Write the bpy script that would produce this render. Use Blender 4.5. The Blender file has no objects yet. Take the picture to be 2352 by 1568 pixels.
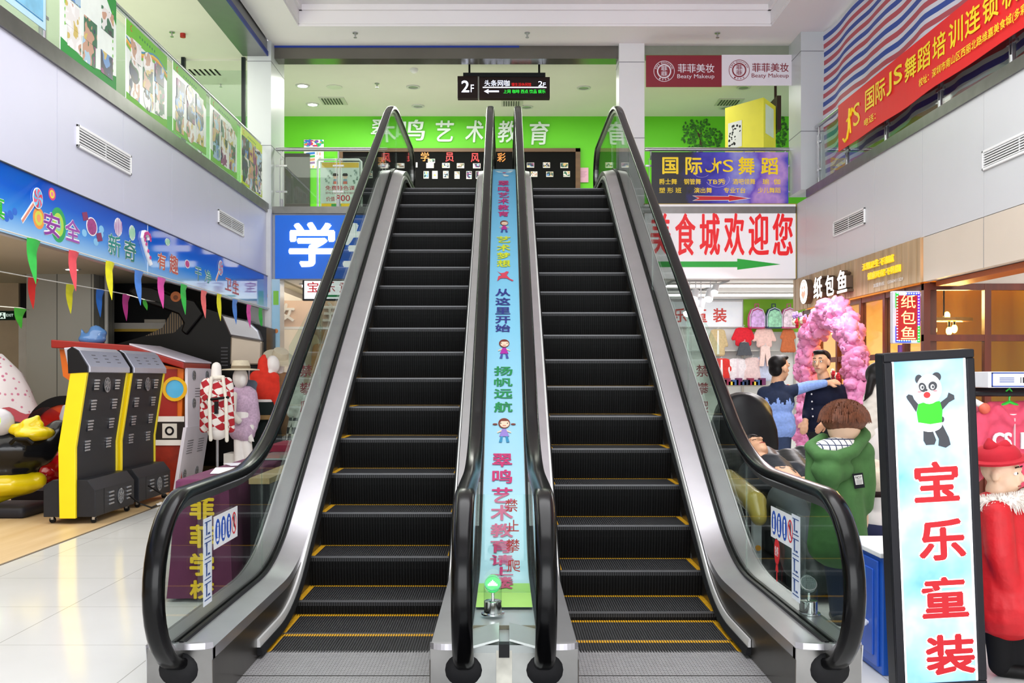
import bpy, bmesh, math, random
from mathutils import Vector as V, Matrix as MX, Euler
SC = bpy.context.scene
COL = SC.collection
R = math.radians
rnd = random.Random(7)

# ---------------------------------------------------------------- camera, world, light, exposure
F = 2335.0; CX = 1158.0; HY = 868.0; H = 1.26      # focal length in pixels of the 2352 px wide frame, vanishing point, eye height
cam = bpy.data.cameras.new('camera'); cam.sensor_width = 36; cam.lens = 36 * F / 2352
cam.shift_x = (1176 - CX) / 2352; cam.shift_y = (HY - 784) / 2352; cam.clip_start = .05
co = bpy.data.objects.new('camera', cam); COL.objects.link(co)
co.location = (0, 0, H); co.rotation_euler = (R(90), 0, 0); SC.camera = co
vs = SC.view_settings
vs.view_transform = 'Standard'; vs.look = 'None'; vs.gamma = 1; vs.use_curve_mapping = False; vs.exposure = .55
SC.cycles.max_bounces = 8; SC.cycles.transparent_max_bounces = 24; SC.cycles.glossy_bounces = 3; SC.cycles.diffuse_bounces = 3
W = bpy.data.worlds.new('world'); SC.world = W; W.use_nodes = True
bg = W.node_tree.nodes['Background']; bg.inputs[0].default_value = (.93, .96, 1, 1); bg.inputs[1].default_value = .8

def area(name, loc, rot, sx, sy, power, color=(1, 1, 1)):
    l = bpy.data.lights.new(name, 'AREA'); l.shape = 'RECTANGLE'; l.size = sx; l.size_y = sy; l.energy = power; l.color = color
    o = bpy.data.objects.new(name, l); COL.objects.link(o); o.location = loc; o.rotation_euler = rot
    return o
area('atrium_overhead_fill', (.4, 4.5, 5.86), (0, 0, 0), 4.2, 6.5, 270, (.97, .98, 1))  # soft stand-in for the atrium's overhead lighting; no fitting is seen in the recess
area('front_fill', (.4, -4.6, 2.4), (R(96), 0, 0), 7, 4.4, 360, (.97, .98, 1))  # added fill from behind the camera, lifts the ceiling; no doorway is built there
area('gallery_light', (-5.2, 9, 5.6), (0, 0, 0), 3, 8, 190, (1, 1, .9))
area('landing_light', (-1.6, 15.4, 5.6), (0, 0, 0), 2.4, 1.4, 85, (1, 1, .93))
area('landing_light', (1.6, 15.4, 5.6), (0, 0, 0), 3, 1.4, 32, (1, 1, .93))
area('arcade_light', (-4.9, 8, 2.57), (0, 0, 0), 2.6, 6, 80, (1, .97, .9))
area('clothes_shop_light', (3.6, 15.6, 2.55), (0, 0, 0), 4.2, 2.6, 40, (1, .99, .97))
area('ladies_shop_light', (-2.2, 15.5, 2.55), (0, 0, 0), 2.4, 2.2, 15, (1, .84, .6))
area('kiosk_light', (5.4, 11.4, 2.5), (0, 0, 0), 2, 2, 130, (1, .58, .16))
area('arch_fill', (3.3, 11.3, 2.5), (0, R(25), 0), .5, 3.2, 38, (1, .95, .95))  # added fill to brighten the pink arch and the men; no fitting hangs here
area('right_aisle_light', (5.2, 6.2, 2.85), (0, 0, 0), 2.4, 4.5, 95, (1, .98, .95))

def P(x, y, Y): return V(((x - CX) * Y / F, Y, H - (y - HY) * Y / F))   # the place at depth Y seen at x, y
def pX(x, Y): return (x - CX) * Y / F
def pZ(y, Y): return H - (y - HY) * Y / F
def pY(x, X): return X * F / (x - CX)                                     # depth on a side wall at X

# ---------------------------------------------------------------- materials
def lin(h):
    if not isinstance(h, str): return (h[0], h[1], h[2], 1)
    c = [int(h[i:i + 2], 16) / 255 for i in (0, 2, 4)]
    return tuple([x / 12.92 if x <= .04045 else ((x + .055) / 1.055) ** 2.4 for x in c] + [1])
_M = {}
def mat(c, r=.5, m=0., e=0., var=.05, sc=6., bump=0., ec=None, name=None, coat=0.):
    k = (c, r, m, e, var, sc, bump, ec, coat)
    if k in _M: return _M[k]
    M = bpy.data.materials.new(name or 'material'); M.use_nodes = True; t = M.node_tree; b = t.nodes['Principled BSDF']
    C = lin(c); b.inputs['Base Color'].default_value = C; b.inputs['Roughness'].default_value = r; b.inputs['Metallic'].default_value = m
    if max(C[:3]) < .035 and not m: b.inputs['Specular IOR Level'].default_value = .22
    if coat: b.inputs['Coat Weight'].default_value = coat
    if e:
        b.inputs['Emission Color'].default_value = lin(ec or c); b.inputs['Emission Strength'].default_value = e
    if var or bump:
        tc = t.nodes.new('ShaderNodeTexCoord'); n = t.nodes.new('ShaderNodeTexNoise'); n.inputs['Scale'].default_value = sc; n.inputs['Detail'].default_value = 3
        t.links.new(tc.outputs['Object'], n.inputs['Vector'])
        if var:
            q = t.nodes.new('ShaderNodeValToRGB'); q.color_ramp.elements[0].position = .3; q.color_ramp.elements[1].position = .7
            q.color_ramp.elements[0].color = tuple([x * (1 - var) for x in C[:3]] + [1]); q.color_ramp.elements[1].color = tuple([min(1, x * (1 + var)) for x in C[:3]] + [1])
            t.links.new(n.outputs['Fac'], q.inputs['Fac']); t.links.new(q.outputs['Color'], b.inputs['Base Color'])
        if bump:
            u = t.nodes.new('ShaderNodeBump'); u.inputs['Strength'].default_value = bump; u.inputs['Distance'].default_value = .01
            t.links.new(n.outputs['Fac'], u.inputs['Height']); t.links.new(u.outputs['Normal'], b.inputs['Normal'])
    _M[k] = M
    return M
def photo_mat(seed, sc=9.):
    """a small colour print: patches of unrelated colours"""
    q = random.Random(seed); M = pmat('photo_print', .35); t, L, b = nodes(M); tc = t.new('ShaderNodeTexCoord'); n = t.new('ShaderNodeTexNoise'); n.noise_dimensions = '4D'; n.inputs['W'].default_value = seed * 3.7; n.inputs['Scale'].default_value = sc; n.inputs['Detail'].default_value = 2
    pal = ['1c2c50', 'e8e4e0', '5f90c8', 'c89a80', '2f6a48', 'f4f0ee', '8a3a70', '303038', 'd0b860', 'a8c8dc']; q.shuffle(pal)
    L.new(tc.outputs['Object'], n.inputs['Vector']); r = ramp(t, [(.3 + .07 * i, c) for i, c in enumerate(pal[:6])], 'CONSTANT'); L.new(n.outputs['Fac'], r.inputs[0]); L.new(r.outputs[0], b.inputs['Base Color']); return M
_PH = {}
def ph(i, sc=9.):
    i = i % 9
    if (i, sc) not in _PH: _PH[(i, sc)] = photo_mat(i, sc)
    return _PH[(i, sc)]
def nodes(M): return M.node_tree.nodes, M.node_tree.links, M.node_tree.nodes['Principled BSDF']
def pmat(name, r=.5, m=0.):
    M = bpy.data.materials.new(name); M.use_nodes = True; b = M.node_tree.nodes['Principled BSDF']
    b.inputs['Roughness'].default_value = r; b.inputs['Metallic'].default_value = m
    return M
def ramp(t, stops, interp='LINEAR'):
    q = t.new('ShaderNodeValToRGB'); q.color_ramp.interpolation = interp; el = q.color_ramp.elements
    while len(el) < len(stops): el.new(.5)
    for e, (p, c) in zip(el, stops): e.position = p; e.color = lin(c)
    return q
def stripes(name, axis, period, stops, r=.5, m=0., interp='CONSTANT', coord='Object', e=0.):
    """repeating bands along one object axis"""
    M = pmat(name, r, m); t, L, b = nodes(M)
    tc = t.new('ShaderNodeTexCoord'); s = t.new('ShaderNodeSeparateXYZ'); L.new(tc.outputs[coord], s.inputs[0])
    d = t.new('ShaderNodeMath'); d.operation = 'DIVIDE'; d.inputs[1].default_value = period; L.new(s.outputs[axis], d.inputs[0])
    f = t.new('ShaderNodeMath'); f.operation = 'FRACT'; L.new(d.outputs[0], f.inputs[0])
    q = ramp(t, stops, interp); L.new(f.outputs[0], q.inputs[0]); L.new(q.outputs[0], b.inputs['Base Color'])
    if e: L.new(q.outputs[0], b.inputs['Emission Color']); b.inputs['Emission Strength'].default_value = e
    return M
def gradient(name, axis, a, bb, stops, r=.4, e=0., noise=0., nsc=3.):
    """a printed colour gradient along one object axis from a to bb"""
    M = pmat(name, r); t, L, b = nodes(M)
    tc = t.new('ShaderNodeTexCoord'); s = t.new('ShaderNodeSeparateXYZ'); L.new(tc.outputs['Object'], s.inputs[0])
    mr = t.new('ShaderNodeMapRange'); mr.inputs[1].default_value = a; mr.inputs[2].default_value = bb; L.new(s.outputs[axis], mr.inputs[0]); v = mr.outputs[0]
    if noise:
        n = t.new('ShaderNodeTexNoise'); n.inputs['Scale'].default_value = nsc; n.inputs['Detail'].default_value = 5; L.new(tc.outputs['Object'], n.inputs['Vector'])
        k = t.new('ShaderNodeMath'); k.operation = 'MULTIPLY_ADD'; k.inputs[1].default_value = noise; k.inputs[2].default_value = -noise / 2; L.new(n.outputs['Fac'], k.inputs[0])
        z = t.new('ShaderNodeMath'); z.operation = 'ADD'; L.new(v, z.inputs[0]); L.new(k.outputs[0], z.inputs[1]); v = z.outputs[0]
    q = ramp(t, stops); L.new(v, q.inputs[0]); L.new(q.outputs[0], b.inputs['Base Color'])
    if e: L.new(q.outputs[0], b.inputs['Emission Color']); b.inputs['Emission Strength'].default_value = e
    return M
def glass_mat(name, tint, spec=.5, r=.02):
    M = bpy.data.materials.new(name); M.use_nodes = True; t = M.node_tree; t.nodes.clear()
    o = t.nodes.new('ShaderNodeOutputMaterial'); x = t.nodes.new('ShaderNodeMixShader'); a = t.nodes.new('ShaderNodeBsdfTransparent'); g = t.nodes.new('ShaderNodeBsdfGlossy')
    lw = t.nodes.new('ShaderNodeLayerWeight'); lw.inputs[0].default_value = .5; pw = t.nodes.new('ShaderNodeMath'); pw.operation = 'POWER'; pw.inputs[1].default_value = 4.5
    mu = t.nodes.new('ShaderNodeMath'); mu.operation = 'MULTIPLY_ADD'; mu.inputs[1].default_value = spec; mu.inputs[2].default_value = .03
    a.inputs[0].default_value = lin(tint); g.inputs['Roughness'].default_value = r
    L = t.links; L.new(lw.outputs['Facing'], pw.inputs[0]); L.new(pw.outputs[0], mu.inputs[0]); L.new(mu.outputs[0], x.inputs[0]); L.new(a.outputs[0], x.inputs[1]); L.new(g.outputs[0], x.inputs[2]); L.new(x.outputs[0], o.inputs[0])
    return M
GLASS = glass_mat('clear_glass', 'f1f8f5')
GLASSG = glass_mat('green_edge_glass', 'f0f7f3', .8)

# ---------------------------------------------------------------- objects
RM = {}
def tag(o, label=None, cat=None, group=None, kind=None):
    if label: o['label'] = label
    if cat: o['category'] = cat
    if group: o['group'] = group
    if kind: o['kind'] = kind
    return o
def thing(name, label, cat, loc=(0, 0, 0), rot=(0, 0, 0), group=None):
    o = bpy.data.objects.new(name, None); COL.objects.link(o); o.empty_display_size = .1
    o.location = loc; o.rotation_euler = rot; RM[o.name] = MX.Translation(V(loc)) @ Euler(rot).to_matrix().to_4x4()
    return tag(o, label, cat, group)
FRONT = MX(((1, 0, 0, 0), (0, 0, -1, 0), (0, 1, 0, 0), (0, 0, 0, 1)))      # local x right, y up, z to the viewer (-Y)
def fr_front(Y): return MX.Translation((0, Y, 0)) @ FRONT                  # local x = world X, local y = world Z
def fr_left(X): return MX(((0, 0, 1, X), (1, 0, 0, 0), (0, 1, 0, 0), (0, 0, 0, 1)))    # faces +X, local x = world Y
def fr_right(X): return MX(((0, 0, -1, X), (-1, 0, 0, 0), (0, 1, 0, 0), (0, 0, 0, 1)))  # faces -X, local x = -world Y

class B:
    """collects shapes; obj() links them as ONE mesh"""
    def __init__(s, T=None): s.v = []; s.f = []; s.m = []; s.T = T; s.mats = []
    def mi(s, m):
        if m is None: m = s.mats[-1] if s.mats else mat('cccccc')
        if m not in s.mats: s.mats.append(m)
        return s.mats.index(m)
    def add(s, vs_, fs, m=None, T=None):
        n = len(s.v); i = s.mi(m); X = s.T
        if T is not None: X = (s.T @ T) if s.T is not None else T
        for p in vs_: s.v.append(tuple(X @ V(p)) if X is not None else tuple(p))
        for f in fs: s.f.append([n + k for k in f]); s.m.append(i)
        return s
    def box(s, a, b, m=None, T=None):
        x0, y0, z0 = [min(p, q) for p, q in zip(a, b)]; x1, y1, z1 = [max(p, q) for p, q in zip(a, b)]
        return s.add([(x0, y0, z0), (x1, y0, z0), (x1, y1, z0), (x0, y1, z0), (x0, y0, z1), (x1, y0, z1), (x1, y1, z1), (x0, y1, z1)],
                     [(3, 2, 1, 0), (4, 5, 6, 7), (0, 1, 5, 4), (1, 2, 6, 5), (2, 3, 7, 6), (3, 0, 4, 7)], m, T)
    def poly(s, pts, z0, z1, m=None, T=None):
        """a flat outline in local x, y with thickness z0..z1"""
        n = len(pts); ar = sum(pts[i][0] * pts[(i + 1) % n][1] - pts[(i + 1) % n][0] * pts[i][1] for i in range(n))
        if ar < 0: pts = pts[::-1]
        v = [(x, y, z0) for x, y in pts] + [(x, y, z1) for x, y in pts]
        return s.add(v, [list(range(n))[::-1], list(range(n, 2 * n))] + [(i, (i + 1) % n, n + (i + 1) % n, n + i) for i in range(n)], m, T)
    def disc(s, x, y, rx, z0, z1, m=None, ry=None, n=20, a=0., T=None):
        ry = ry or rx; c, d = math.cos(a), math.sin(a); P_ = []
        for i in range(n):
            u, w = rx * math.cos(2 * math.pi * i / n), ry * math.sin(2 * math.pi * i / n); P_.append((x + u * c - w * d, y + u * d + w * c))
        return s.poly(P_, z0, z1, m, T)
    def ring(s, x, y, r0, r1, z0, z1, m=None, n=24, a0=0., a1=360., T=None, k=1.):
        """flat ring or arc; k squeezes x"""
        full = abs(a1 - a0) >= 359.9; N = n if full else n + 1
        A = [R(a0 + (a1 - a0) * i / n) for i in range(N)]
        v = [(x + k * q * math.cos(t), y + q * math.sin(t), z) for z in (z0, z1) for q in (r0, r1) for t in A]
        f = []
        for i in range(n):
            j = (i + 1) % N
            f += [(2 * N + i, 3 * N + i, 3 * N + j, 2 * N + j), (i, j, N + j, N + i), (N + i, N + j, 3 * N + j, 3 * N + i), (j, i, 2 * N + i, 2 * N + j)]
        return s.add(v, f, m, T)
    def cyl(s, p, q, r, m=None, r2=None, n=12, T=None):
        p, q = V(p), V(q); r2 = r if r2 is None else r2; d = (q - p).normalized(); u = d.orthogonal().normalized(); w = d.cross(u)
        v = [tuple(c + rr * (u * math.cos(2 * math.pi * i / n) + w * math.sin(2 * math.pi * i / n))) for c, rr in ((p, r), (q, r2)) for i in range(n)]
        return s.add(v, [list(range(n))[::-1], list(range(n, 2 * n))] + [(i, (i + 1) % n, n + (i + 1) % n, n + i) for i in range(n)], m, T)
    def sph(s, c, r, m=None, n=12, k=8, T=None, rot=None):
        r = (r, r, r) if not hasattr(r, '__len__') else r; c = V(c); Q = Euler(rot).to_matrix() if rot else None
        v = []
        for j in range(k + 1):
            t = math.pi * j / k
            for i in range(n):
                a = 2 * math.pi * i / n; p = V((r[0] * math.sin(t) * math.cos(a), r[1] * math.sin(t) * math.sin(a), r[2] * math.cos(t)))
                v.append(tuple(c + (Q @ p if Q else p)))
        return s.add(v, [(j * n + i, (j + 1) * n + i, (j + 1) * n + (i + 1) % n, j * n + (i + 1) % n) for j in range(k) for i in range(n)], m, T)
    def lathe(s, prof, m=None, n=20, T=None, c=(0, 0)):
        """profile of (r, z) turned about a vertical axis through c"""
        v = [(c[0] + r * math.cos(2 * math.pi * i / n), c[1] + r * math.sin(2 * math.pi * i / n), z) for r, z in prof for i in range(n)]
        k = len(prof)
        f = [(j * n + i, j * n + (i + 1) % n, (j + 1) * n + (i + 1) % n, (j + 1) * n + i) for j in range(k - 1) for i in range(n)]
        f += [list(range(n))[::-1], list(range((k - 1) * n, k * n))]
        return s.add(v, f, m, T)
    def tube(s, path, r, m=None, n=8, T=None, closed=False):
        path = [V(p) for p in path]; k = len(path); v = []; u = None
        for i, p in enumerate(path):
            d = (path[(i + 1) % k] - path[i - 1]) if closed else (path[min(i + 1, k - 1)] - path[max(i - 1, 0)])
            d.normalize(); u = d.orthogonal().normalized() if u is None else (u - d * u.dot(d)).normalized(); w = d.cross(u)
            rr = r[i] if hasattr(r, '__len__') else r
            v += [tuple(p + rr * (u * math.cos(2 * math.pi * a / n) + w * math.sin(2 * math.pi * a / n))) for a in range(n)]
        f = [(i * n + a, i * n + (a + 1) % n, ((i + 1) % k) * n + (a + 1) % n, ((i + 1) % k) * n + a) for i in range(k if closed else k - 1) for a in range(n)]
        if not closed: f += [list(range(n))[::-1], list(range((k - 1) * n, k * n))]
        return s.add(v, f, m, T)
    def sweep(s, sec, path, X=0., m=None):
        """a closed section of (x, n) swept along a path of (Y, z) in the plane x = X"""
        k = len(path); n = len(sec); v = []
        for i, (y, z) in enumerate(path):
            a, b = path[max(i - 1, 0)], path[min(i + 1, k - 1)]; dy, dz = b[0] - a[0], b[1] - a[1]; L = math.hypot(dy, dz) or 1
            ny, nz = -dz / L, dy / L
            v += [(X + q, y + ny * h, z + nz * h) for q, h in sec]
        f = [(i * n + a, i * n + (a + 1) % n, (i + 1) * n + (a + 1) % n, (i + 1) * n + a) for i in range(k - 1) for a in range(n)]
        f += [list(range(n))[::-1], list(range((k - 1) * n, k * n))]
        return s.add(v, f, m)
    def side(s, pts, x0, x1, m=None):
        """an outline of (Y, z) with thickness x0..x1"""
        n = len(pts); v = [(x0, y, z) for y, z in pts] + [(x1, y, z) for y, z in pts]
        return s.add(v, [list(range(n)), list(range(n, 2 * n))[::-1]] + [(i, n + i, n + (i + 1) % n, (i + 1) % n) for i in range(n)], m)
    def mesh(s, me, m=None, T=None):
        return s.add([tuple(q.co) for q in me.vertices], [tuple(p.vertices) for p in me.polygons], m, T)
    def obj(s, name, parent=None, local=False, smooth=False, bevel=0., label=None, cat=None, group=None, kind=None, fixn=True):
        me = bpy.data.meshes.new(name); me.from_pydata(s.v, [], s.f)
        for x in s.mats: me.materials.append(x)
        me.polygons.foreach_set('material_index', s.m)
        if parent is not None and not local: me.transform(RM[parent.name].inverted())
        bm = bmesh.new(); bm.from_mesh(me)
        if fixn: bmesh.ops.recalc_face_normals(bm, faces=bm.faces)
        if smooth:
            for f in bm.faces: f.smooth = True
            for e in bm.edges:
                if smooth != 'all' and len(e.link_faces) == 2 and e.calc_face_angle(0) > R(42): e.smooth = False
        bm.to_mesh(me); bm.free()
        o = bpy.data.objects.new(name, me); COL.objects.link(o)
        if bevel:
            b = o.modifiers.new('bevel', 'BEVEL'); b.width = bevel; b.segments = 2; b.limit_method = 'ANGLE'; b.angle_limit = R(50)
        if parent is not None:
            o.parent = parent; RM[o.name] = RM[parent.name]
        else: RM[o.name] = MX.Identity(4)
        return tag(o, label, cat, group, kind)
    def top(s, name, label, cat, group=None, origin=None, **k):
        """a thing that is one mesh; its origin is put at the base of its bounds"""
        o = s.obj(name, **k); me = o.data
        xs = [[c[i] for c in s.v] for i in range(3)]
        c = V(origin) if origin else V(((min(xs[0]) + max(xs[0])) / 2, (min(xs[1]) + max(xs[1])) / 2, min(xs[2])))
        me.transform(MX.Translation(-c)); o.location = c; RM[o.name] = MX.Translation(c)
        return tag(o, label, cat, group)
def struct(name, b, **k): return b.obj(name, kind='structure', **k)
def dup(root, loc, rot=None, label=None, group=None):
    r = root.copy(); COL.objects.link(r); r.location = loc
    if rot is not None: r.rotation_euler = rot
    if label: r['label'] = label
    if group: r['group'] = group
    for ch in list(root.children):
        c = ch.copy(); COL.objects.link(c); c.parent = r
        for g in list(ch.children):
            d = g.copy(); COL.objects.link(d); d.parent = c
    return r

# ---------------------------------------------------------------- lettering and soft bodies, made in a scratch scene
TS = bpy.data.scenes.new('scratch')
def evaluated(o):
    with bpy.context.temp_override(scene=TS, view_layer=TS.view_layers[0]):
        dg = bpy.context.evaluated_depsgraph_get(); dg.update(); me = bpy.data.meshes.new_from_object(o.evaluated_get(dg))
    return me
_T = {}
def glyphs(s, bold):
    if (s, bold) in _T: return _T[(s, bold)]
    cu = bpy.data.curves.new('t', 'FONT'); cu.body = s; cu.offset = bold; cu.resolution_u = 3; cu.fill_mode = 'FRONT'
    o = bpy.data.objects.new('t', cu); TS.collection.objects.link(o); me = evaluated(o); TS.collection.objects.unlink(o)
    v = [(p.co.x, p.co.y) for p in me.vertices]; f = [tuple(q.vertices) for q in me.polygons]; bpy.data.meshes.remove(me)
    xs = [p[0] for p in v]; ys = [p[1] for p in v]
    _T[(s, bold)] = (v, f, min(xs), max(xs), min(ys), max(ys)); return _T[(s, bold)]
def text(b, s, x0, y0, x1, y1, z, m, bold=0., depth=.003, pad=0., T=None, rot=0., slant=0.):
    """lettering fitted into the box x0..x1, y0..y1 of the builder's frame, standing depth proud of z; bold strokes are widened"""
    v, f, a, c, d, e = glyphs(s, 0.); h = bold * (y1 - y0) * .75
    x0, x1, y0, y1 = x0 + h * .6, x1 - h * .6, y0 + h * .6, y1 - h * .6
    sx = (x1 - x0) / (c - a); sy = (y1 - y0) / (e - d)
    base = [((p[0] - a) * sx + x0 + slant * ((p[1] - d) * sy), (p[1] - d) * sy + y0) for p in v]
    if rot:
        mx, my = (x0 + x1) / 2, (y0 + y1) / 2; k, w = math.cos(rot), math.sin(rot)
        base = [(mx + (x - mx) * k - (y - my) * w, my + (x - mx) * w + (y - my) * k) for x, y in base]
    n = len(base); ed = {}
    for t in f:
        for i in range(len(t)): ed[(t[i], t[(i + 1) % len(t)])] = 1
    side_ = [(j, i, n + i, n + j) for (i, j) in ed if (j, i) not in ed]
    off = [(0, 0)] if h <= 0 else [(h * math.cos(6.2832 * i / 6), h * math.sin(6.2832 * i / 6)) for i in range(6)] if bold < .05 else [(q * math.cos(6.2832 * i / 10), q * math.sin(6.2832 * i / 10)) for q in (h * .55, h) for i in range(10)]
    for i, (ox, oy) in enumerate(off):
        deep = depth > .006 and i % 2 == 0
        q = [(x + ox, y + oy) for x, y in base]; zt = z + depth - i * depth * .004
        if deep: b.add([(x, y, zt) for x, y in q] + [(x, y, z) for x, y in q], [list(t) for t in f] + side_, m, T)
        else: b.add([(x, y, zt) for x, y in q], [list(t) for t in f], m, T)

def blob(name, prims, m, parent=None, voxel=.012, smooth=4, local=False, extra=None, mats=None, pick=None, **k):
    """one continuous skin over tapered limbs ('c', p, q, r1, r2) and ellipsoids ('e', c, radii, rot)"""
    b = B()
    for p in prims:
        if p[0] == 'c':
            a, q, r1, r2 = V(p[1]), V(p[2]), p[3], p[4]
            b.sph(a, r1, None, 12, 8); b.sph(q, r2, None, 12, 8)
            if (q - a).length > 1e-5: b.cyl(a, q, r1, None, r2, 12)
        elif p[0] == 'e': b.sph(p[1], p[2], None, 16, 10, rot=p[3] if len(p) > 3 else None)
        elif p[0] == 'b': b.box(p[1], p[2])
    me = bpy.data.meshes.new('x'); me.from_pydata(b.v, [], b.f)
    bm = bmesh.new(); bm.from_mesh(me); bmesh.ops.remove_doubles(bm, verts=bm.verts, dist=1e-6); bmesh.ops.recalc_face_normals(bm, faces=bm.faces); bm.to_mesh(me); bm.free()
    o = bpy.data.objects.new('x', me); TS.collection.objects.link(o)
    r = o.modifiers.new('r', 'REMESH'); r.mode = 'VOXEL'; r.voxel_size = voxel; r.use_smooth_shade = True
    if smooth: s = o.modifiers.new('s', 'SMOOTH'); s.factor = .5; s.iterations = smooth
    out = evaluated(o); TS.collection.objects.unlink(o)
    c = B(); c.mats = list(mats or [m]); c.v = [tuple(p.co) for p in out.vertices]; c.f = [tuple(p.vertices) for p in out.polygons]
    c.m = [pick(sum((V(c.v[i]) for i in f), V()) / len(f)) for f in c.f] if pick else [0] * len(c.f)
    bpy.data.meshes.remove(out)
    if extra: extra(c)
    o = c.obj(name, parent, local=local, fixn=False, **k)
    for p in o.data.polygons: p.use_smooth = True
    return o

def fillet(pts, rad, n=10):
    """a polyline of 2D points with its corners rounded"""
    out = [pts[0]]
    for i in range(1, len(pts) - 1):
        p, a, b = V(pts[i]), V(pts[i - 1]), V(pts[i + 1]); u = (a - p).normalized(); w = (b - p).normalized()
        ang = math.acos(max(-1, min(1, u.dot(w)))); t = min(rad / math.tan(ang / 2), (a - p).length * .49, (b - p).length * .49); r = t * math.tan(ang / 2)
        c = p + (u + w).normalized() * (r / math.sin(ang / 2)); s, e = p + u * t - c, p + w * t - c
        th = math.atan2(s.x * e.y - s.y * e.x, s.dot(e))
        for k in range(n + 1):
            q = th * k / n; out.append((c.x + s.x * math.cos(q) - s.y * math.sin(q), c.y + s.x * math.sin(q) + s.y * math.cos(q)))
    out.append(pts[-1]); return out
def zat(path, y):
    for (a, za), (b, zb) in zip(path, path[1:]):
        if a <= y <= b and b > a: return za + (zb - za) * (y - a) / (b - a)
    return path[0][1] if y < path[0][0] else path[-1][1]

# common finishes
STEEL = mat('b9babd', .28, 1., var=.06, sc=9); STEELD = mat('7d7c7a', .33, 1., var=.1, sc=7); CHROME = mat('d8d8da', .12, 1., var=0)
WHITE = mat('f2f2f2', .5, var=.01); BLACK = mat('0c0c0e', .4); RUBBER = mat('040405', .2, var=.1, sc=40)
PANEL = mat('d3d3e4', .35, var=.012, sc=2); DARK = mat('25262a', .45); PANELR = mat('d6d6d9', .35, var=.012, sc=2); JOINT = mat('77797f', .6)
RED = mat('d6101c', .45); YEL = mat('f5d90a', .4)
def K(c, r=.5, e=0., **k): return mat(c, r, 0., e, .04, **k)
# ================================================================ the building
def tile_mat(name, c, j, size, w=.006, r=.12):
    M = pmat(name, r); t, L, b = nodes(M); tc = t.new('ShaderNodeTexCoord')
    k = t.new('ShaderNodeTexBrick'); k.offset = 0; k.inputs['Scale'].default_value = 1; k.inputs['Brick Width'].default_value = size; k.inputs['Row Height'].default_value = size
    k.inputs['Mortar Size'].default_value = w / 2; k.inputs['Color1'].default_value = lin(c); k.inputs['Color2'].default_value = lin(c); k.inputs['Mortar'].default_value = lin(j)
    n = t.new('ShaderNodeTexNoise'); n.inputs['Scale'].default_value = 1.2; n.inputs['Detail'].default_value = 4; L.new(tc.outputs['Object'], n.inputs['Vector'])
    x = t.new('ShaderNodeMix'); x.data_type = 'RGBA'; x.blend_type = 'MULTIPLY'; q = ramp(t, [(.3, (.93, .93, .92)), (.7, (1, 1, 1))])
    L.new(tc.outputs['Object'], k.inputs['Vector']); L.new(n.outputs['Fac'], q.inputs[0]); x.inputs[0].default_value = 1; L.new(k.outputs['Color'], x.inputs[6]); L.new(q.outputs[0], x.inputs[7])
    L.new(x.outputs[2], b.inputs['Base Color']); return M
def wood_mat(name, a, bb, axis=1, sc=2., r=.45, plank=0.):
    M = pmat(name, r); t, L, b = nodes(M); tc = t.new('ShaderNodeTexCoord'); mp = t.new('ShaderNodeMapping')
    s = [14., 14., 14.]; s[axis] = .9; mp.inputs['Scale'].default_value = [q * sc for q in s]
    n = t.new('ShaderNodeTexNoise'); n.inputs['Scale'].default_value = 1; n.inputs['Detail'].default_value = 5
    L.new(tc.outputs['Object'], mp.inputs[0]); L.new(mp.outputs[0], n.inputs['Vector']); q = ramp(t, [(.3, a), (.7, bb)]); L.new(n.outputs['Fac'], q.inputs[0]); L.new(q.outputs[0], b.inputs['Base Color'])
    return M
M_TILE = tile_mat('polished_floor_tile', 'e4e4e2', 'b9b8b4', .8)
M_WOODF = wood_mat('light_wood_floor', 'c9a877', 'dcc096', 1, .5, .4)
M_WALLT = tile_mat('grey_wall_tile', 'b9bbb4', '6a6c68', .45, .014, .4)
M_GREEN = mat('62cc12', .55, var=.04, sc=1.5)
M_CEIL = mat('f6f2f5', .85, var=.015, sc=1); M_CEILW = mat('dfe0d2', .85, var=.02, sc=1.4); M_BACKW = mat('f4f4f2', .6, var=.01)
M_BEIGE = mat('dccdbd', .5, var=.03, sc=1.5); M_BROWN = wood_mat('brown_plank', 'a38560', 'c6a680', 2, .8, .55)
M_DKWOOD = wood_mat('dark_red_wood', '4a1d10', '6b2c18', 2, .6, .4); M_ORWOOD = wood_mat('golden_veneer', 'b06a12', 'd8951e', 2, .3, .45)

b = B(); b.box((-3.4, -5, -.12), (-1.14, 19, 0), M_TILE); b.box((1.14, -5, -.12), (9, 19, 0)); b.box((-1.14, -5, -.12), (1.14, 2.6, 0)); b.box((-1.14, 13.5, -.12), (1.14, 19, 0))
b.box((-1.14, 2.6, -.8), (1.14, 13.5, -.7), mat('3a3a3a', .8)); struct('floor', b)   # with the pit under the escalators
b = B(); b.box((-10, -5, -.12), (-3.402, 19, 0), M_WOODF); struct('floor_arcade', b)
b = B(); b.box((-3.405, 2, 0), (-3.385, 12.4, .004), mat('6d5f4c', .5)); struct('trim_1', b)

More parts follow.
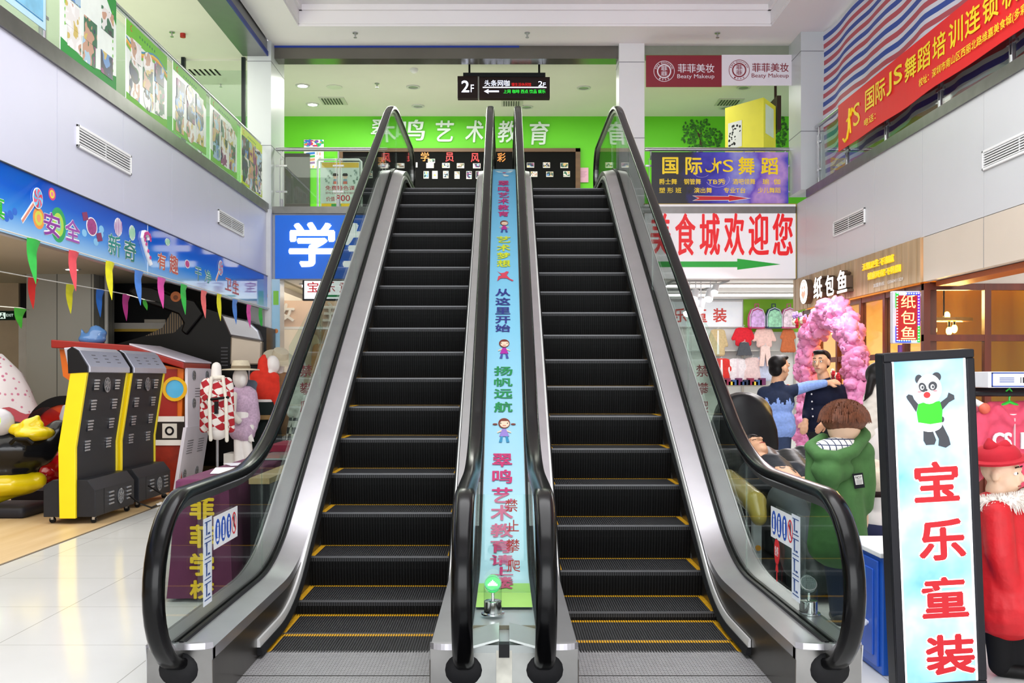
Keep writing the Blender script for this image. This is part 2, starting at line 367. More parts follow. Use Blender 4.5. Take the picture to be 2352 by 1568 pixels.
def panels(x0, x1, ys, z0, z1, pm=PANEL):
    b = B(); s = 1 if x1 > x0 else -1
    b.box((x0, ys[0], z0), (x1 - s * .012, ys[-1], z1), JOINT)
    for a, c in zip(ys, ys[1:]): b.box((x1 - s * .012, a + .003, z0), (x1, c - .003, z1), pm)
    return b
XL, XR = -3.1, 3.85
struct('wall_left', panels(XL - .22, XL, [-1.5, .9, 2.15, 3.4, 4.6, 5.83, 7.05, 8.27, 9.49, 10.71, 11.93, 13.3], 2.585, 3.42))
struct('wall_right', panels(XR + .22, XR, [-1.5, .9, 2.15, 3.4, 4.6, 5.8, 6.96, 8.16, 9.36, 10.56, 11.76, 12.96, 13.5], 2.555, 3.55, PANELR))
b = B(); b.box((XL - .26, -1.5, 3.42), (XL + .02, 13.3, 3.54), STEELD); struct('trim_2', b)
b = B(); b.box((XR + .26, -1.5, 3.55), (XR - .02, 12.9, 3.65), STEELD); struct('trim_3', b)
b = B(); b.box((XL - .02, 13.24, 0), (XL + .06, 13.3, 3.46), mat('e5e6ea', .4)); struct('trim_4', b)
# gallery floors and their ceilings
b = B(); b.box((-9.5, -1.5, 2.7), (XL - .23, 13.3, 3.42), M_CEILW); b.box((-9.5, 13.3, 2.7), (-3.35, 19, 3.42)); struct('floor_gallery', b)
b = B(); b.box((XR + .23, -1.5, 2.95), (9, 13.5, 3.5), M_CEILW); struct('floor_gallery_east', b)
b = B(); b.box((-9.5, -1.5, 2.62), (XL - .02, 19, 2.69), M_CEILW); struct('ceiling_arcade', b)
b = B(); b.box((-9.5, -1.5, 5.68), (-3.42, 19, 5.75), M_CEILW); struct('ceiling_gallery', b)
b = B(); b.box((XR + .3, -1.5, 5.68), (9, 19, 5.75), M_CEILW); struct('ceiling_gallery_east', b)
b = B(); b.box((-3.42, -1.5, 5.47), (-3.1, 13.3, 6.0), mat('77787a', .3, .6)); b.box((-3.1, -1.5, 5.47), (-3.085, 13.3, 5.53), K('142a86')); struct('trim_5', b)
# atrium ceiling with its recess
b = B(); zc = 5.67
b.box((-3.085, -3, zc), (-2.58, 13.6, 6.05), M_CEIL); b.box((3.35, -3, zc), (4.2, 13.6, 6.05)); b.box((-2.58, 12.75, zc), (3.35, 13.6, 6.05)); b.box((-2.58, -3, 5.93), (3.35, 12.75, 6.05))
for k, (d, z) in enumerate(((.012, 5.70), (.05, 5.86))):
    b.box((-2.58 + 0, 12.75 - d, z), (3.35, 12.75, 5.93)); b.box((-2.58, -3, z), (-2.58 + d, 12.75, 5.93)); b.box((3.35 - d, -3, z), (3.35, 12.75, 5.93))
struct('ceiling', b)
# far facade: pillars, beams, landing
def pillar(name, x0, x1, y0, y1, z0, z1, m, seams=()):
    b = B(); b.box((x0, y0, z0), (x1, y1, z1), m)
    for z in seams: b.box((x0 - .002, y0 - .002, z), (x1 + .002, y1 + .002, z + .008), JOINT)
    struct(name, b)
M_PIL = mat('ccd1d3', .3, var=.02, sc=2)
pillar('trim_6', -3.36, -3.05, 13.3, 14.1, 0, 5.67, M_PIL, (4.3, 5.4))
pillar('trim_7', 1.515, 1.85, 13.4, 13.75, 3.44, 5.70, mat('e9e9eb', .35, var=.01), (4.42, 5.42))
pillar('trim_8', 3.78, 4.35, 12.95, 13.5, 3.66, 5.67, M_PIL, (4.4, 5.42))
M_BEAM = mat('6f6c66', .18, .5, var=.06, sc=2)
b = B(); b.box((-3.05, 13.5, 5.5), (1.515, 13.75, 5.67), M_BEAM); b.box((-3.05, 13.49, 5.645), (.2, 13.5, 5.68), K('15389c')); b.box((1.85, 13.5, 5.55), (3.8, 13.75, 5.67), mat('8d9384', .4)); struct('trim_9', b)
b = B(); b.box((-9, 14.1, 5.66), (9, 17.2, 5.72), M_CEILW); b.box((-3.05, 13.6, 5.66), (3.85, 14.1, 5.72)); struct('ceiling_landing', b)
b = B(); b.box((-3.34, 13.52, 2.7), (3.85, 17.1, 3.42), mat('c9c7bd', .3)); struct('floor_landing', b)
b = B(); b.box((-9, 17.1, 3.42), (9, 17.25, 5.72), M_GREEN); struct('wall_landing', b)
b = B(); b.box((-3.05, 13.42, 2.56), (3.84, 13.52, 3.43), mat('c4c4c2', .5)); b.box((-3.05, 13.36, 3.425), (3.84, 13.62, 3.515), STEELD); struct('wall_back', b)
# dark doorway on the landing, upper windows of the gallery
b = B(); b.box((-3.7, 17.02, 3.42), (-3.26, 17.1, 5.02), mat('3a3634', .5)); struct('door_1', b)
b = B()
for x in (-4.45, -3.62, -3.4): b.box((x, 14.0, 3.54), (x + .05, 14.06, 5.68), mat('20262a', .3))
b.box((-4.45, 14, 3.54), (-3.36, 14.06, 3.6)); b.box((-4.4, 14.02, 3.6), (-3.4, 14.03, 5.5), GLASS); struct('window_1', b)
# ground floor shops behind the escalators
b = B(); b.box((-3.05, 13.55, 2.62), (6.5, 18, 2.69), M_BACKW); struct('ceiling_shops', b)
b = B(); b.box((-.15, 13.55, 0), (-.05, 18, 2.62), M_BACKW); struct('wall_shops_divider', b)
b = B(); b.box((-4, 17.6, 0), (-.1, 17.7, 2.62), mat('eec58a', .6)); struct('wall_ladies_shop', b)
b = B(); b.box((-.1, 17.6, 0), (6.5, 17.7, 2.62), M_BACKW); b.box((4.14, 17.58, 2.06), (6.5, 17.6, 2.62), K('8fd22a')); struct('wall_clothes_shop', b)
b = B(); b.box((-3.38, 14.1, 0), (-3.3, 17.7, 2.62), M_BACKW); struct('wall_shops_west', b)
b = B(); b.box((-9, 14.6, 0), (-3.4, 14.7, 2.62), mat('1d1e20', .6)); b.box((-9, 14.55, 0), (-6.95, 14.6, 2.62), mat('c8b79b', .6)); b.box((-6.95, 14.55, 0), (-6.05, 14.6, 2.12), mat('ecebe6', .6)); b.box((-5.15, 14.55, 0), (-4.85, 14.6, 2.1), mat('e6dccb', .6)); struct('wall_arcade', b)
b = B(); b.box((-9.5, -1.5, 0), (-9.3, 19, 2.62), mat('b7ab98', .6)); struct('wall_arcade_west', b)
pillar('trim_10', -6.25, -5.37, 13.3, 14.0, 0, 2.62, M_WALLT, ())
b = B(); b.cyl((-5.28, 13.5, 0), (-5.28, 13.5, 2.62), .026, mat('d4d4d0', .5)); struct('trim_11', b)
b = B(); b.box((8.2, -1.5, 0), (8.4, 14, 2.95), mat('cfc6bb', .6)); struct('wall_aisle_east', b)
b = B(); b.box((XR + .3, -1.5, 2.88), (8.2, 13.4, 2.94), mat('c9c2ba', .7)); struct('ceiling_aisle', b)
# under the right fascia: beige panels, lit cove
b = B(); b.box((XR + .06, 2.0, 2.145), (XR, 9.34, 2.55), M_BEIGE)
for y in (4.7, 5.85, 7.0, 8.16): b.box((XR - .001, y, 2.145), (XR, y + .006, 2.55), JOINT)
b.poly([(-6.6, 2.36), (-6.72, 2.27), (-6.68, 2.22), (-6.78, 2.19), (-6.9, 2.24), (-6.87, 2.36), (-6.75, 2.37)], .001, .003, WHITE, T=fr_right(XR)); struct('trim_12', b)
b = B(); b.box((XR + .1, 2.0, 2.10), (XR + .3, 9.3, 2.145), K('c0602a')); b.box((XR + .08, 2.0, 2.15), (XR + .3, 9.3, 2.88), mat('bdb3aa', .6)); struct('trim_13', b)

# ---------------------------------------------------------------- air vents
def vent(x, s, y0, y1, z0, z1, label):
    t = thing('air_vent', label, 'air vent', (x, (y0 + y1) / 2, z0), group='supply air vents in the gallery fronts')
    b = B(); w = .02
    for a, c in (((y0, z0), (y1, z0 + w)), ((y0, z1 - w), (y1, z1)), ((y0, z0), (y0 + w, z1)), ((y1 - w, z0), (y1, z1))): b.box((x, a[0], a[1]), (x + s * .018, c[0], c[1]), WHITE)
    b.obj('frame', t, bevel=.003)
    b = B(); b.box((x + s * .001, y0 + w, z0 + w), (x + s * .003, y1 - w, z1 - w), BLACK); b.obj('grille_backing', t)
    b = B(); n = 6
    for i in range(n):
        z = z0 + w + (z1 - z0 - 2 * w) * (i + .5) / n; b.box((x + s * .004, y0 + w, z - .005), (x + s * .016, y1 - w, z + .004), WHITE)
    b.box((x + s * .004, (y0 + y1) / 2 - .004, z0 + w), (x + s * .012, (y0 + y1) / 2 + .004, z1 - w)); b.obj('slats', t)
vent(XL, 1, 7.36, 8.42, 2.935, 3.1, 'long white air vent above the candy banner, nearer the camera'); vent(XL, 1, 11.0, 12.06, 2.93, 3.09, 'white air vent above the candy banner, the one beside the blue sign')
vent(XR, -1, 10.83, 11.86, 2.9, 3.08, 'white air vent above the brown plank shop sign'); vent(XR, -1, 7.0, 8.16, 2.92, 3.08, 'white air vent under the red banner above the beige panels')

# ---------------------------------------------------------------- railings with glass panes
def railing(name, label, pts, posts, z0, z1, mats=GLASS):
    """handrail between two floor points, posts at fractions, one pane between each two posts"""
    (xa, ya), (xb, yb) = pts; t = thing(name, label, 'railing', ((xa + xb) / 2, (ya + yb) / 2, z0)); q = lambda f: (xa + (xb - xa) * f, ya + (yb - ya) * f)
    b = B(); b.cyl((xa, ya, z1), (xb, yb, z1), .026, STEEL); b.obj('handrail', t, smooth=True)
    for f in posts:
        x, y = q(f); b = B(); dx, dy = (xb - xa), (yb - ya); L = math.hypot(dx, dy); dx, dy = dx / L, dy / L
        for s in (-1, 1): b.box((x - .004 + s * .022 * dx - .012 * dy, y - .004 + s * .022 * dy - .012 * dx, z0), (x + .004 + s * .022 * dx + .012 * dy, y + .004 + s * .022 * dy + .012 * dx, z1 - .12), STEEL)
        b.cyl((x, y, z1 - .14), (x, y, z1), .011); b.cyl((x, y, z0), (x, y, z0 + .12), .024)
        for z in (.28, .72):
            h = z0 + (z1 - z0) * z; b.box((x - .06 * abs(dx) - .014, y - .06 * abs(dy) - .014, h - .012), (x + .06 * abs(dx) + .014, y + .06 * abs(dy) + .014, h + .012))
        b.obj('post', t, bevel=.002)
    for f, g in zip(posts, posts[1:]):
        L = math.hypot(xb - xa, yb - ya); e = .05 / L; p, r = q(f + e), q(g - e); nx, ny = -(yb - ya) / L * .005, (xb - xa) / L * .005
        b = B(); b.add([(p[0] + a * nx, p[1] + a * ny, z) for a in (-1, 1) for z in (z0 + .06, z1 - .1)] + [(r[0] + a * nx, r[1] + a * ny, z) for a in (-1, 1) for z in (z0 + .06, z1 - .1)],
                       [(0, 1, 3, 2), (4, 6, 7, 5), (0, 4, 5, 1), (2, 3, 7, 6), (1, 5, 7, 3), (0, 2, 6, 4)], mats); b.obj('glass_pane', t)
LY = [1.0, 2.3, 3.6, 4.85, 6.05, 7.0, 8.2, 9.4, 10.62, 11.87, 13.1]
railing('gallery_railing', 'steel and glass railing of the gallery hung with green posters', ((XL - .08, 1.0), (XL - .08, 13.2)), [(y - 1) / 12.2 for y in LY], 3.54, 4.31)
RY = [1.0, 2.4, 3.8, 5.2, 6.6, 7.9, 9.2, 10.5, 11.7, 12.75]
railing('gallery_railing', 'steel and glass railing behind the long red banner', ((XR + .1, 1.0), (XR + .1, 12.85)), [(y - 1) / 11.85 for y in RY], 3.65, 4.43, GLASSG)
railing('landing_railing', 'steel railing on the landing above the blue sign', ((-3.03, 13.5), (-1.55, 13.5)), [.05, .56, .97], 3.515, 4.295)
railing('landing_railing', 'steel railing on the landing holding the purple dance sign', ((1.87, 13.5), (3.8, 13.5)), [.04, .36, .68, .965], 3.515, 4.295)

# ---------------------------------------------------------------- ceiling fittings
def downlight(p, lit, label):
    t = thing('ceiling_light', label, 'ceiling light', p, group='downlights')
    b = B(T=MX.Translation(p)); b.ring(0, 0, .075, .105, -.015, 0, mat('c9c9c4', .3)); b.obj('trim_ring', t)
    b = B(T=MX.Translation(p)); b.disc(0, 0, .075, -.008, -.002, mat('ffffff', .4, e=14, var=0) if lit else mat('8d928a', .25)); b.obj('lamp_face', t)
zl = 5.66
def Pz(x, y, z): Y = (z - H) * F / (HY - y); return (pX(x, Y), Y, z)
downlight(Pz(695, 196, zl), 1, 'lit downlight over the landing, the one nearer the void'); downlight(Pz(718, 239, zl), 1, 'lit downlight over the landing close above the green wall')
for x, y, l in ((949, 199, 'unlit downlight above the wave of the tall handrail, nearer the void'), (960, 243, 'unlit downlight just above the green wall by the tall handrail'), (1210, 245, 'unlit downlight just below the hanging sign'), (1341, 201, 'unlit downlight beside the white pillar'), (1708, 200, 'unlit downlight below the makeup sign'), (1667, 247, 'unlit downlight beside the yellow box')): downlight(Pz(x, y, zl), 0, l)
downlight(Pz(165, 617, 2.62), 1, 'lit downlight in the arcade ceiling behind the pennants')
def ceiling_vent(p, sx, sy, label, z=0):
    t = thing('ceiling_vent', label, 'ceiling vent', p); b = B(T=MX.Translation(p)); b.box((-sx, -sy, -.012), (sx, sy, 0), mat('c4c6b8', .5)); b.obj('frame', t)
    b = B(T=MX.Translation(p)); n = 7
    for i in range(n): b.box((-sx * .8 + i * sx * 1.6 / n, -sy * .75, -.02), (-sx * .8 + (i + .45) * sx * 1.6 / n, sy * .75, -.012), mat('4a4d45', .6))
    b.obj('slats', t)
ceiling_vent(Pz(765, 231, zl), .2, .22, 'square ceiling vent next to the two lit downlights'); ceiling_vent(Pz(1176, 236, zl), .17, .18, 'square ceiling vent under the hanging sign'); ceiling_vent(Pz(1675, 234, zl), .2, .2, 'square ceiling vent left of the yellow box'); ceiling_vent(Pz(468, 163, 5.68), .32, .2, 'grey vent in the gallery ceiling above the green posters')
def sprinkler(p, label):
    b = B(T=MX.Translation(p)); b.cyl((0, 0, -.012), (0, 0, 0), .035, STEEL); b.cyl((0, 0, -.06), (0, 0, -.012), .01); b.cyl((0, 0, -.066), (0, 0, -.06), .022); b.top('sprinkler', label, 'sprinkler', 'ceiling sprinklers')
for x, y, l in ((816, 75, 'small sprinkler on the atrium ceiling above the landing, nearest the far wall corner'), (1211, 75, 'small sprinkler on the atrium ceiling above the hanging sign'), (1648, 75, 'small sprinkler on the atrium ceiling above the makeup sign')): sprinkler(Pz(x, y, 5.67), l)
sprinkler(Pz(866, 191, zl), 'sprinkler on the landing ceiling above the green wall')
for x, y, l in ((395, 73, 'small sprinkler on the gallery ceiling'), (507, 190, 'small sprinkler on the gallery ceiling by the dark window frame')): sprinkler(Pz(x, y, 5.68), l)
b = B(T=MX.Translation(Pz(420, 77, 5.68))); b.cyl((0, 0, -.05), (0, 0, 0), .035, mat('a8201c', .4)); b.top('alarm_light', 'small red alarm light on the gallery ceiling', 'alarm light')
b = B(T=MX.Translation(Pz(951, 158, zl))); b.cyl((0, 0, -.03), (0, 0, 0), .06, WHITE); b.sph((0, 0, -.03), (.05, .05, .035)); b.top('smoke_detector', 'white smoke detector on the landing ceiling', 'smoke detector', smooth=True)
b = B(T=MX.Translation(P(1121, 262, 16.9))); b.sph((0, 0, 0), (.05, .05, .05), WHITE); b.box((-.05, -.02, 0), (.05, .2, .06)); b.cyl((.01, -.055, -.005), (.01, -.03, -.005), .02, BLACK); b.top('security_camera', 'small white security camera on the green wall beside the central handrails', 'camera', smooth=True)
b = B(T=MX.Translation(Pz(768, 199, zl))); b.cyl((0, 0, -.012), (0, 0, 0), .12, mat('d6d7cc', .4)); b.top('ceiling_speaker', 'round pale speaker plate in the landing ceiling', 'speaker')
# ================================================================ escalators (incline 30 degrees, step pitch 0.405 m)
TN = math.tan(R(30)); C30, S30 = math.cos(R(30)), .5; UP = 3.42
NZ = lambda Y: -3.087 + TN * Y                      # plane of the step noses
def epath(off, land, up, y0, y1, rad):              # a line parallel to the incline, level at both landings
    zo = -3.087 + off; return fillet([(y0, land), ((land - zo) / TN, land), ((up - zo) / TN, up), (y1, up)], rad, 10)
NOSE = epath(0, .0, UP, 4.0, 13.2, 1.6)
RAILC = epath(.925, .815, 4.30, 3.93, 13.4, 1.9)
HAND = [(4.1, .185), (4.02, .172)] + [(3.93 - .34 * math.sin(a), .4925 - .3225 * math.cos(a)) for a in [R(10 * i) for i in range(0, 18)]] + RAILC + \
       [(13.4 + .34 * math.sin(a), 3.96 + .34 * math.cos(a)) for a in [R(10 * i) for i in range(1, 19)]] + [(13.2, 3.63)]
DECKI = epath(.144, .235, UP + .2, 3.86, 13.55, 1.5)      # step-side edge of the inner deck
DECKG = epath(.175, .25, UP + .215, 3.86, 13.55, 1.5)     # at the glass
DEFL = epath(.125, .075, UP + .09, 4.55, 12.6, 1.2)
M_TREAD = stripes('grooved_black_tread', 'X', .0125, [(0, '060606'), (.5, '343436')], .5, 0)
M_TREAD.node_tree.nodes['Principled BSDF'].inputs['Specular IOR Level'].default_value = .25
def riser_mat():
    M = pmat('grooved_black_riser', .6, 0); t, L, b = nodes(M); b.inputs['Specular IOR Level'].default_value = .12; tc = t.new('ShaderNodeTexCoord'); s = t.new('ShaderNodeSeparateXYZ'); L.new(tc.outputs['Object'], s.inputs[0])
    d = t.new('ShaderNodeMath'); d.operation = 'DIVIDE'; d.inputs[1].default_value = .0165; L.new(s.outputs['X'], d.inputs[0]); f = t.new('ShaderNodeMath'); f.operation = 'FRACT'; L.new(d.outputs[0], f.inputs[0])
    q = ramp(t, [(0, '030303'), (.55, '1a1a1a')], 'CONSTANT'); L.new(f.outputs[0], q.inputs[0])
    n = t.new('ShaderNodeTexNoise'); n.inputs['Scale'].default_value = 60; n.noise_dimensions = '1D'; L.new(s.outputs['X'], n.inputs['W'])
    x = t.new('ShaderNodeMix'); x.data_type = 'RGBA'; x.blend_type = 'MULTIPLY'; x.inputs[0].default_value = .7; L.new(q.outputs[0], x.inputs[6]); L.new(n.outputs['Fac'], x.inputs[7]); L.new(x.outputs[2], b.inputs['Base Color'])
    return M
M_RISER = riser_mat(); M_YLINE = stripes('yellow_step_line', 'X', .0125, [(0, '3a2c05'), (.4, 'd09a0c')], .45); M_YSIDE = mat('c8940d', .5, var=.25, sc=60)
M_NOSE = mat('5a5a5c', .4, .5); M_DECK = mat('cfcdd2', .3, .9, var=.05, sc=5); M_DECKD = mat('a5a4a6', .35, .9, var=.1, sc=6); M_DEFL = mat('d8d7d6', .35, .3, var=.02); M_BRUSH = mat('141416', .8, bump=.3, sc=200)
M_SKIRT = mat('4d4843', .3, .8, var=.12, sc=5); M_PLATE = None
def plate_mat():
    M = pmat('ribbed_landing_plate', .42, .45); t, L, b = nodes(M); tc = t.new('ShaderNodeTexCoord'); k = t.new('ShaderNodeTexBrick'); k.inputs['Scale'].default_value = 1
    k.inputs['Brick Width'].default_value = .03; k.inputs['Row Height'].default_value = .012; k.inputs['Mortar Size'].default_value = .0022; k.inputs['Color1'].default_value = lin('b4b3b5'); k.inputs['Color2'].default_value = lin('a6a5a8'); k.inputs['Mortar'].default_value = lin('6e6c6b')
    L.new(tc.outputs['Object'], k.inputs['Vector']); L.new(k.outputs['Color'], b.inputs['Base Color']); return M
M_PLATE = plate_mat()
def length(path):
    s = [0]
    for a, c in zip(path, path[1:]): s.append(s[-1] + math.hypot(c[0] - a[0], c[1] - a[1]))
    return s
NL = length(NOSE)
def at_s(s):
    for i in range(len(NL) - 1):
        if NL[i] <= s <= NL[i + 1]:
            u = (s - NL[i]) / (NL[i + 1] - NL[i]); return NOSE[i][0] + (NOSE[i + 1][0] - NOSE[i][0]) * u, NOSE[i][1] + (NOSE[i + 1][1] - NOSE[i][1]) * u
def s_of(Y):
    for i in range(len(NOSE) - 1):
        if NOSE[i][0] <= Y <= NOSE[i + 1][0]: return NL[i] + (NL[i + 1] - NL[i]) * (Y - NOSE[i][0]) / (NOSE[i + 1][0] - NOSE[i][0])
def step_mesh():
    b = B(); w = .408; d = .4
    b.box((-w, 0, -.03), (w, .36, -.0012), M_TREAD); b.box((-w, .36, -.03), (w, d, 0), M_YLINE)
    for s in (-1, 1): b.box((s * w, .01, -.002), (s * (w - .03), .36, .001), M_YSIDE)
    b.box((-w, -.003, -.01), (w, .006, 0), M_NOSE)
    n = 6; pts = [(0, -.01)] + [(.03 * (1 - math.cos(k / n * 1.5)), -.01 - .19 * k / n) for k in range(1, n + 1)]
    v = [(x, y, z) for y, z in pts for x in (-w, w)]
    b.add(v, [(2 * i, 2 * i + 1, 2 * i + 3, 2 * i + 2) for i in range(n)], M_RISER)
    return b
PANE = {}
def balustrade(root, X, inner, outer_w):
    """one side: glass panes, handrail and its newels, decks; inner = +1/-1 towards the steps"""
    for a, c in ((None, 5.2), (5.2, 6.85), (6.85, 8.5), (8.5, 10.15), (10.15, 11.7), (11.7, None)):
        g = .003
        if a is None: top = HAND[3:20] + [p for p in RAILC if 3.93 < p[0] < c - g] + [(c - g, zat(RAILC, c - g))]; bot = [(c - g, zat(DECKG, c - g)), (4.6, .25), (3.95, .25)]
        elif c is None: top = [(a + g, zat(RAILC, a + g))] + [p for p in RAILC if p[0] > a + g] + [p for p in HAND if p[0] > 13.4 and p[1] > 3.6]; bot = [(13.45, UP + .215), (a + g, zat(DECKG, a + g))]
        else:
            ys = [a + g] + [p[0] for p in RAILC if a + g < p[0] < c - g] + [c - g]; top = [(y, zat(RAILC, y)) for y in ys]
            yd = [a + g] + [p[0] for p in DECKG if a + g < p[0] < c - g] + [c - g]; bot = [(y, zat(DECKG, y)) for y in yd][::-1]
        b = B(); b.side(top + bot, X - .005, X + .005, GLASSG); o = b.obj('glass_panel', root)
        if a is None: PANE[(round(X, 2))] = o
    b = B(); q = .038; sec = [(-q, -.012), (-q, .006), (-q + .008, .018), (-q + .02, .024), (q - .02, .024), (q - .008, .018), (q, .006), (q, -.012), (q - .008, -.02), (-q + .008, -.02)]
    b.sweep(sec, HAND, X, RUBBER); b.obj('handrail', root, smooth=True, label='black rubber handrail')
    b = B(); sec = [(-.018, -.05), (-.018, -.02), (.018, -.02), (.018, -.05)]; b.sweep(sec, HAND[2:-1], X, STEELD); b.obj('handrail_track', root)
    # inner deck: from the glass down to the skirt
    xi = X + inner * .132; n = len(DECKI); b = B()
    v = [(X + inner * .012, y, z) for y, z in DECKG] + [(xi, y, z) for y, z in DECKI] + [(xi, y, z - .05) for y, z in DECKI]; k = len(DECKG)
    b.add(v, [(i, i + 1, k + i + 1, k + i) for i in range(n - 1)] + [(k + i, k + i + 1, k + n + i + 1, k + n + i) for i in range(n - 1)], M_DECK)
    b.obj('inner_deck', root, smooth=True, label='brushed steel deck')
    b = B(); b.sweep([(-.008, -.01), (-.008, .012), (.008, .012), (.008, -.01)], DECKG, X + inner * .014, BLACK); b.sweep([(-.008, -.01), (-.008, .012), (.008, .012), (.008, -.01)], DECKG, X - inner * .014, BLACK); b.obj('glass_gasket', root)
    # outer deck and cladding
    xo = X - inner * outer_w; b = B(); v = [(X - inner * .012, y, z) for y, z in DECKG] + [(xo, y, z - .004) for y, z in DECKG]
    b.add(v, [(i, i + 1, k + i + 1, k + i) for i in range(k - 1)], M_DECKD); b.obj('outer_deck', root, smooth=True)
    if outer_w > .08:
        und = [(p[0] + .35, max(0, p[1] - 1.05)) for p in DECKG[::-1] if p[1] > 1.1]
        b = B(); b.side([(y, z - .005) for y, z in DECKG] + [(13.55, 2.7)] + und + [(5.6, 0), (3.9, 0)], xo - inner * .004, xo, mat('c3c3c4', .35, .6, var=.03)); b.obj('side_cladding', root)
    # skirt and its deflector
    b = B(); top = [(y, z - .045) for y, z in DECKI]; bot = [(y, z - .16) for y, z in NOSE if 3.86 < y < 13.5]
    b.side(top + [(13.4, UP - .1)] + bot[::-1] + [(3.87, -.0)], xi - inner * .001, xi + inner * .002, M_SKIRT); b.obj('skirt_panel', root)
    xs = xi; b = B(); b.sweep([(-.004, -.02), (-.004, .016), (.012 if inner > 0 else -.012, .016), (.016 if inner > 0 else -.016, -.004), (.016 if inner > 0 else -.016, -.02)], [(y, z) for y, z in DEFL], xs, M_DEFL); b.obj('skirt_deflector', root, smooth=True, label='pale aluminium deflector strip')
    b = B(); b.sweep([(-.002, -.055), (-.002, -.02), (.02 * inner, -.02), (.028 * inner, -.055)], DEFL, xs, M_BRUSH); b.obj('brush_strip', root, label='black brush strip')
    # newel base at the foot, rounded nose of the deck and the handrail inlet
    b = B(); xa, xb = sorted((xo, xi)); b.box((xa, 3.87, 0), (xb, 3.9, .232), STEELD); b.box((xo, 3.9, 0), (xo + inner * .004, 4.7, .235)); b.obj('newel_base', root, label='steel front plate of the newel')
    b = B(); m_ = 10; pts = [(xo, 3.87)] + [(xi, 3.87)] + [(xi - (xi - xo) * t / m_, 3.87 - .03 * math.sin(math.pi * t / m_) ** .5) for t in range(1, m_)]
    b.poly(pts, .232, .256, M_DECK); b.obj('deck_nose', root)
    b = B(); b.sph((X, 3.9, .15), (.095, .05, .085), mat('141416', .6, var=.1, sc=60), 18, 12); b.obj('handrail_inlet', root, smooth=True, label='black rubber inlet swallowing the handrail')

PROTO = step_mesh()
def escalator(s, s0Y, label):
    root = thing('escalator', label, 'escalator', (s * .7, 8.2, 0), group='pair of escalators')
    balustrade(root, s * 1.24, -s, .12); balustrade(root, s * .15, s, .012)
    s0 = s_of(s0Y); k0 = -20; first = None
    for k in range(k0, 30):
        q = s0 + k * .4053
        if q < s_of(4.33) or q > s_of(12.1): continue
        y, z = at_s(q)
        if first is None:
            b = B(T=MX.Translation((s * .7, y, z))); p = PROTO; b.mats = list(p.mats); b.v = [tuple(b.T @ V(c)) for c in p.v]; b.f = p.f; b.m = p.m
            first = b.obj('step', root, fixn=False); fy, fz = y, z
            me = first.data; me.transform(MX.Translation(-V((0, y - 8.2, z)))); first.location = (0, y - 8.2, z)
        else:
            o = first.copy(); COL.objects.link(o); o.parent = root; o.location = (0, y - 8.2, z)
    b = B(); b.box((s * .7 - .41, 4.3, -.01), (s * .7 + .41, 4.655, .004), M_PLATE)
    for i in range(64): x = s * .7 - .405 + i * .81 / 63; b.add([(x - .004, 4.655, -.004), (x + .004, 4.655, -.004), (x, 4.72, -.006), (x - .004, 4.655, .004), (x + .004, 4.655, .004), (x, 4.72, -.002)], [(0, 2, 1), (3, 4, 5), (0, 1, 4, 3), (1, 2, 5, 4), (2, 0, 3, 5)])
    b.obj('comb_plate', root)
    b = B(); b.box((s * .7 - .44, 2.6, -.02), (s * .7 + .44, 4.29, .003), M_PLATE); b.box((s * .7 - .44, 4.29, -.02), (s * .7 + .44, 4.3, .001), BLACK); b.obj('floor_plate', root)
    b = B(); b.box((s * .7 - .44, 12.45, UP - .03), (s * .7 + .44, 13.6, UP), M_PLATE); b.obj('floor_plate', root)
    b = B(); pts = [(y + .3, max(.0, z - .95)) for y, z in NOSE]; m = mat('b9b9ba', .4, .5)
    b.side([(y, z - .28) for y, z in NOSE if y > 5.6] + [(13.5, 2.72)] + [p for p in pts[::-1] if p[1] > .02 and p[0] < 13.4], s * .7 - .5, s * .7 + .5, m); b.obj('truss_casing', root)
    return root
EL = escalator(-1, 7.533, 'escalator beside the arcade and the purple table, with black steps')
ER = escalator(1, 7.427, 'escalator beside the massage chair and panda sign, with black steps')
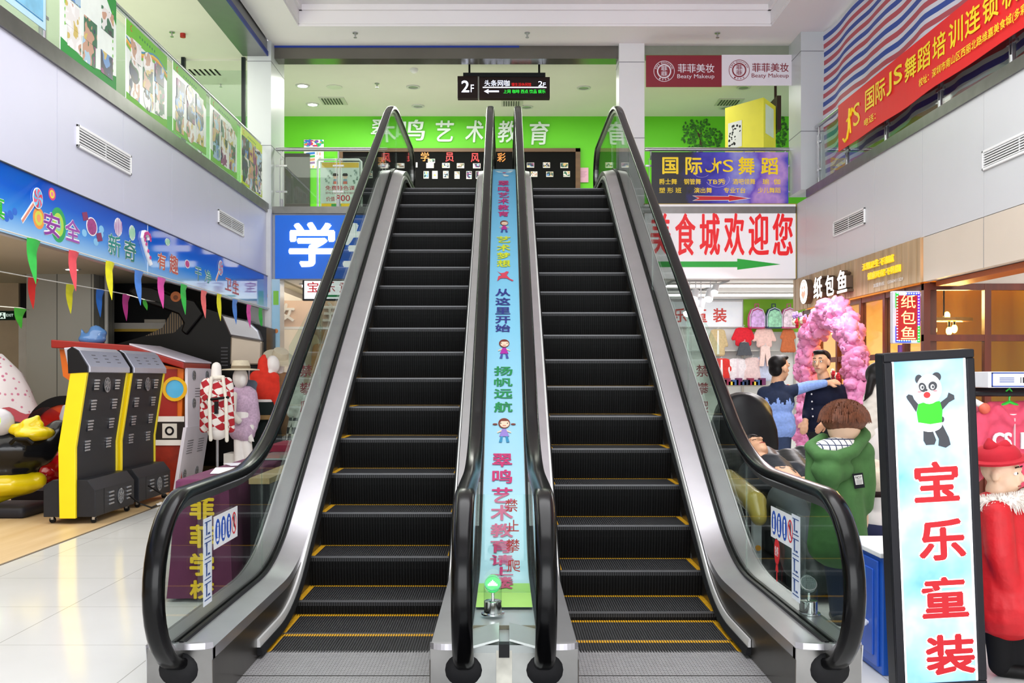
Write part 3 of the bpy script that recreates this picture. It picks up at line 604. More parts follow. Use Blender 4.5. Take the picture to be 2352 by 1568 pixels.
# stickers and notices fixed on the glass
def blue_icons(b, y0, z0, k):
    for i in range(4):
        x = y0 + .055 + i * .088
        if i < 3:
            b.disc(x, z0 + .07, .038, .001, .002, K('1d4fb0'), ry=.055)
            b.disc(x, z0 + .1, .008, .002, .003, WHITE); b.box((x - .008, z0 + .045, .002), (x + .008, z0 + .09, .003), WHITE); b.box((x - .02 + i * .01, z0 + .03, .002), (x + .012, z0 + .042, .003), WHITE)
        else:
            b.ring(x, z0 + .07, .042, .05, .001, .002, K('cc2030'), k=.78); b.poly([(x - .03, z0 + .1), (x - .024, z0 + .106), (x + .03, z0 + .04), (x + .024, z0 + .034)], .002, .003, K('cc2030')); b.disc(x, z0 + .08, .012, .001, .0018, K('333344'), ry=.03)
def stickers(root, X, s, extra):
    """on the steps' side of the outer glass, lettering upright for people riding"""
    root = PANE[X]; fr = fr_left(X + .006) if s < 0 else fr_right(X - .006); sg = 1 if s < 0 else -1
    def loc(y): return sg * y
    b = B(T=fr); a, c = sorted((loc(4.32 if s < 0 else 4.7), loc(4.7 if s < 0 else 4.36))); b.box((a, .53, 0), (c, .67, .001), mat('eceef0', .4)); blue_icons(b, a, .53, 1)
    b.obj('notice_sticker', root, label='white sticker with three blue discs and a red ring')
    yy = (4.17, 4.29) if s < 0 else (4.24, 4.36); a, c = sorted((loc(yy[0]), loc(yy[1]))); b = B(T=fr); b.box((a, .15 + .17, 0), (c, .68, .001), mat('dfe6ee', .4))
    for i in range(4):
        z = .34 + i * .085; m = K('2b4a86'); b.box((a + .015, z, .001), (c - .015, z + .004, .002), m); b.box((a + .015, z + .066, .001), (c - .015, z + .07, .002), m); b.box((a + .035, z + .014, .001), (a + .05, z + .05, .002), m); b.disc(a + .042, z + .058, .01, .001, .002, m); b.box((a + .06, z + .014, .001), (c - .03, z + .022, .002), m)
    b.obj('pictogram_strip', root, label='tall pale strip of blue pictograms')
    if extra:
        b = B(T=fr); y = loc(4.6); b.disc(y, .475, .043, 0, .001, K('d31f26'), ry=.06); b.poly([(y - .012, .42), (y + .012, .42), (y + .02, .385), (y - .02, .385)], 0, .001, K('d31f26')); b.box((y - .004, .34, 0), (y + .004, .39, .001), K('d31f26'))
        text(b, '急停', y - .03, .455, y + .03, .5, .001, WHITE, .01, .0008); b.obj('balloon_sticker', root, label='red balloon shaped emergency stop sticker')
stickers(EL, -1.24, -1, False); stickers(ER, 1.24, 1, True)
# ================================================================ signs, banners, posters
class FP:
    """a front-facing plane at depth Y, read off a picture patch with origin ox, oy and scale s"""
    def __init__(s, Y, ox=0, oy=0, k=1.): s.Y, s.ox, s.oy, s.k = Y, ox, oy, k; s.T = fr_front(Y)
    def x(s, u): return pX(s.ox + u / s.k, s.Y)
    def z(s, v): return pZ(s.oy + v / s.k, s.Y)
    def box(s, b, u0, v0, u1, v1, a, c, m): b.box((s.x(u0), s.z(v1), a), (s.x(u1), s.z(v0), c), m)
    def t(s, b, tx, u0, v0, u1, v1, z, m, bold=0., depth=.004, **k): text(b, tx, s.x(u0), s.z(v1), s.x(u1), s.z(v0), z, m, bold, depth, **k)
    def poly(s, b, pts, a, c, m): b.poly([(s.x(u), s.z(v)) for u, v in pts], a, c, m)
    def disc(s, b, u, v, r, z0, z1, m, ry=None, **k): b.disc(s.x(u), s.z(v), r / s.k * s.Y / F, z0, z1, m, (ry / s.k * s.Y / F) if ry else None, **k)
class SP:
    """the same for a side wall at X facing +X (s = 1) or -X (s = -1)"""
    def __init__(s, X, ox=0, oy=0, k=1.): s.X, s.ox, s.oy, s.k = X, ox, oy, k; s.sg = 1 if X < 0 else -1; s.T = fr_left(X) if X < 0 else fr_right(X)
    def y(s, u): return pY(s.ox + u / s.k, s.X)
    def p(s, u, v): Y = s.y(u); return (s.sg * Y, pZ(s.oy + v / s.k, Y))
    def t(s, b, tx, u0, u1, z0, z1, z, m, bold=0., depth=.004, **k): a, c = sorted((s.sg * s.y(u0), s.sg * s.y(u1))); text(b, tx, a, z0, c, z1, z, m, bold, depth, **k)

# ---- far facade: blue and white shop signs
f = FP(13.4); t = thing('shop_sign', 'blue shop sign with large white characters above the ladies shop', 'sign', (f.x(760), 13.4, f.z(640)))
b = B(T=f.T); f.box(b, 633, 495, 905, 640, 0, .03, mat('0a62cf', .3, e=.25, var=.02)); b.obj('panel', t)
b = B(T=f.T); wl = mat('ffffff', .4, e=.7, var=0); f.t(b, '学', 666, 512, 771, 613, .03, wl, .045, .02); f.t(b, '生', 790, 512, 893, 613, .03, wl, .045, .02); b.obj('lettering', t, label='raised white characters')
t = thing('shop_sign', 'white sign with red characters and a green arrow above the clothes shop', 'sign', (f.x(1660), 13.34, f.z(640)))
b = B(T=f.T); b.box((f.x(1480), f.z(640), 0), (3.835, f.z(470), .035), mat('f1f0f4', .35, e=.12, var=.01)); b.obj('panel', t)
b = B(T=f.T); b.box((f.x(1480) - .01, f.z(470), 0), (3.84, f.z(468.5), .04), mat('b59a3a', .4)); b.box((3.832, f.z(640), 0), (3.842, f.z(470), .04)); b.obj('frame', t)
b = B(T=f.T)
for c, x in zip('美食城欢迎您', (1493, 1550, 1606, 1662, 1718, 1773)): f.t(b, c, x, 491, x + 46, 587, .035, mat('e8131c', .4, e=.15, var=0), .02, .003)
b.obj('lettering', t, label='red condensed characters')
b = B(T=f.T); f.poly(b, [(1500, 601), (1692, 601), (1692, 594.5), (1791, 607.5), (1692, 620), (1692, 614), (1500, 614)], .035, .038, mat('12a22d', .4, e=.1, var=0)); b.obj('arrow', t, label='green arrow')

# ---- purple dance sign hung on the landing railing
f = FP(13.40, 1440, 80, 3.564); t = thing('dance_school_sign', 'dark blue and purple dance sign with yellow characters and a red arrow', 'sign', (f.x(755), 13.4, f.z(1380)))
def galaxy():
    M = pmat('purple_sky_print', .35); tt, L, bs = nodes(M); tc = tt.new('ShaderNodeTexCoord'); s = tt.new('ShaderNodeSeparateXYZ'); L.new(tc.outputs['Object'], s.inputs[0])
    mr = tt.new('ShaderNodeMapRange'); mr.inputs[1].default_value = -.75; mr.inputs[2].default_value = .95; L.new(s.outputs['X'], mr.inputs[0])
    n = tt.new('ShaderNodeTexNoise'); n.inputs['Scale'].default_value = 3.2; n.inputs['Detail'].default_value = 4; L.new(tc.outputs['Object'], n.inputs['Vector'])
    a = tt.new('ShaderNodeMath'); a.operation = 'MULTIPLY_ADD'; a.inputs[1].default_value = .55; a.inputs[2].default_value = -.28; L.new(n.outputs['Fac'], a.inputs[0])
    c = tt.new('ShaderNodeMath'); c.operation = 'ADD'; L.new(mr.outputs[0], c.inputs[0]); L.new(a.outputs[0], c.inputs[1])
    q = ramp(tt, [(.15, '15161f'), (.33, '2a20a8'), (.5, '5a55d8'), (.62, '9f9fe8'), (.72, '6e4fd0'), (.85, 'c79be0'), (1, '4b46c8')]); L.new(c.outputs[0], q.inputs[0]); L.new(q.outputs[0], bs.inputs['Base Color']); return M
b = B(T=f.T); f.box(b, 200, 962, 1318, 1382, 0, .02, galaxy()); b.obj('panel', t)
b = B(T=f.T); Y1 = mat('f7d50c', .4, e=.1, var=0)
f.t(b, '国', 288, 1005, 417, 1142, .02, Y1, .03); f.t(b, '际', 477, 1005, 612, 1146, .02, Y1, .03); f.t(b, '舞', 908, 1003, 1040, 1146, .02, Y1, .03); f.t(b, '蹈', 1095, 1007, 1232, 1146, .02, Y1, .03)
f.t(b, 'S', 783, 1025, 868, 1125, .02, Y1, -.01)
b.tube([(f.x(u), f.z(v), .024) for u, v in ((640, 1100), (650, 1118), (680, 1122), (708, 1105), (716, 1060), (714, 1010))], [.006, .012, .014, .012, .012, .008], Y1, 6)
f.poly(b, [(690, 1048), (722, 1062), (738, 1046), (760, 1034), (774, 1042), (768, 1062), (752, 1052), (744, 1072), (748, 1100), (744, 1136), (738, 1136), (734, 1100), (722, 1074), (700, 1064)], .02, .024, Y1)
b.obj('lettering', t, label='large yellow characters')
for s_, u0, u1, v0, v1 in (('爵士舞', 262, 407, 1180, 1227), ('钢管舞', 464, 602, 1180, 1227), ('TB秀', 658, 805, 1180, 1227), ('酒吧领舞', 862, 1046, 1180, 1227), ('瑜  伽', 1106, 1250, 1180, 1227), ('塑 形 班', 262, 443, 1252, 1297), ('演出舞', 546, 692, 1252, 1297), ('专业T台', 788, 967, 1252, 1297), ('少儿舞蹈', 1068, 1252, 1252, 1297)): b = B(T=f.T); f.t(b, s_, u0, v0, u1, v1, .02, Y1, .012); b.obj('small_lettering', t)
b = B(T=f.T); ar = [(532, 1318), (828, 1322), (828, 1311), (1012, 1340), (828, 1368), (828, 1358), (532, 1360), (580, 1339)]
f.poly(b, ar, .02, .022, WHITE); f.poly(b, [(545, 1322), (833, 1326), (833, 1317), (985, 1340), (833, 1362), (833, 1353), (545, 1356), (590, 1339)], .022, .024, RED); b.obj('arrow', t, label='red arrow with white outline')
b = B(T=f.T); lt = K('c8b8f0'); b.ring(f.x(740), f.z(1185), .1, .104, .02, .021, lt, 20, 200, 380, k=1.5); b.ring(f.x(610), f.z(1130), .06, .063, .02, .021, lt, 20, 120, 330, k=1.6); b.obj('swirl_print', t)

# ---- makeup school banner
f = FP(13.38, 1440, 80, 3.564); t = thing('makeup_banner', 'dark red and white makeup school banner beside the white pillar', 'banner', (f.x(765), 13.38, f.z(425)))
MR = mat('8a1128', .45, var=.02); MW = mat('efe9f2', .45, var=.01)
b = B(T=f.T); f.box(b, 155, 170, 774, 428, 0, .012, MR); b.obj('red_half', t, label='dark red half'); b = B(T=f.T); f.box(b, 774, 165, 1379, 417, 0, .012, MW); b.obj('white_half', t, label='white half')
def emblem(b, cx, cy, a, c):
    X, Z, r = f.x(cx), f.z(cy), 86 / 3.564 * f.Y / F
    b.ring(X, Z, r * .95, r, .012, .014, a, 32); b.ring(X, Z, r * .56, r * .68, .012, .014, a, 32)
    for s_, a0, a1 in (('FIFI EDUCATION', 160, 20), ('1998', 240, 300)):
        for i, ch in enumerate(s_):
            if ch == ' ': continue
            an = R(a0 + (a1 - a0) * i / (len(s_) - 1)); x, y, h = X + r * .815 * math.cos(an), Z + r * .815 * math.sin(an), r * .085
            text(b, ch, x - h * (.35 if ch == 'I' else .8), y - h, x + h * (.35 if ch == 'I' else .8), y + h, .012, a, .01, .002, rot=an - math.pi / 2 if a0 == 160 else an + math.pi / 2)
    text(b, '菲', X - r * .3, Z + r * .02, X + r * .3, Z + r * .5, .012, a, .02, .002); text(b, '菲', X - r * .3, Z - r * .48, X + r * .3, Z - r * .02, .012, a, .02, .002)
for cx, cy, du, dv, a in ((303, 300, 0, 0, MW), (917, 291, 608, -6, MR)):
    b = B(T=f.T); emblem(b, cx, cy, a, None); b.obj('emblem', t)
    b = B(T=f.T); f.t(b, '菲菲美妆', 415 + du, 240 + dv, 713 + du, 312 + dv, .012, a, .012, .003); b.obj('lettering', t); b = B(T=f.T); f.t(b, 'Beaty Makeup', 411 + du, 325 + dv, 714 + du, 368 + dv, .012, a, .0, .003); b.obj('lettering', t)

# ---- hanging LED direction sign
f = FP(14.2, 1040, 80, 3.564); t = thing('hanging_sign', 'dark hanging LED direction sign reading 2F below the landing ceiling', 'sign', (f.x(415), 14.2, f.z(528)))
HB = mat('23120f', .3); b = B(T=f.T); f.box(b, 40, 347, 205, 527, -.06, .06, HB); f.box(b, 217, 355, 793, 527, -.06, .06, HB); b.obj('box', t, bevel=.004)
b = B(T=f.T); f.box(b, 205, 350, 217, 527, -.055, .055, mat('8b8d86', .5)); b.obj('gap_strip', t)
b = B(T=f.T); f.box(b, 86, 318, 757, 352, -.05, .05, mat('15181c', .5)); b.obj('top_bar', t)
for u in (136, 707): b = B(); b.cyl((f.x(u), 14.2, f.z(320)), (f.x(u), 14.2, 5.66), .015, BLACK); b.obj('hanging_rod', t)
b = B(T=f.T); LW_ = mat('dfe6ff', .4, e=1.3, var=0); LG = mat('22e03a', .4, e=1., var=0); LR = mat('d01010', .4, e=.8, var=0)
f.t(b, '2', 73, 385, 135, 480, .06, LW_, .03); f.t(b, 'F', 148, 418, 174, 480, .06, LW_, .0); f.t(b, '头条网咖', 260, 381, 465, 431, .06, LW_, .0); f.t(b, '慢生活休闲馆', 480, 403, 640, 431, .06, LR, .0); f.t(b, '2', 698, 390, 733, 432, .06, LW_, .0); f.t(b, 'F', 738, 402, 759, 432, .06, LW_, .0)
f.box(b, 246, 436, 765, 444, .06, .063, LW_); f.poly(b, [(256, 472), (294, 453), (290, 466), (378, 466), (378, 479), (290, 479), (294, 492)], .06, .063, LW_)
f.t(b, '上网 咖啡 西点 饮品 娱乐', 415, 458, 757, 489, .06, LG, .0); b.obj('led_lettering', t)

# ---- landing wall: white characters, notice board, posters
f = FP(17.09, 800, 240, 3.675); t = thing('wall_lettering', 'row of pale brush style characters on the green landing wall', 'lettering', (f.x(940), 17.09, f.z(340)))
CW = mat('dbe8e0', .5, var=.02)
for c, u0, u1, v0, v1 in (('翠', 190, 345, 130, 275), ('鸣', 400, 640, 130, 305), ('艺', 728, 880, 138, 314), ('术', 985, 1135, 136, 320), ('教', 1258, 1420, 140, 322), ('育', 1520, 1685, 146, 340)):
    b = B(T=f.T); f.t(b, c, u0, v0, u1, v1, 0, CW, .018, .02, slant=.08); b.obj('character', t)
f = FP(17.06, 800, 240, 3.675); t = thing('notice_board', 'long black notice board with pinned photos under the pale characters', 'notice board', (f.x(950), 17.06, 3.5))
BR = wood_mat('board_frame_wood', '5a3f26', '6e4f31', 0, 1., .5); z0 = 3.5; zt = f.z(400); xa, xb = f.x(-45), f.x(1918)
b = B(T=f.T); b.box((xa, z0, -.03), (xb, zt, -.005), mat('030303', .85)); b.obj('board', t)
b = B(T=f.T); b.box((xa - .04, zt, -.03), (xb + .14 * 0 + .16 * .5, zt + .06, .02), BR); b.box((xa - .06, z0, -.03), (xa, zt + .06, .02)); b.box((xb, z0, -.03), (xb + .08, zt + .06, .02)); b.obj('frame', t)
OR_, RD_ = mat('e08a3a', .5, e=.1), mat('d8383a', .5, e=.1)
for c, u, v, m in (('学', 612, 402, OR_), ('员', 820, 405, RD_), ('风', 1035, 410, RD_), ('彩', 1258, 408, OR_), ('翠', 250, 446, OR_)): b = B(T=f.T); f.t(b, c, u, v, u + 70, v + 76, -.004, m, .02, .006); b.obj('character', t, label=('orange' if m is OR_ else 'red') + ' cut out character')
PC = ['8fa7b8', '9a8f7c', 'b3a07e', '7d93a0', 'c9c5b8', '8b5f4c', '54709c', '5d8f7a', 'a97b96']
for i, (u, v, w, h) in enumerate(((658, 492, 64, 44), (792, 493, 64, 42), (916, 495, 62, 42), (1052, 496, 64, 42), (1507, 490, 62, 42), (1643, 488, 60, 46), (1790, 492, 66, 44), (672, 458, 60, 34), (635, 562, 44, 62), (708, 560, 46, 66), (800, 560, 46, 62), (896, 564, 44, 62), (996, 562, 46, 66), (1076, 562, 44, 64), (1540, 564, 56, 46), (1670, 566, 60, 44), (1815, 562, 56, 48), (140, 490, 60, 40), (570, 488, 14, 42), (160, 560, 46, 60), (330, 570, 46, 60))):
    b = B(T=f.T); f.box(b, u, v, u + w, v + h, -.004, .0, mat('d9d6cf', .4)); f.box(b, u + 3, v + 3, u + w - 3, v + h - 8, 0, .001, ph(i, 14.)); b.obj('photo', t)
def print_sheet(name, label, cat, f, u0, v0, u1, v1, bg_, blocks, chars, th=.004):
    b = B(T=f.T); f.box(b, u0, v0, u1, v1, 0, th, bg_)
    for i, q in enumerate(blocks): f.box(b, q[0], q[1], q[2], q[3], th, th + .001 + i * .0001, q[4])
    for q in chars: f.t(b, q[0], q[1], q[2], q[3], q[4], th + .001, q[5], q[6] if len(q) > 6 else .01, .001)
    return b.top(name, label, cat)
f = FP(17.08, 600, 80, 3.564)
b = B(T=f.T); f.box(b, 350, 858, 512, 1092, 0, .004, mat('f3f3ee', .4))
q = random.Random(3)
for i in range(34): c = ['e23a2e', 'f08c1c', '2f6fd0', '35b04a', '8a3fb0', '22a8c8'][q.randrange(6)]; f.disc(b, 358 + q.random() * 146, 866 + q.random() * 44, 6 + q.random() * 12, .004, .0045 + i * .00005, K(c), ry=5 + q.random() * 9, n=9)
for i, c in enumerate(('2f80d8', '2fae50', 'e57a28', '8a4a9a')): f.poly(b, [(368, 966 + i * 26), (440, 958 + i * 26), (440, 976 + i * 26), (368, 984 + i * 26)], .004, .006, K(c))
for i in range(10): f.disc(b, 356 + q.random() * 120, 1068 + q.random() * 18, 8, .004, .0047 + i * .0001, K(['f0c81c', 'e57a28', '35b04a'][i % 3]), ry=6, n=8)
f.t(b, '翠', 452, 960, 466, 985, .004, K('8a6a50'), 0, .001); f.t(b, '美', 472, 960, 490, 990, .004, K('d05a30'), 0, .001); f.t(b, '术', 472, 1000, 490, 1030, .004, K('d05a30'), 0, .001)
b.top('wall_poster', 'small poster with splashes of bright paint on the green wall', 'poster')
f = FP(17.08, 1040, 80, 3.564); b = B(T=f.T); f.box(b, 1026, 1087, 1110, 1207, 0, .003, mat('dba8bd', .5))
for i in range(6): f.box(b, 1042, 1118 + i * 9, 1096 - (i % 3) * 8, 1120 + i * 9, .003, .0035, K('9a6a80'))
b.top('paper_notice', 'small pink paper notice beside the black notice board', 'notice')
# promotional easel board behind the railing
f = FP(14.6, 600, 80, 3.564); t = thing('poster_stand', 'standing poster board with a yellow header behind the landing railing', 'poster stand', (f.x(640), 14.6, 3.42))
b = B(T=f.T); f.box(b, 484, 1040, 806, 1420, 0, .01, mat('d9e8de', .4)); f.box(b, 496, 1046, 800, 1088, .01, .011, K('e8c23a')); f.box(b, 494, 1380, 800, 1420, .01, .011, K('e8c81c')); f.box(b, 575, 1384, 655, 1420, .011, .012, K('3aa648'))
RD2 = K('b8283a'); f.t(b, '免费特色课', 526, 1235, 766, 1274, .011, RD2, .015, .001); f.t(b, '翠鸣全助艺术高奖福利', 526, 1285, 766, 1305, .011, K('9a5a60'), 0, .001); f.t(b, '价值', 532, 1325, 604, 1362, .011, RD2, .01, .001); f.t(b, '800', 612, 1312, 728, 1362, .011, RD2, .03, .001); f.t(b, '元', 735, 1335, 756, 1362, .011, RD2, .01, .001)
GD = K('2a6a4a'); q = random.Random(5)
for i, c in enumerate('阳光培训口才书法艺术美术舞蹈音乐'): a = i % 2; u = (512 + q.random() * 60) if a else (722 + q.random() * 60); v = 1105 + (i // 2) * 14; f.t(b, c, u, v, u + 18, v + 18, .011, GD, .01, .001)
for u in (608, 688): f.disc(b, u, 1160, 20, .011, .012, K('e8c9b0')); f.poly(b, [(u - 24, 1150), (u - 16, 1134), (u + 16, 1134), (u + 24, 1150), (u + 14, 1158), (u - 14, 1158)], .012, .013, K('33302e')); f.poly(b, [(u - 22, 1222), (u - 14, 1182), (u + 14, 1182), (u + 22, 1222)], .011, .012, K('8fa8b8')); f.box(b, u - 16, 1200, u + 16, 1222, .012, .013, K('d8705a'))
b.obj('poster', t)
b = B(); fr = [(462, 1640), (462, 1030), (470, 1020), (800, 1020), (818, 1036), (822, 1640)]; b.tube([(f.x(u), 14.61, max(3.425, f.z(v))) for u, v in fr], .016, mat('dfe3e0', .3), 8); b.obj('tube_frame', t, smooth=True)
# tree mural and yellow box
f = FP(17.095, 1440, 80, 3.564); b = B(T=f.T); q = random.Random(11); m1, m2, m3 = K('2f7a10'), K('1f5a0c'), K('3e2a18')
f.poly(b, [(590, 960), (596, 860), (572, 800), (560, 785), (566, 778), (600, 815), (606, 790), (614, 792), (610, 830), (620, 880), (622, 960)], 0, .003, m3)
for cx, cy, rx, ry, n in ((540, 760, 90, 62, 70), (690, 850, 90, 90, 110), (520, 850, 70, 40, 46), (640, 730, 40, 40, 24), (560, 930, 60, 30, 30), (1265, 800, 50, 130, 80)):
    if cx == 1265: b.top('tree_mural', 'dark green tree mural left of the yellow box column', 'mural'); b = B(T=f.T)
    for i in range(n): a, r = q.random() * 6.28, q.random() ** .5; f.disc(b, cx + rx * r * math.cos(a), cy + ry * r * math.sin(a), 6 + q.random() * 9, .003 + .00002 * i, .004 + .00002 * i, (m1, m2)[q.randrange(2)], ry=4 + q.random() * 8, n=6, a=q.random() * 3)
b.top('tree_mural', 'narrow strip of tree mural between the yellow box column and the pillar', 'mural')
A_, B_, C_ = V((3.26, 15.0)), V((3.68, 14.42)), V((3.98, 14.9)); D_ = A_ + C_ - B_; t = thing('yellow_box_column', 'yellow box column with black and white prints on the landing', 'column', (3.6, 14.7, 3.42))
b = B(); b.add([(p.x, p.y, z) for z in (3.42, 5.24) for p in (A_, B_, C_, D_)], [(0, 1, 5, 4), (1, 2, 6, 5), (2, 3, 7, 6), (3, 0, 4, 7), (4, 5, 6, 7), (0, 3, 2, 1)], mat('f0e42a', .5, var=.03)); b.obj('box', t)
def onface(p, q_): d = (q_ - p).normalized(); n = V((d.y, -d.x)); return MX(((d.x, 0, n.x, p.x), (d.y, 0, n.y, p.y), (0, 1, 0, 0), (0, 0, 0, 1)))
inkm = mat('e6e6e4', .5); blk = mat('17171a', .5); T1 = onface(A_, B_); Lf = (B_ - A_).length; q = random.Random(4)
b = B(T=T1); b.poly([(.06, 4.62), (.32, 4.62), (.32, 5.0), (.06, 5.0)], .001, .004, inkm)
for i in range(26): b.disc(.08 + q.random() * .22, 4.65 + q.random() * .32, .008 + q.random() * .014, .004, .005, blk, ry=.004 + q.random() * .02, n=8, a=q.random() * 3)
b.obj('ink_print', t); b = B(T=T1); b.poly([(.2, 3.9), (.56, 3.9), (.56, 4.5), (.2, 4.5)], .001, .004, mat('4a4a4c', .5))
for i in range(24): b.disc(.24 + q.random() * .28, 3.95 + q.random() * .5, .01 + q.random() * .02, .004, .005 + i * .00001, (blk, inkm, K('b0605a'), K('6a5a8a'))[q.randrange(4)], ry=.006 + q.random() * .02, n=8)
b.obj('dark_print', t); T2 = onface(B_, C_); b = B(T=T2)
for z in (4.75, 4.1): b.poly([(.08, z), (.46, z), (.46, z + .42), (.08, z + .42)], .001, .003, mat('dfe8d8', .5))
b.obj('side_sheet', t)
b = B(); b.add([(p.x, p.y, z) for z in (4.9, 5.4) for p in (V((4.0, 14.9)), V((4.06, 14.9)), V((4.06, 15.3)), V((4.0, 15.3)))], [(0, 1, 5, 4), (1, 2, 6, 5), (2, 3, 7, 6), (3, 0, 4, 7), (4, 5, 6, 7), (0, 3, 2, 1)], mat('3c1c14', .5)); b.cyl((4.03, 15.1, 5.4), (4.03, 15.1, 5.66), .02); b.top('hanging_sign', 'dark brown hanging sign seen edge on beside the yellow box', 'sign')

# ---- green school posters on the gallery railing
def poster(i, u0, u1, z0, z1, label, style):
    X = XL - .035; y0, y1 = pY(u0, X), pY(u1, X); w = y1 - y0; h = z1 - z0; fr = fr_left(X) @ MX.Translation((y0, z0, 0)); q = random.Random(i); b = B(T=fr); n = .006
    g1, g2, g3, wh = K('6cc224'), K('1f9438'), K('c8e01c'), mat('eef6ee', .35)
    if style == 'green': b.box((0, 0, 0), (w, h, n), wh); b.poly([(0, 0), (w, 0), (w, .12), (w * .5, .05), (0, .1)], n, n + .001, g2); b.poly([(w * .45, h), (w, h), (w, h - .2), (w * .8, h - .05)], n, n + .001, g2); b.box((0, 0, n), (.02, h * .1, n + .0005), g2)
    elif style == 'rainbow':
        b.box((0, 0, 0), (w, h, n), wh); b.box((0, h * .8, n), (w, h, n + .001), g1); b.poly([(0, 0), (w, 0), (w, .08), (w * .5, .03), (0, .06)], n, n + .001, g1)
        for k, c in enumerate(('3f8fb0', 'f0c838', 'e8953a', '7cc03a')): b.poly([(x * w / 8, h * .8 - k * .018 - .05 * math.sin(x * .8 + .2)) for x in range(9)] + [(x * w / 8, h * .8 - (k + 1.3) * .018 - .05 * math.sin(x * .8 + .2)) for x in range(8, -1, -1)], n + .0012 + k * .0002, n + .0015 + k * .0002, K(c))
    elif style == 'blue': b.box((0, 0, 0), (w, h, n), mat('b7dcec', .35)); b.box((.04, .06, n), (w - .04, h - .04, n + .001), mat('7fc0e0', .4, var=.2, sc=6)); b.box((.04, .045, n), (w - .04, .055, n + .001), K('2f80b0'))
    elif style == 'lime': b.box((0, 0, 0), (w, h, n), mat('dcecc0', .35)); b.box((0, 0, n), (w, .09, n + .001), g3); b.box((0, h * .84, n), (w, h, n + .001), g3)
    else: b.box((0, 0, 0), (w, h, n), wh); b.poly([(0, h), (w, h), (w, h * .72), (w * .75, h * .86), (0, h * .88)], n, n + .001, g1); b.poly([(0, 0), (w, 0), (w, h * .12), (w * .6, .04), (0, h * .18)], n, n + .001, g1)
    cols = ['3c5a98', '2a4a7a', '78a0c8', '5f9a8a', 'a85aa8', 'c8dcec', '26384c', '8ab0d0', 'c8d8d0', '485878']
    if style != 'blue':
        dark = style in ('rainbow', 'round'); nx, ny = 3, 3
        for r in range(ny):
            for c in range(nx):
                if style == 'green' and (r + c) % 4 == 3: continue
                cx, cy = w * (.2 + .3 * c) + (q.random() - .5) * .05, h * (.2 + .24 * r) + (q.random() - .5) * .04; s = w * (.115 if style != 'lime' else .15)
                m = ph(q.randrange(9), 5.); dz = .0004 * (3 * r + c)
                if dark and (r + c) % 2: b.disc(cx, cy, s * 1.05, n + .0016, n + .0024 + dz, m, ry=s * .9, n=14)
                else: b.box((cx - s, cy - s * .75, n + .0016), (cx + s, cy + s * .75, n + .0024 + dz), m)
        b.ring(w * .12, h * .93, .018, .026, n + .001, n + .002, K('d8402a'), 14, 70, 300)
        for k in range(7): b.box((w * .3 + k * w * .06, h * .9, n + .001), (w * .3 + k * w * .06 + .02, h * .93, n + .002), K('2f7a50'))
        if style == 'green':
            for k in range(9): b.disc(w * .93, h * (.2 + .08 * k), .008, n + .001, n + .002, g1, ry=.014, n=8); b.disc(w * .07, h * (.3 + .07 * k), .008, n + .001, n + .002, g1, ry=.014, n=8)
    if style == 'text':
        for k in range(4):
            for l in range(26): b.box((w * (.08 + .1 * k), h * (.3 + .018 * l), n + .0031), (w * (.1 + .1 * k), h * (.31 + .018 * l), n + .0034), K('4a8a70'))
    return b.top('school_poster', label, 'poster', 'school posters hung on the gallery railing')
poster(1, -130, 103, 3.63, 4.32, 'pale blue poster at the cut off end of the gallery railing', 'blue')
poster(2, 137, 265, 3.57, 4.3, 'white school poster with yellow stars and a dark green lower edge', 'green')
poster(3, 288, 382, 3.575, 4.24, 'school poster with rainbow bands and black cloud shaped photos', 'rainbow')
poster(4, 396, 472, 3.6, 4.26, 'school poster with round photos beside the rainbow poster', 'round')
poster(5, 482, 543, 3.585, 4.26, 'school poster with columns of fine text on the gallery railing', 'text')
poster(6, 553, 601, 3.59, 4.26, 'lime edged school poster at the pillar end of the gallery railing', 'lime')

# ---- candy banner of the arcade
f = SP(-3.085, 0, 440, 5.2275); y0, y1 = 2.0, 13.3; t = thing('candy_banner', 'long glossy blue arcade banner printed with sweets and bubble characters', 'banner', (-3.085, 8, 2.155))
b = B(T=f.T); b.box((y0, 2.155, -.03), (8.79, 2.585, 0), gradient('candy_blue_print', 'Z', 0.0, .43, [(0, 'a8d4f2'), (.35, '3f92e4'), (.7, '0a5cd0'), (1, '0648bc')], .06)); b.box((8.8, 2.155, -.03), (y1, 2.585, 0)); b.obj('panel', t)
f2 = SP(-3.085, 300, 500, 6.029)
def bubble(ff, ch, u0, u1, v0, v1, c, lean=0.):
    b = B(T=f.T); y = sorted((ff.y(u0), ff.y(u1))); ym = (y[0] + y[1]) / 2; z0, z1 = pZ(ff.oy + v1 / ff.k, ym), pZ(ff.oy + v0 / ff.k, ym)
    text(b, ch, y[0] + .012, z0 + .012, y[1] - .012, z1 - .012, .001, K('f4f4f6'), .085, .001, rot=lean); text(b, ch, y[0] + .012, z0 + .012, y[1] - .012, z1 - .012, .003, K(c), .022, .001, rot=lean); b.obj('bubble_character', t)
for a in ((f, '全', 770, 965, 320, 620, 'a04fb0'), (f, '安', 510, 725, 235, 560, '8f35a0'), (f, '新', 1290, 1450, 500, 790, '1f8f86'), (f, '奇', 1480, 1635, 570, 850, '0f7a6a'), (f2, '有', 365, 490, 470, 735, 'd0572c'), (f2, '趣', 530, 660, 500, 795, 'c8503a'), (f2, '干', 885, 985, 668, 885, '128a92'), (f2, '净', 1020, 1120, 710, 920, '1a9a9c'), (f2, '卫', 1305, 1395, 825, 1020, 'b02c48'), (f2, '生', 1405, 1500, 855, 1070, 'a8284a'), (f, '真', -180, 62, 20, 330, '2ab82c')): bubble(*a)
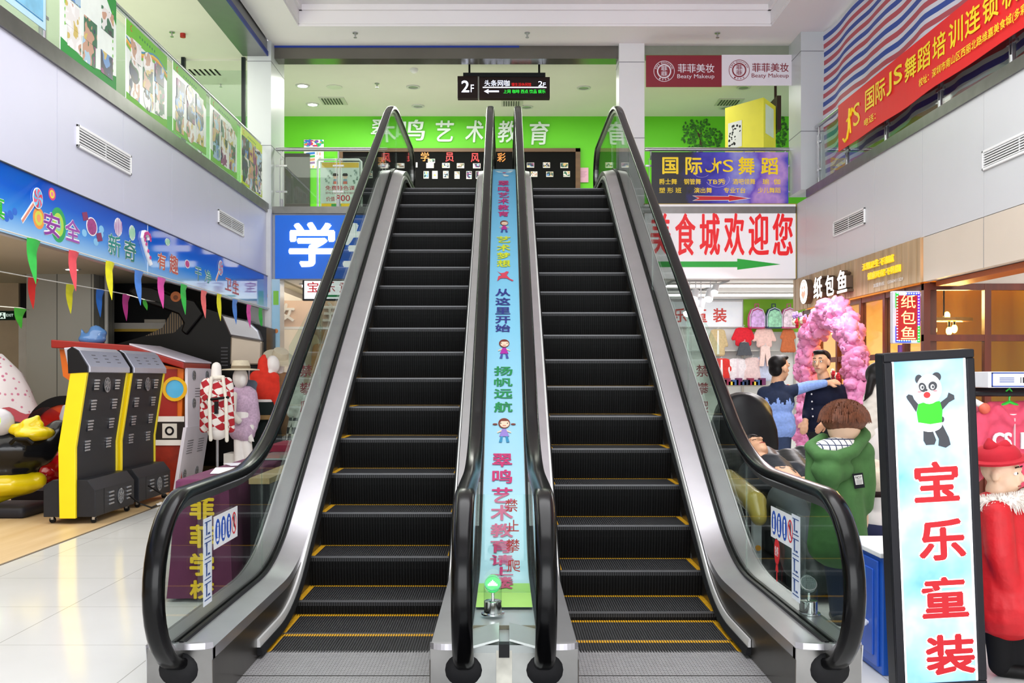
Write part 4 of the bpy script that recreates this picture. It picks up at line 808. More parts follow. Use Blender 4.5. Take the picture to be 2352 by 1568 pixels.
def side_disc(b, ff, u, v, ru, rv, z0, z1, m, **k):
    y, z = ff.p(u, v); ry = abs(ff.y(u + ru) - ff.y(u - ru)) / 2; b.disc(y, z, ry, z0, z1, m, ry=rv / ff.k * y / F, **k)
def lolly(ff, u, v, ru, rv, su, sv):
    b = B(T=f.T); y, z = ff.p(u, v); r = rv / ff.k * y / F; y2, z2 = ff.p(su, sv)
    dx, dz = y2 - y, z2 - z; l_ = math.hypot(dx, dz); nx_, nz_ = -dz / l_, dx / l_
    for hw, a_, m_ in ((.018, 0, 'f4f4f6'), (.009, .002, 'e0907a')): b.poly([(y + nx_ * hw, z + nz_ * hw), (y - nx_ * hw, z - nz_ * hw), (y2 - nx_ * hw, z2 - nz_ * hw), (y2 + nx_ * hw, z2 + nz_ * hw)], a_, a_ + .002, K(m_))
    b.disc(y, z, r * 1.08, .004, .008, K('f4f4f6'), n=28)
    for i in range(12): a0, a1 = i * math.pi / 6, (i + 1) * math.pi / 6; b.poly([(y, z), (y + r * .6 * math.cos(a0 + .35), z + r * .6 * math.sin(a0 + .35)), (y + r * math.cos(a0), z + r * math.sin(a0)), (y + r * math.cos(a1), z + r * math.sin(a1)), (y + r * .6 * math.cos(a1 + .35), z + r * .6 * math.sin(a1 + .35))], .008, .009, K(('d83a5a', '5ab4e0', 'e85a7a', '7ac8ec')[i % 4]))
    b.obj('lollipop_print', t)
lolly(f, 442, 80, 110, 118, 262, 355); lolly(f2, 1240, 695, 46, 98, 1180, 870)
b = B(T=f.T)
for u, v, r, cs in ((625, 30, (44, 75), ('d83a80', 'e8d83a', 'e87a9a')), (465, 320, (70, 130), ('f09a4a', 'd8d850', 'f0a060')), (700, 400, (95, 210), ('2fa860', 'b8e050', '8ad8b0'))):
    for k, c in enumerate(cs): side_disc(b, f, u, v, r[0] * (1 - .32 * k), r[1] * (1 - .32 * k), .0003 + .0002 * k, .0005 + .0002 * k, K(c), n=24)
b.obj('ring_candies', t)
b = B(T=f.T)
for u, v, ru, rv, c in ((1418, 425, 48, 110, 'a04fa0'), (1585, 495, 38, 92, '2fb860'), (2010, 605, 30, 45, '2fb860')):
    side_disc(b, f, u, v, ru, rv, .001, .002, K('f2f2f6'), n=22)
    for k in (-2, -1, 0, 1, 2): side_disc(b, f, u + k * ru * .4, v, ru * .09, rv * (1 - .1 * k * k), .002, .003, K(c), n=12)
    b.obj('balloon_print', t); b = B(T=f.T)
b = B(T=f.T); side_disc(b, f, 1100, 420, 66, 112, .001, .002, K('f4f4f6'), n=20); side_disc(b, f, 1100, 420, 56, 98, .002, .003, mat('a83a80', .3, var=.35, sc=40), n=20)
for u, v in ((1020, 300), (1190, 550)): b.poly([f.p(u - 38, v - 50), f.p(u + 20, v - 58), f.p(u + 40, v + 40), f.p(u - 20, v + 50)], .001, .0025, K('8a2f60'))
b.obj('wrapped_sweet_print', t)
b = B(T=f.T); pts = [f2.p(*p) for p in ((232, 310), (228, 250), (195, 210), (158, 215), (146, 270), (170, 350), (212, 500), (262, 640))]
b.tube([(p[0], p[1], .003) for p in pts], .026, K('f4f4f6'), 6); 
for i in range(11):
    k = i / 11 * (len(pts) - 1); j = int(k); fr_ = k - j; p = [pts[j][a] + (pts[j + 1][a] - pts[j][a]) * fr_ for a in (0, 1)]; b.disc(p[0], p[1], .022, .028, .03, K('d83a90'), n=8, ry=.016)
b.obj('candy_cane_print', t)
b = B(T=f.T); side_disc(b, f2, 783, 640, 36, 60, .001, .002, K('f4f4f6')); side_disc(b, f2, 783, 640, 28, 48, .002, .003, K('c82a80')); side_disc(b, f2, 1925, 1092, 34, 75, .001, .002, K('d87a30')); side_disc(b, f2, 1925, 1092, 24, 58, .002, .003, K('b8d82a'))
q = random.Random(9)
for i in range(10): side_disc(b, f, 60 + q.random() * 130 if i < 5 else 1000 + q.random() * 300, 230 + q.random() * 100 if i < 5 else 420 + q.random() * 200, 30, 45, .0005, .0008 + .00002 * i, K(('2a6ad0', '8ac8f0')[i > 4]), n=14)
b.obj('bubbles_print', t)
b = B(T=f.T); b.box((8.79, 2.155, -.03), (8.8, 2.585, .002), K('d8e8f8')); b.box((y0, 2.145, -.03), (y1, 2.155, .012), mat('a9aaae', .3, .8)); b.box((y0, 2.585, -.03), (y1, 2.592, .01), mat('6a6c72', .3, .8)); b.obj('edge_trim', t)
f = FP(13.31); b = B(T=f.T); b.box((-3.04, 1.2, 0), (f.x(643), f.z(641), .004), gradient('decal_print', 'Z', 0, 1.3, [(0, 'd8ecf4'), (.6, '9fd0ee'), (1, 'b8dcf0')], .25)); b.box((f.x(628), f.z(700), .004), (f.x(640), f.z(668), .006), K('8fd84a')); b.disc(f.x(634), f.z(760), .03, .004, .006, K('e08a4a')); b.top('pillar_decal', 'narrow light blue decal on the pillar corner under the blue sign', 'decal')

# ---- pennant strings
def bunting(label, pts, flags, n_):
    t = thing('bunting', label, 'bunting', pts[0]); b = B(); b.tube(pts, .005, mat('d8d8d4', .6), 5); b.obj('string', t)
    for (x, y, z, w, h, c) in flags:
        b = B(); q = .012; m = mat(c, .6, var=.08, sc=20); y0, y1 = y - w / 2, y + w / 2; v = []
        for k in range(7):
            g = k / 6; ww = w / 2 * (1 - g) ** .9; yy = y + (.02 * math.sin(g * 2 + x * 9)); v += [(x - q * math.sin(g * 4), yy - ww, z - h * g), (x + q * math.sin(g * 3) + .01, yy, z - h * g), (x - q * math.sin(g * 5), yy + ww, z - h * g)]
        b.add(v, [(3 * k + j, 3 * k + j + 1, 3 * k + j + 4, 3 * k + j + 3) for k in range(6) for j in (0, 1)], m); b.obj('pennant', t, smooth=True)
cols = dict(g='35b548', r='e0505a', y='e2dc22', b='4f86d8', p='e04fa8', R='d42a22', B='1f66c0', M='b02a80', s='ee7070', G='3ca82c')
fl = []
for x, yt, yb, w, c in ((80, 553, 656, 32, 'g'), (172, 580, 672, 24, 'r'), (255, 604, 692, 21, 'y'), (321, 625, 704, 20, 'b'), (373, 641, 711, 19, 'p'), (424, 656, 725, 15, 'g'), (470, 670, 733, 14, 's'), (505, 678, 739, 11, 'y'), (541, 690, 747, 12, 'b'), (573, 702, 755, 11, 'p'), (600, 709, 759, 9, 'g')):
    X = -3.06; Y = pY(x, X); fl.append((X, Y, pZ(yt, Y) + .01, w * Y / F * Y / abs(X) * .98, (yb - yt) * Y / F, cols[c]))
bunting('string of coloured pennants along the lower edge of the candy banner', [(-3.06, 5.5, 2.165), (-3.06, 13.25, 2.165)], fl, 0)
fl = []; Yb = 8.3
for x, yt, yb, w, c in ((76, 638, 710, 27, 'R'), (162, 653, 721, 24, 'y'), (230, 665, 729, 21, 'B'), (290, 676, 737, 20, 'M'), (334, 689, 712, 9, 'G')):
    X = -3.6 - .3 * (x < 300); Y = pY(x, X); fl.append((X, Y, pZ(yt, Y), w * Y / F * Y / abs(X) * .9, (yb - yt) * Y / F, cols[c]))
pts = [(-3.9, pY(-60, -3.9), pZ(612, pY(-60, -3.9)))] + [(q[0], q[1], q[2] + .002) for q in fl] + [tuple(P(356, 692, 12.72))]
bunting('second string of pennants hanging deeper inside the arcade', pts, fl, 0)
p = P(48, 708, 9.5); bunting('third pennant string with one green flag before the tiled pillar', [tuple(P(-40, 700, 9.5)), tuple(p + V((0, 0, .003))), tuple(P(66, 711, 13.29))], [(p.x, 9.5, p.z, .25, .19, cols['G'])], 0)

# ---- right gallery: striped tarpaulin and red banner
def tarp():
    M = pmat('striped_woven_plastic', .5); t_, L, bs = nodes(M); tc = t_.new('ShaderNodeTexCoord'); s = t_.new('ShaderNodeSeparateXYZ'); L.new(tc.outputs['UV'], s.inputs[0])
    d = t_.new('ShaderNodeMath'); d.operation = 'MULTIPLY'; d.inputs[1].default_value = 9.5; L.new(s.outputs['Y'], d.inputs[0]); fr = t_.new('ShaderNodeMath'); fr.operation = 'FRACT'; L.new(d.outputs[0], fr.inputs[0])
    q = ramp(t_, [(0, '2f4fa8'), (.28, 'e4e4ee'), (.5, 'c2505c'), (.78, 'e4e4ee')], 'CONSTANT'); L.new(fr.outputs[0], q.inputs[0]); L.new(q.outputs[0], bs.inputs['Base Color']); return M
b = B(); nY, nZ = 70, 26; v = []; uv = []
for i in range(nY + 1):
    y = 13.0 - 8.6 * i / nY
    for j in range(nZ + 1):
        g = j / nZ; sag = .05 * abs(math.sin((y - 13) * 1.05)); z = 3.66 + (2.0 - sag) * g; amp = .01 + .014 * (1 - g)
        v.append((4.07 + amp * math.sin(y * 5.5 + g * 2) + .01 * math.sin(y * 13 + g * 5) * (1 - g) + .012 * math.sin(g * 9 + y), y + .012 * math.sin(g * 13), z)); uv.append((y, g + .006 * math.sin(y * 3.1) + .014 * math.sin(y * .9 + .6) * g))
fs = [(i * (nZ + 1) + j, (i + 1) * (nZ + 1) + j, (i + 1) * (nZ + 1) + j + 1, i * (nZ + 1) + j + 1) for i in range(nY) for j in range(nZ)]
b.add(v, fs, tarp()); o = b.top('striped_tarpaulin', 'red white and blue striped plastic sheet hung from ceiling to gallery floor', 'tarpaulin', smooth=True)
ul = o.data.uv_layers.new()
for p_ in o.data.polygons:
    for li, vi in zip(p_.loop_indices, p_.vertices): ul.data[li].uv = uv[vi]
f = SP(3.83, 1840, 0, 3.0625); t = thing('red_banner', 'long red cloth banner with yellow characters hung on the railing', 'banner', (3.83, 9, 3.84))
b = B(T=f.T); m = mat('e8181c', .55, var=.03, sc=3); n = 40; v = []
for i in range(n + 1): y = 11.66 - 6.6 * i / n; w = .008 * math.sin(y * 3) ; v += [(-y, 3.845 + .006 * math.sin(y * 5), w), (-y, 4.38, 0), (-y, 4.38, -.01), (-y, 3.845 + .006 * math.sin(y * 5), w - .006)]
b.add(v, [(4 * i + a, 4 * i + 4 + a, 4 * i + 4 + (a + 1) % 4, 4 * i + (a + 1) % 4) for i in range(n) for a in range(4)] + [(0, 1, 2, 3), (4 * n, 4 * n + 3, 4 * n + 2, 4 * n + 1)], m); b.obj('cloth', t)
b = B(T=f.T); yl = mat('f2d21a', .5, e=.08)
for c, a0, a1 in (('国', 10.76, 10.5), ('际', 10.46, 10.2), ('JS', 10.16, 9.76), ('舞', 9.70, 9.43), ('蹈', 9.40, 9.12), ('培', 9.07, 8.80), ('训', 8.74, 8.47), ('连', 8.43, 8.16), ('锁', 8.12, 7.86), ('机', 7.80, 7.53), ('构', 7.47, 7.2)): text(b, c, -a0, 4.07, -a1, 4.29, .006, yl, .025, .003)
b.obj('lettering', t, label='large yellow characters'); b = B(T=f.T); text(b, '校址：深圳市南山区西丽北路维嘉美食城(多彩城)二楼2F06号(电', -9.36, 3.92, -6.7, 4.01, .01, yl, .02, .003); text(b, '电话：', -10.78, 3.92, -10.45, 4.0, .01, yl, .02, .003)
text(b, 'S', -11.13, 4.0, -10.92, 4.24, .006, yl, 0, .003); b.tube([(-11.45, 3.95, .01), (-11.4, 3.91, .01), (-11.32, 3.93, .01), (-11.27, 4.02, .01), (-11.24, 4.24, .01)], .014, yl, 6); b.tube([(-11.33, 4.12, .01), (-11.2, 4.16, .01), (-11.16, 4.22, .01), (-11.12, 4.18, .01)], .012, yl, 6); b.tube([(-11.24, 4.12, .01), (-11.21, 3.96, .01)], .01, yl, 6)
b.obj('small_lettering', t, label='small yellow characters')

# ---- fish restaurant: plank fascia with lit letters
X = 3.83; t = thing('restaurant_sign', 'brown plank restaurant sign with glowing white characters over the pink arch', 'sign', (X, 11.4, 2.145)); fr = fr_right(X)
b = B(T=fr); n = 46
for i in range(n): y = 9.36 + 4.1 * i / n; b.box((-y - 4.1 / n + .003, 2.145, -.03), (-y, 2.555, (.0, .004)[i % 2]), M_BROWN)
b.obj('plank_board', t)
WE = mat('ffffff', .4, e=1.6, var=0); sd = mat('5a4634', .5)
for c, a0, a1, z0, z1 in (('纸', 12.32, 12.0, 2.21, 2.47), ('包', 11.87, 11.57, 2.21, 2.45), ('鱼', 11.45, 11.13, 2.21, 2.46)):
    b = B(T=fr); text(b, c, -a0, z0, -a1, z1, .004, sd, .03, .07); text(b, c, -a0, z0, -a1, z1, .074, WE, .03, .006); b.obj('channel_letter', t, label='glowing white channel letter')
b = B(T=fr); b.disc(-12.72, 2.34, .155, .004, .08, sd, n=28); b.disc(-12.72, 2.34, .15, .08, .086, WE, n=28); EO = mat('f08a6a', .4, e=.5, var=0); b.ring(-12.72, 2.34, .12, .13, .086, .088, EO); b.poly([(-12.8, 2.3), (-12.72, 2.24), (-12.64, 2.3), (-12.66, 2.36), (-12.72, 2.33), (-12.78, 2.36)], .086, .089, EO); b.disc(-12.77, 2.39, .02, .086, .089, EO); b.disc(-12.67, 2.39, .02, .086, .089, EO); b.obj('round_emblem', t, label='glowing round emblem')
b = B(T=fr); ye = mat('f0d020', .4, e=.3, var=0); text(b, '无烟卫生 不油腻', -10.82, 2.40, -9.97, 2.475, .004, ye, .02, .02); text(b, '健康环保 不烤糊', -10.66, 2.285, -9.8, 2.36, .004, ye, .02, .02); text(b, '加盟热线：13360411329', -10.52, 2.195, -9.74, 2.235, .004, mat('e8e8e8', .4), .01, .006); b.obj('lettering', t, label='small yellow and white lettering')
# LED sign
t = thing('led_sign', 'upright LED shop sign with a red panel and coloured dot border', 'sign', (3.71, 9.22, 1.56)); f = FP(9.18, 1800, 520, 2.8406)
b = B(T=f.T); f.box(b, 712, 420, 893, 762, -.07, 0, mat('d8d6e0', .4)); b.obj('case', t, bevel=.008)
b = B(T=f.T); f.box(b, 734, 450, 886, 742, 0, .004, mat('a00c10', .4, e=.35, var=0)); f.box(b, 729, 432, 750, 530, 0, .0035, mat('0aa02a', .4, e=.5, var=0)); f.box(b, 800, 430, 890, 446, 0, .0038, mat('2030c8', .4, e=.5, var=0)); f.box(b, 872, 446, 890, 650, 0, .0045, mat('5a20b8', .4, e=.5, var=0)); f.box(b, 872, 650, 890, 755, 0, .0046, mat('0aa02a', .4, e=.5, var=0)); f.box(b, 729, 650, 752, 755, 0, .0036, mat('2030c8', .4, e=.5, var=0)); f.box(b, 752, 742, 830, 757, 0, .0037, mat('2030c8', .4, e=.5, var=0)); b.obj('panel', t, label='glowing red panel')
b = B(T=f.T); k = 0
for side_ in range(2):
    for i in range(17): v_ = 436 + i * 19.2; f.disc(b, (739, 879)[side_], v_, 4.2, .004, .01, mat(('7dffa0', 'ff9a9a', '9fc0ff')[(i // 6 + side_) % 3], .4, e=3, var=0), n=8)
for i in range(8): u = 752 + i * 16; f.disc(b, u, 437, 4.2, .004, .01, mat('9fc0ff', .4, e=3, var=0), n=8); f.disc(b, u, 745, 4.2, .004, .01, mat('7dffa0', .4, e=3, var=0), n=8)
b.obj('led_dots', t)
b = B(T=f.T); le = mat('ffd27a', .4, e=1.6, var=0)
for c, v0, v1 in (('纸', 448, 533), ('包', 550, 636), ('鱼', 652, 734)): f.t(b, c, 764, v0, 858, v1, .004, le, -.012, .004)
b.obj('led_lettering', t)
b = B(); b.cyl((f.x(770), 9.22, 1.56), (f.x(770), 9.22, .02), .02, mat('6a3a8a', .4)); b.disc(f.x(770), 9.22, .16, 0, .02, DARK); b.obj('post', t)

# ---- panda light box
t = thing('light_box', 'tall glowing white light box with a panda and red characters', 'light box', (1.765, 4.1, .0), (R(2), R(-3.2), 0)); W_, Hh = .181, 1.37; fr = FRONT
sx = W_ * 2 / 450
def bx(u): return (u - 381) * W_ * 2 / 471 + .0
def bz(v): return Hh - (v - 10) * Hh / 1655
FRM = mat('1d1d22', .4, var=.05); b = B(T=fr)
b.box((-W_, 0, -.09), (W_, Hh, -.004), FRM)
for a, c in (((-W_, Hh - .035, -.004), (W_, Hh, .012)), ((-W_, 0, -.004), (W_, .035, .012)), ((-W_, .035, -.004), (-W_ + .034, Hh - .035, .012)), ((W_ - .034, .035, -.004), (W_, Hh - .035, .012))): b.box(a, c)
b.obj('frame', t, local=True, bevel=.006, label='black snap frame')
def boxface():
    M = pmat('backlit_film', .25); t_, L, bs = nodes(M); tc = t_.new('ShaderNodeTexCoord'); n = t_.new('ShaderNodeTexNoise'); n.inputs['Scale'].default_value = 3.2; n.inputs['Detail'].default_value = 4; L.new(tc.outputs['Object'], n.inputs['Vector'])
    q = ramp(t_, [(.3, '5fa8e4'), (.5, 'a4d0f0'), (.66, 'd6eaf8')]); L.new(n.outputs['Fac'], q.inputs[0]); L.new(q.outputs[0], bs.inputs['Base Color']); L.new(q.outputs[0], bs.inputs['Emission Color']); bs.inputs['Emission Strength'].default_value = .3; return M
b = B(T=fr); b.box((-W_ + .034, .035, -.004), (W_ - .034, Hh - .035, .002), boxface()); wt = mat('ffffff', .3, e=.9, var=0)
for s in (-1, 1): b.box((s * (W_ - .034), .035, .002), (s * (W_ - .042), Hh - .035, .003), wt)
b.obj('glowing_face', t, local=True)
b = B(T=fr); rc = mat('c4061a', .45, var=0)
for c, u0, u1, v0, v1 in (('宝', 280, 512, 545, 738), ('乐', 292, 535, 826, 1024), ('童', 296, 536, 1108, 1305), ('装', 304, 560, 1390, 1585)):
    a = (bx(u0), bz(v1), bx(u1), bz(v0)); text(b, c, *a, .002, wt, .1, .001); text(b, c, *a, .004, rc, .049, .001)
b.obj('lettering', t, local=True, label='red characters with white outline')
b = B(T=fr); PB, PW, PG = K('3a3c42', .4, .12), mat('f6f8fa', .4, e=.45, var=0), mat('2fc81c', .4, e=.3, var=0)
def pd(u, v, ru, rv, z, m, a=0.): b.disc(bx(u), bz(v), ru * W_ * 2 / 471, z, z + .0006, m, ry=rv * Hh / 1655, n=24, a=a)
def pl(pts, z, m): b.poly([(bx(u), bz(v)) for u, v in pts], z, z + .0006, m)
pl([(318, 262), (306, 300), (282, 262), (262, 234), (258, 222), (270, 212), (290, 218), (298, 238)], .003, PB); pl([(430, 262), (440, 298), (478, 262), (508, 248), (506, 228), (478, 214), (470, 236)], .003, PB)
pl([(340, 385), (338, 440), (350, 462), (394, 462), (404, 440), (388, 395)], .003, PB); pl([(396, 392), (418, 436), (414, 468), (452, 480), (478, 466), (470, 430), (436, 360)], .003, PB); pd(440, 342, 10, 14, .003, PB)
pd(376, 365, 62, 34, .0038, PW); pl([(318, 262), (360, 252), (400, 256), (430, 252), (442, 298), (436, 356), (376, 362), (314, 350), (308, 300)], .0046, PG)
pd(326, 142, 19, 22, .004, PB); pd(418, 136, 24, 23, .004, PB); pd(376, 192, 66, 72, .005, PW); pd(343, 182, 19, 24, .0058, PB, .4); pd(396, 178, 23, 22, .0058, PB, -.4)
for u in (340, 394): pd(u, 182, 10, 12, .0066, PW); pd(u + 2, 182, 6, 7, .0074, PB)
pd(360, 196, 9, 6, .006, PB); pd(364, 220, 18, 15, .006, mat('c8282a', .4, e=.2)); pd(326, 203, 11, 5, .006, K('f09aa0')); pd(408, 202, 11, 5, .006, K('f09aa0'))
b.obj('panda_print', t, local=True, label='cartoon panda in a green vest')

# ---- cover between the escalators, its banner, warning plate and lamps
t = thing('divider_cover', 'pale steel cover running up between the two escalators', 'cover', (0, 4, 0)); b = B(); MC = mat('c9cfcc', .3, .6, var=.04)
dk = [(y, z - .004) for y, z in DECKG]; b.side(dk[:-1] + [(13.3, 3.63), (13.3, 2.75)] + [(y + .4, max(.0, z - 1.0)) for y, z in dk[::-1] if z > .9 and y < 12.8] + [(5.4, 0), (3.9, 0)], -.128, .128, MC); b.obj('casing', t)
b = B(); b.box((-.135, 3.865, 0), (.135, 3.9, .225), mat('a3a5a1', .4, .6, var=.12, sc=8)); b.box((-.03, 3.862, 0), (.03, 3.866, .225), mat('c4c2b6', .5, var=.2, sc=14)); b.box((-.02, 3.855, .2), (.02, 3.9, .25), BLACK); b.obj('front_plate', t)
b = B()
for s in (-1, 1): b.add([(s * .02, 3.86, .27), (s * .128, 3.845, .245), (s * .128, 4.1, .25), (s * .02, 4.1, .275)] + [(s * .02, 3.86, .262), (s * .128, 3.845, .235), (s * .128, 4.1, .24), (s * .02, 4.1, .262)], [(0, 1, 2, 3), (4, 5, 6, 7), (0, 1, 5, 4), (1, 2, 6, 5), (2, 3, 7, 6), (3, 0, 4, 7)], MC)
b.box((-.128, 4.1, .247), (.128, 4.108, .262), mat('77735f', .5)); b.obj('end_cap', t)
BP = [(3.86 + .02 * i, zat(DECKG, 3.86 + .02 * i) + .006) for i in range(480)]
def scr(Y, z): return HY + (H - z) * F / Y
def yon(py):
    best = None
    for (a, za), (c, zc_) in zip(BP, BP[1:]):
        pa, pc = scr(a, za), scr(c, zc_)
        if min(pa, pc) <= py <= max(pa, pc): w = (py - pa) / (pc - pa or 1); return a + (c - a) * w, za + (zc_ - za) * w
    return BP[-1]
t = thing('slope_banner', 'light blue banner with colourful characters between the two escalators', 'banner', (0, 4.4, .25))
a, c = yon(1395)[0], 11.4; ys = [a] + [p[0] for p in BP if a < p[0] < c] + [c]; b = B(); v = []
BB = gradient('banner_blue_print', 'Y', -.1, 7.0, [(0, 'd6e9f2'), (.14, 'bcdff0'), (.5, '8accec'), (1, '55b0e6')], .3); gg = yon(1340)[0]
for y in ys: v += [(-.124, y, zat(BP, y)), (.124, y, zat(BP, y))]
b.add(v, [(2 * i, 2 * i + 1, 2 * i + 3, 2 * i + 2) for i in range(len(ys) - 1)], BB); b.obj('sheet', t)
b = B(); y2 = [a] + [p[0] for p in BP if a < p[0] < gg] + [gg]; v = []
for y in y2: v += [(-.124, y, zat(BP, y) + .002), (.124, y, zat(BP, y) + .002)]
b.add(v, [(2 * i, 2 * i + 1, 2 * i + 3, 2 * i + 2) for i in range(len(y2) - 1)], K('a8d86a')); b.obj('meadow_print', t)
def tang(p0, p1):
    (ya, za), (yb, zb) = yon(p1), yon(p0); L = math.hypot(yb - ya, zb - za); c_, s_ = (yb - ya) / L, (zb - za) / L
    return MX(((1, 0, 0, 0), (0, c_, -s_, ya - s_ * .003), (0, s_, c_, za + c_ * .003), (0, 0, 0, 1))), L, (ya + yb) / 2
def bchar(b, ch, v0, v1, u0, u1, m):
    T, L, ym = tang(v0, v1); text(b, ch, pX(u0, ym), 0, pX(u1, ym), L, .002, m, .03, .001, T=T)
k = 3.563; groups = [('c8287a', [(c_, 360 + a0 / k, 360 + a1 / k, 1144, 1169) for c_, a0, a1 in (('翠', 200, 240), ('鸣', 248, 288), ('艺', 296, 336), ('术', 345, 387), ('教', 396, 440), ('育', 450, 492))]),
    ('d6dc1e', [(c_, 360 + a0 / k, 360 + a1 / k, 1141, 1172) for c_, a0, a1 in (('艺', 655, 706), ('术', 722, 776), ('梦', 787, 840), ('想', 848, 904))]),
    ('2c2f86', [(c_, 360 + a0 / k, 360 + a1 / k, 1138, 1172) for c_, a0, a1 in (('从', 1085, 1142), ('这', 1157, 1218), ('里', 1235, 1292), ('开', 1308, 1366), ('始', 1375, 1436))]),
    ('108a48', [(c_, 760 + a0 / k, 760 + a1 / k, 1135, 1177) for c_, a0, a1 in (('扬', 295, 368), ('帆', 390, 458), ('远', 480, 556), ('航', 585, 668))]),
    ('c8206a', [('翠', 1043, 1073, 1131, 1176), ('鸣', 1080, 1111, 1131, 1176), ('艺', 1121, 1156, 1130, 1177), ('术', 1161, 1196, 1127, 1178), ('教', 1204, 1235, 1127, 1178), ('育', 1241, 1271, 1127, 1178), ('请', 1276, 1300, 1126, 1178), ('上', 1304, 1323, 1128, 1178), ('楼', 1327, 1354, 1126, 1178)])]
for col, L_ in groups:
    b = B(); [bchar(b, *q, K(col)) for q in L_]; b.obj('characters', t)
def girl(v0, v1, dress, legs, pig):
    T, L, ym = tang(v0, v1); w = .05; b = B(T=T @ MX.Translation((0, 0, .002))); z = .001
    b.disc(0, L * .78, w * .78, 0, z, K('7a2a1a'), ry=L * .21); b.disc(.003, L * .75, w * .62, z, 2 * z, K('f4d4bc'), ry=L * .15); b.poly([(-.012, L * .55), (.012, L * .55), (.032, L * .25), (-.032, L * .25)], 0, z * 1.5, K(dress)); b.poly([(-w * .6, L * .86), (w * .6, L * .86), (w * .3, L * .96), (-w * .3, L * .96)], 2 * z, 2.5 * z, K('7a2a1a'))
    for s in (-1, 1):
        b.poly([(s * .008, L * .26), (s * .022, L * .26), (s * .034, L * .02), (s * .014, L * .02)], 0, z, K(legs)); b.disc(s * .022, L * .77, .004, 2 * z, 3 * z, K('3a2a2a'), ry=.006); b.poly([(s * .012, L * .52), (s * .046, L * .42), (s * .044, L * .38), (s * .012, L * .46)], 0, z * 1.2, K('f4d4bc'))
        if pig: b.disc(s * .06, L * .74, .016, 0, z, K('7a2a1a'), ry=.01)
    b.box((-.01, L * .66, 2 * z), (.012, L * .68, 3 * z), K('c82a3a')); b.obj('cartoon_child', t)
girl(507, 535, 'b82a90', '3a4a9a', 0); girl(780, 825, 'b020a0', '3a4a9a', 0); girl(961, 1018, '9a80d0', '2a8ab8', 1)
T, L, ym = tang(624, 647); b = B(T=T @ MX.Translation((0, 0, .002))); b.poly([(-.06, L), (-.03, L * .8), (.0, L * .85), (.02, L), (.04, L * .95), (.02, L * .6), (.05, L * .25), (.08, L * .1), (.07, 0), (.02, L * .3), (-.03, L * .3), (-.06, 0), (-.05, L * .5), (-.02, L * .6)], 0, .001, K('d8405a')); b.obj('jumping_child', t)
T, L, ym = tang(392, 407); b = B(T=T @ MX.Translation((0, 0, .002))); b.poly([(-.1, L * .9), (-.04, L * .5), (0, L * .2), (.05, L * .5), (.1, L * .9), (.05, L * .8), (0, L * .6), (-.05, L * .8)], 0, .001, K('e8eef6')); b.disc(0, L * .6, .02, .001, .002, K('d84a6a')); b.disc(.02, L * .15, .03, .001, .002, WHITE); b.obj('bird_print', t)
f = FP(4.75, 960, 1000, 2.76); t = thing('warning_plate', 'clear upright plate with red no climbing characters between the inner handrails', 'sign', (0, 4.75, .26))
b = B(T=f.T); b.box((-.125, .26, -.004), (.125, f.z(373), .004), GLASS); b.obj('clear_plate', t)
b = B(T=f.T); rr = mat('a8221c', .4, e=.04)
for c_, v0, v1, u0, u1 in (('禁', 402, 482, 553, 632), ('止', 533, 606, 566, 640), ('攀', 655, 740, 560, 644), ('爬', 784, 862, 566, 648)): f.t(b, c_, u0, v0, u1, v1, .004, rr, .01, .001)
b.obj('lettering', t)
def beacon(p, lit, label):
    t = thing('direction_lamp', label, 'signal lamp', p, group='escalator direction lamps'); b = B(T=MX.Translation(p)); b.lathe([(.05, 0), (.05, .006), (.038, .008), (.038, .055), (.034, .058)], CHROME, 24); b.obj('base', t, smooth=True)
    b = B(T=MX.Translation(p)); b.cyl((0, 0, .055), (0, 0, .1), .007, CHROME); b.obj('stem', t)
    Tt = MX.Translation(V(p) + V((0, .002, .128))) @ Euler((R(50), 0, 0)).to_matrix().to_4x4(); b = B(T=Tt); b.disc(0, 0, .033, -.004, .004, mat('0fa848', .4, e=.7, var=0) if lit else mat('70787a', .5), n=24, ry=.042); b.ring(0, 0, .032, .036, -.005, .006, mat('3fae78', .3) if lit else CHROME)
    if lit:
        for i in range(7): b.box((-.021 + i * .006, -.012, .004), (-.017 + i * .006, -.004 + .006 * (3 - abs(3 - i)), .006), mat('d8fff0', .4, e=2.5, var=0))
    else:
        for i in range(6):
            for j in range(6): b.disc(-.02 + i * .008, -.022 + j * .009, .002, .004, .006, mat('50585a', .5), n=6)
    b.obj('lamp_disc', t, label='glowing green arrow disc' if lit else 'dark dotted disc')
    b = B(T=MX.Translation(p)); n = 24; v = [(.038 * math.cos(2 * math.pi * i / n), .038 * math.sin(2 * math.pi * i / n), .055) for i in range(n)] + [(.038 * math.cos(2 * math.pi * i / n), .038 * math.sin(2 * math.pi * i / n), .135 + .05 * math.sin(2 * math.pi * i / n)) for i in range(n)]
    b.add(v, [(i, (i + 1) % n, n + (i + 1) % n, n + i) for i in range(n)] + [list(range(n, 2 * n))], GLASS); b.obj('clear_sleeve', t, smooth=True)
beacon((pX(1132, 4.32), 4.32, .258), True, 'direction lamp glowing green at the foot of the light blue banner'); beacon((1.305, 4.36, .25), False, 'unlit direction lamp inside the glass by the green coat mannequin')
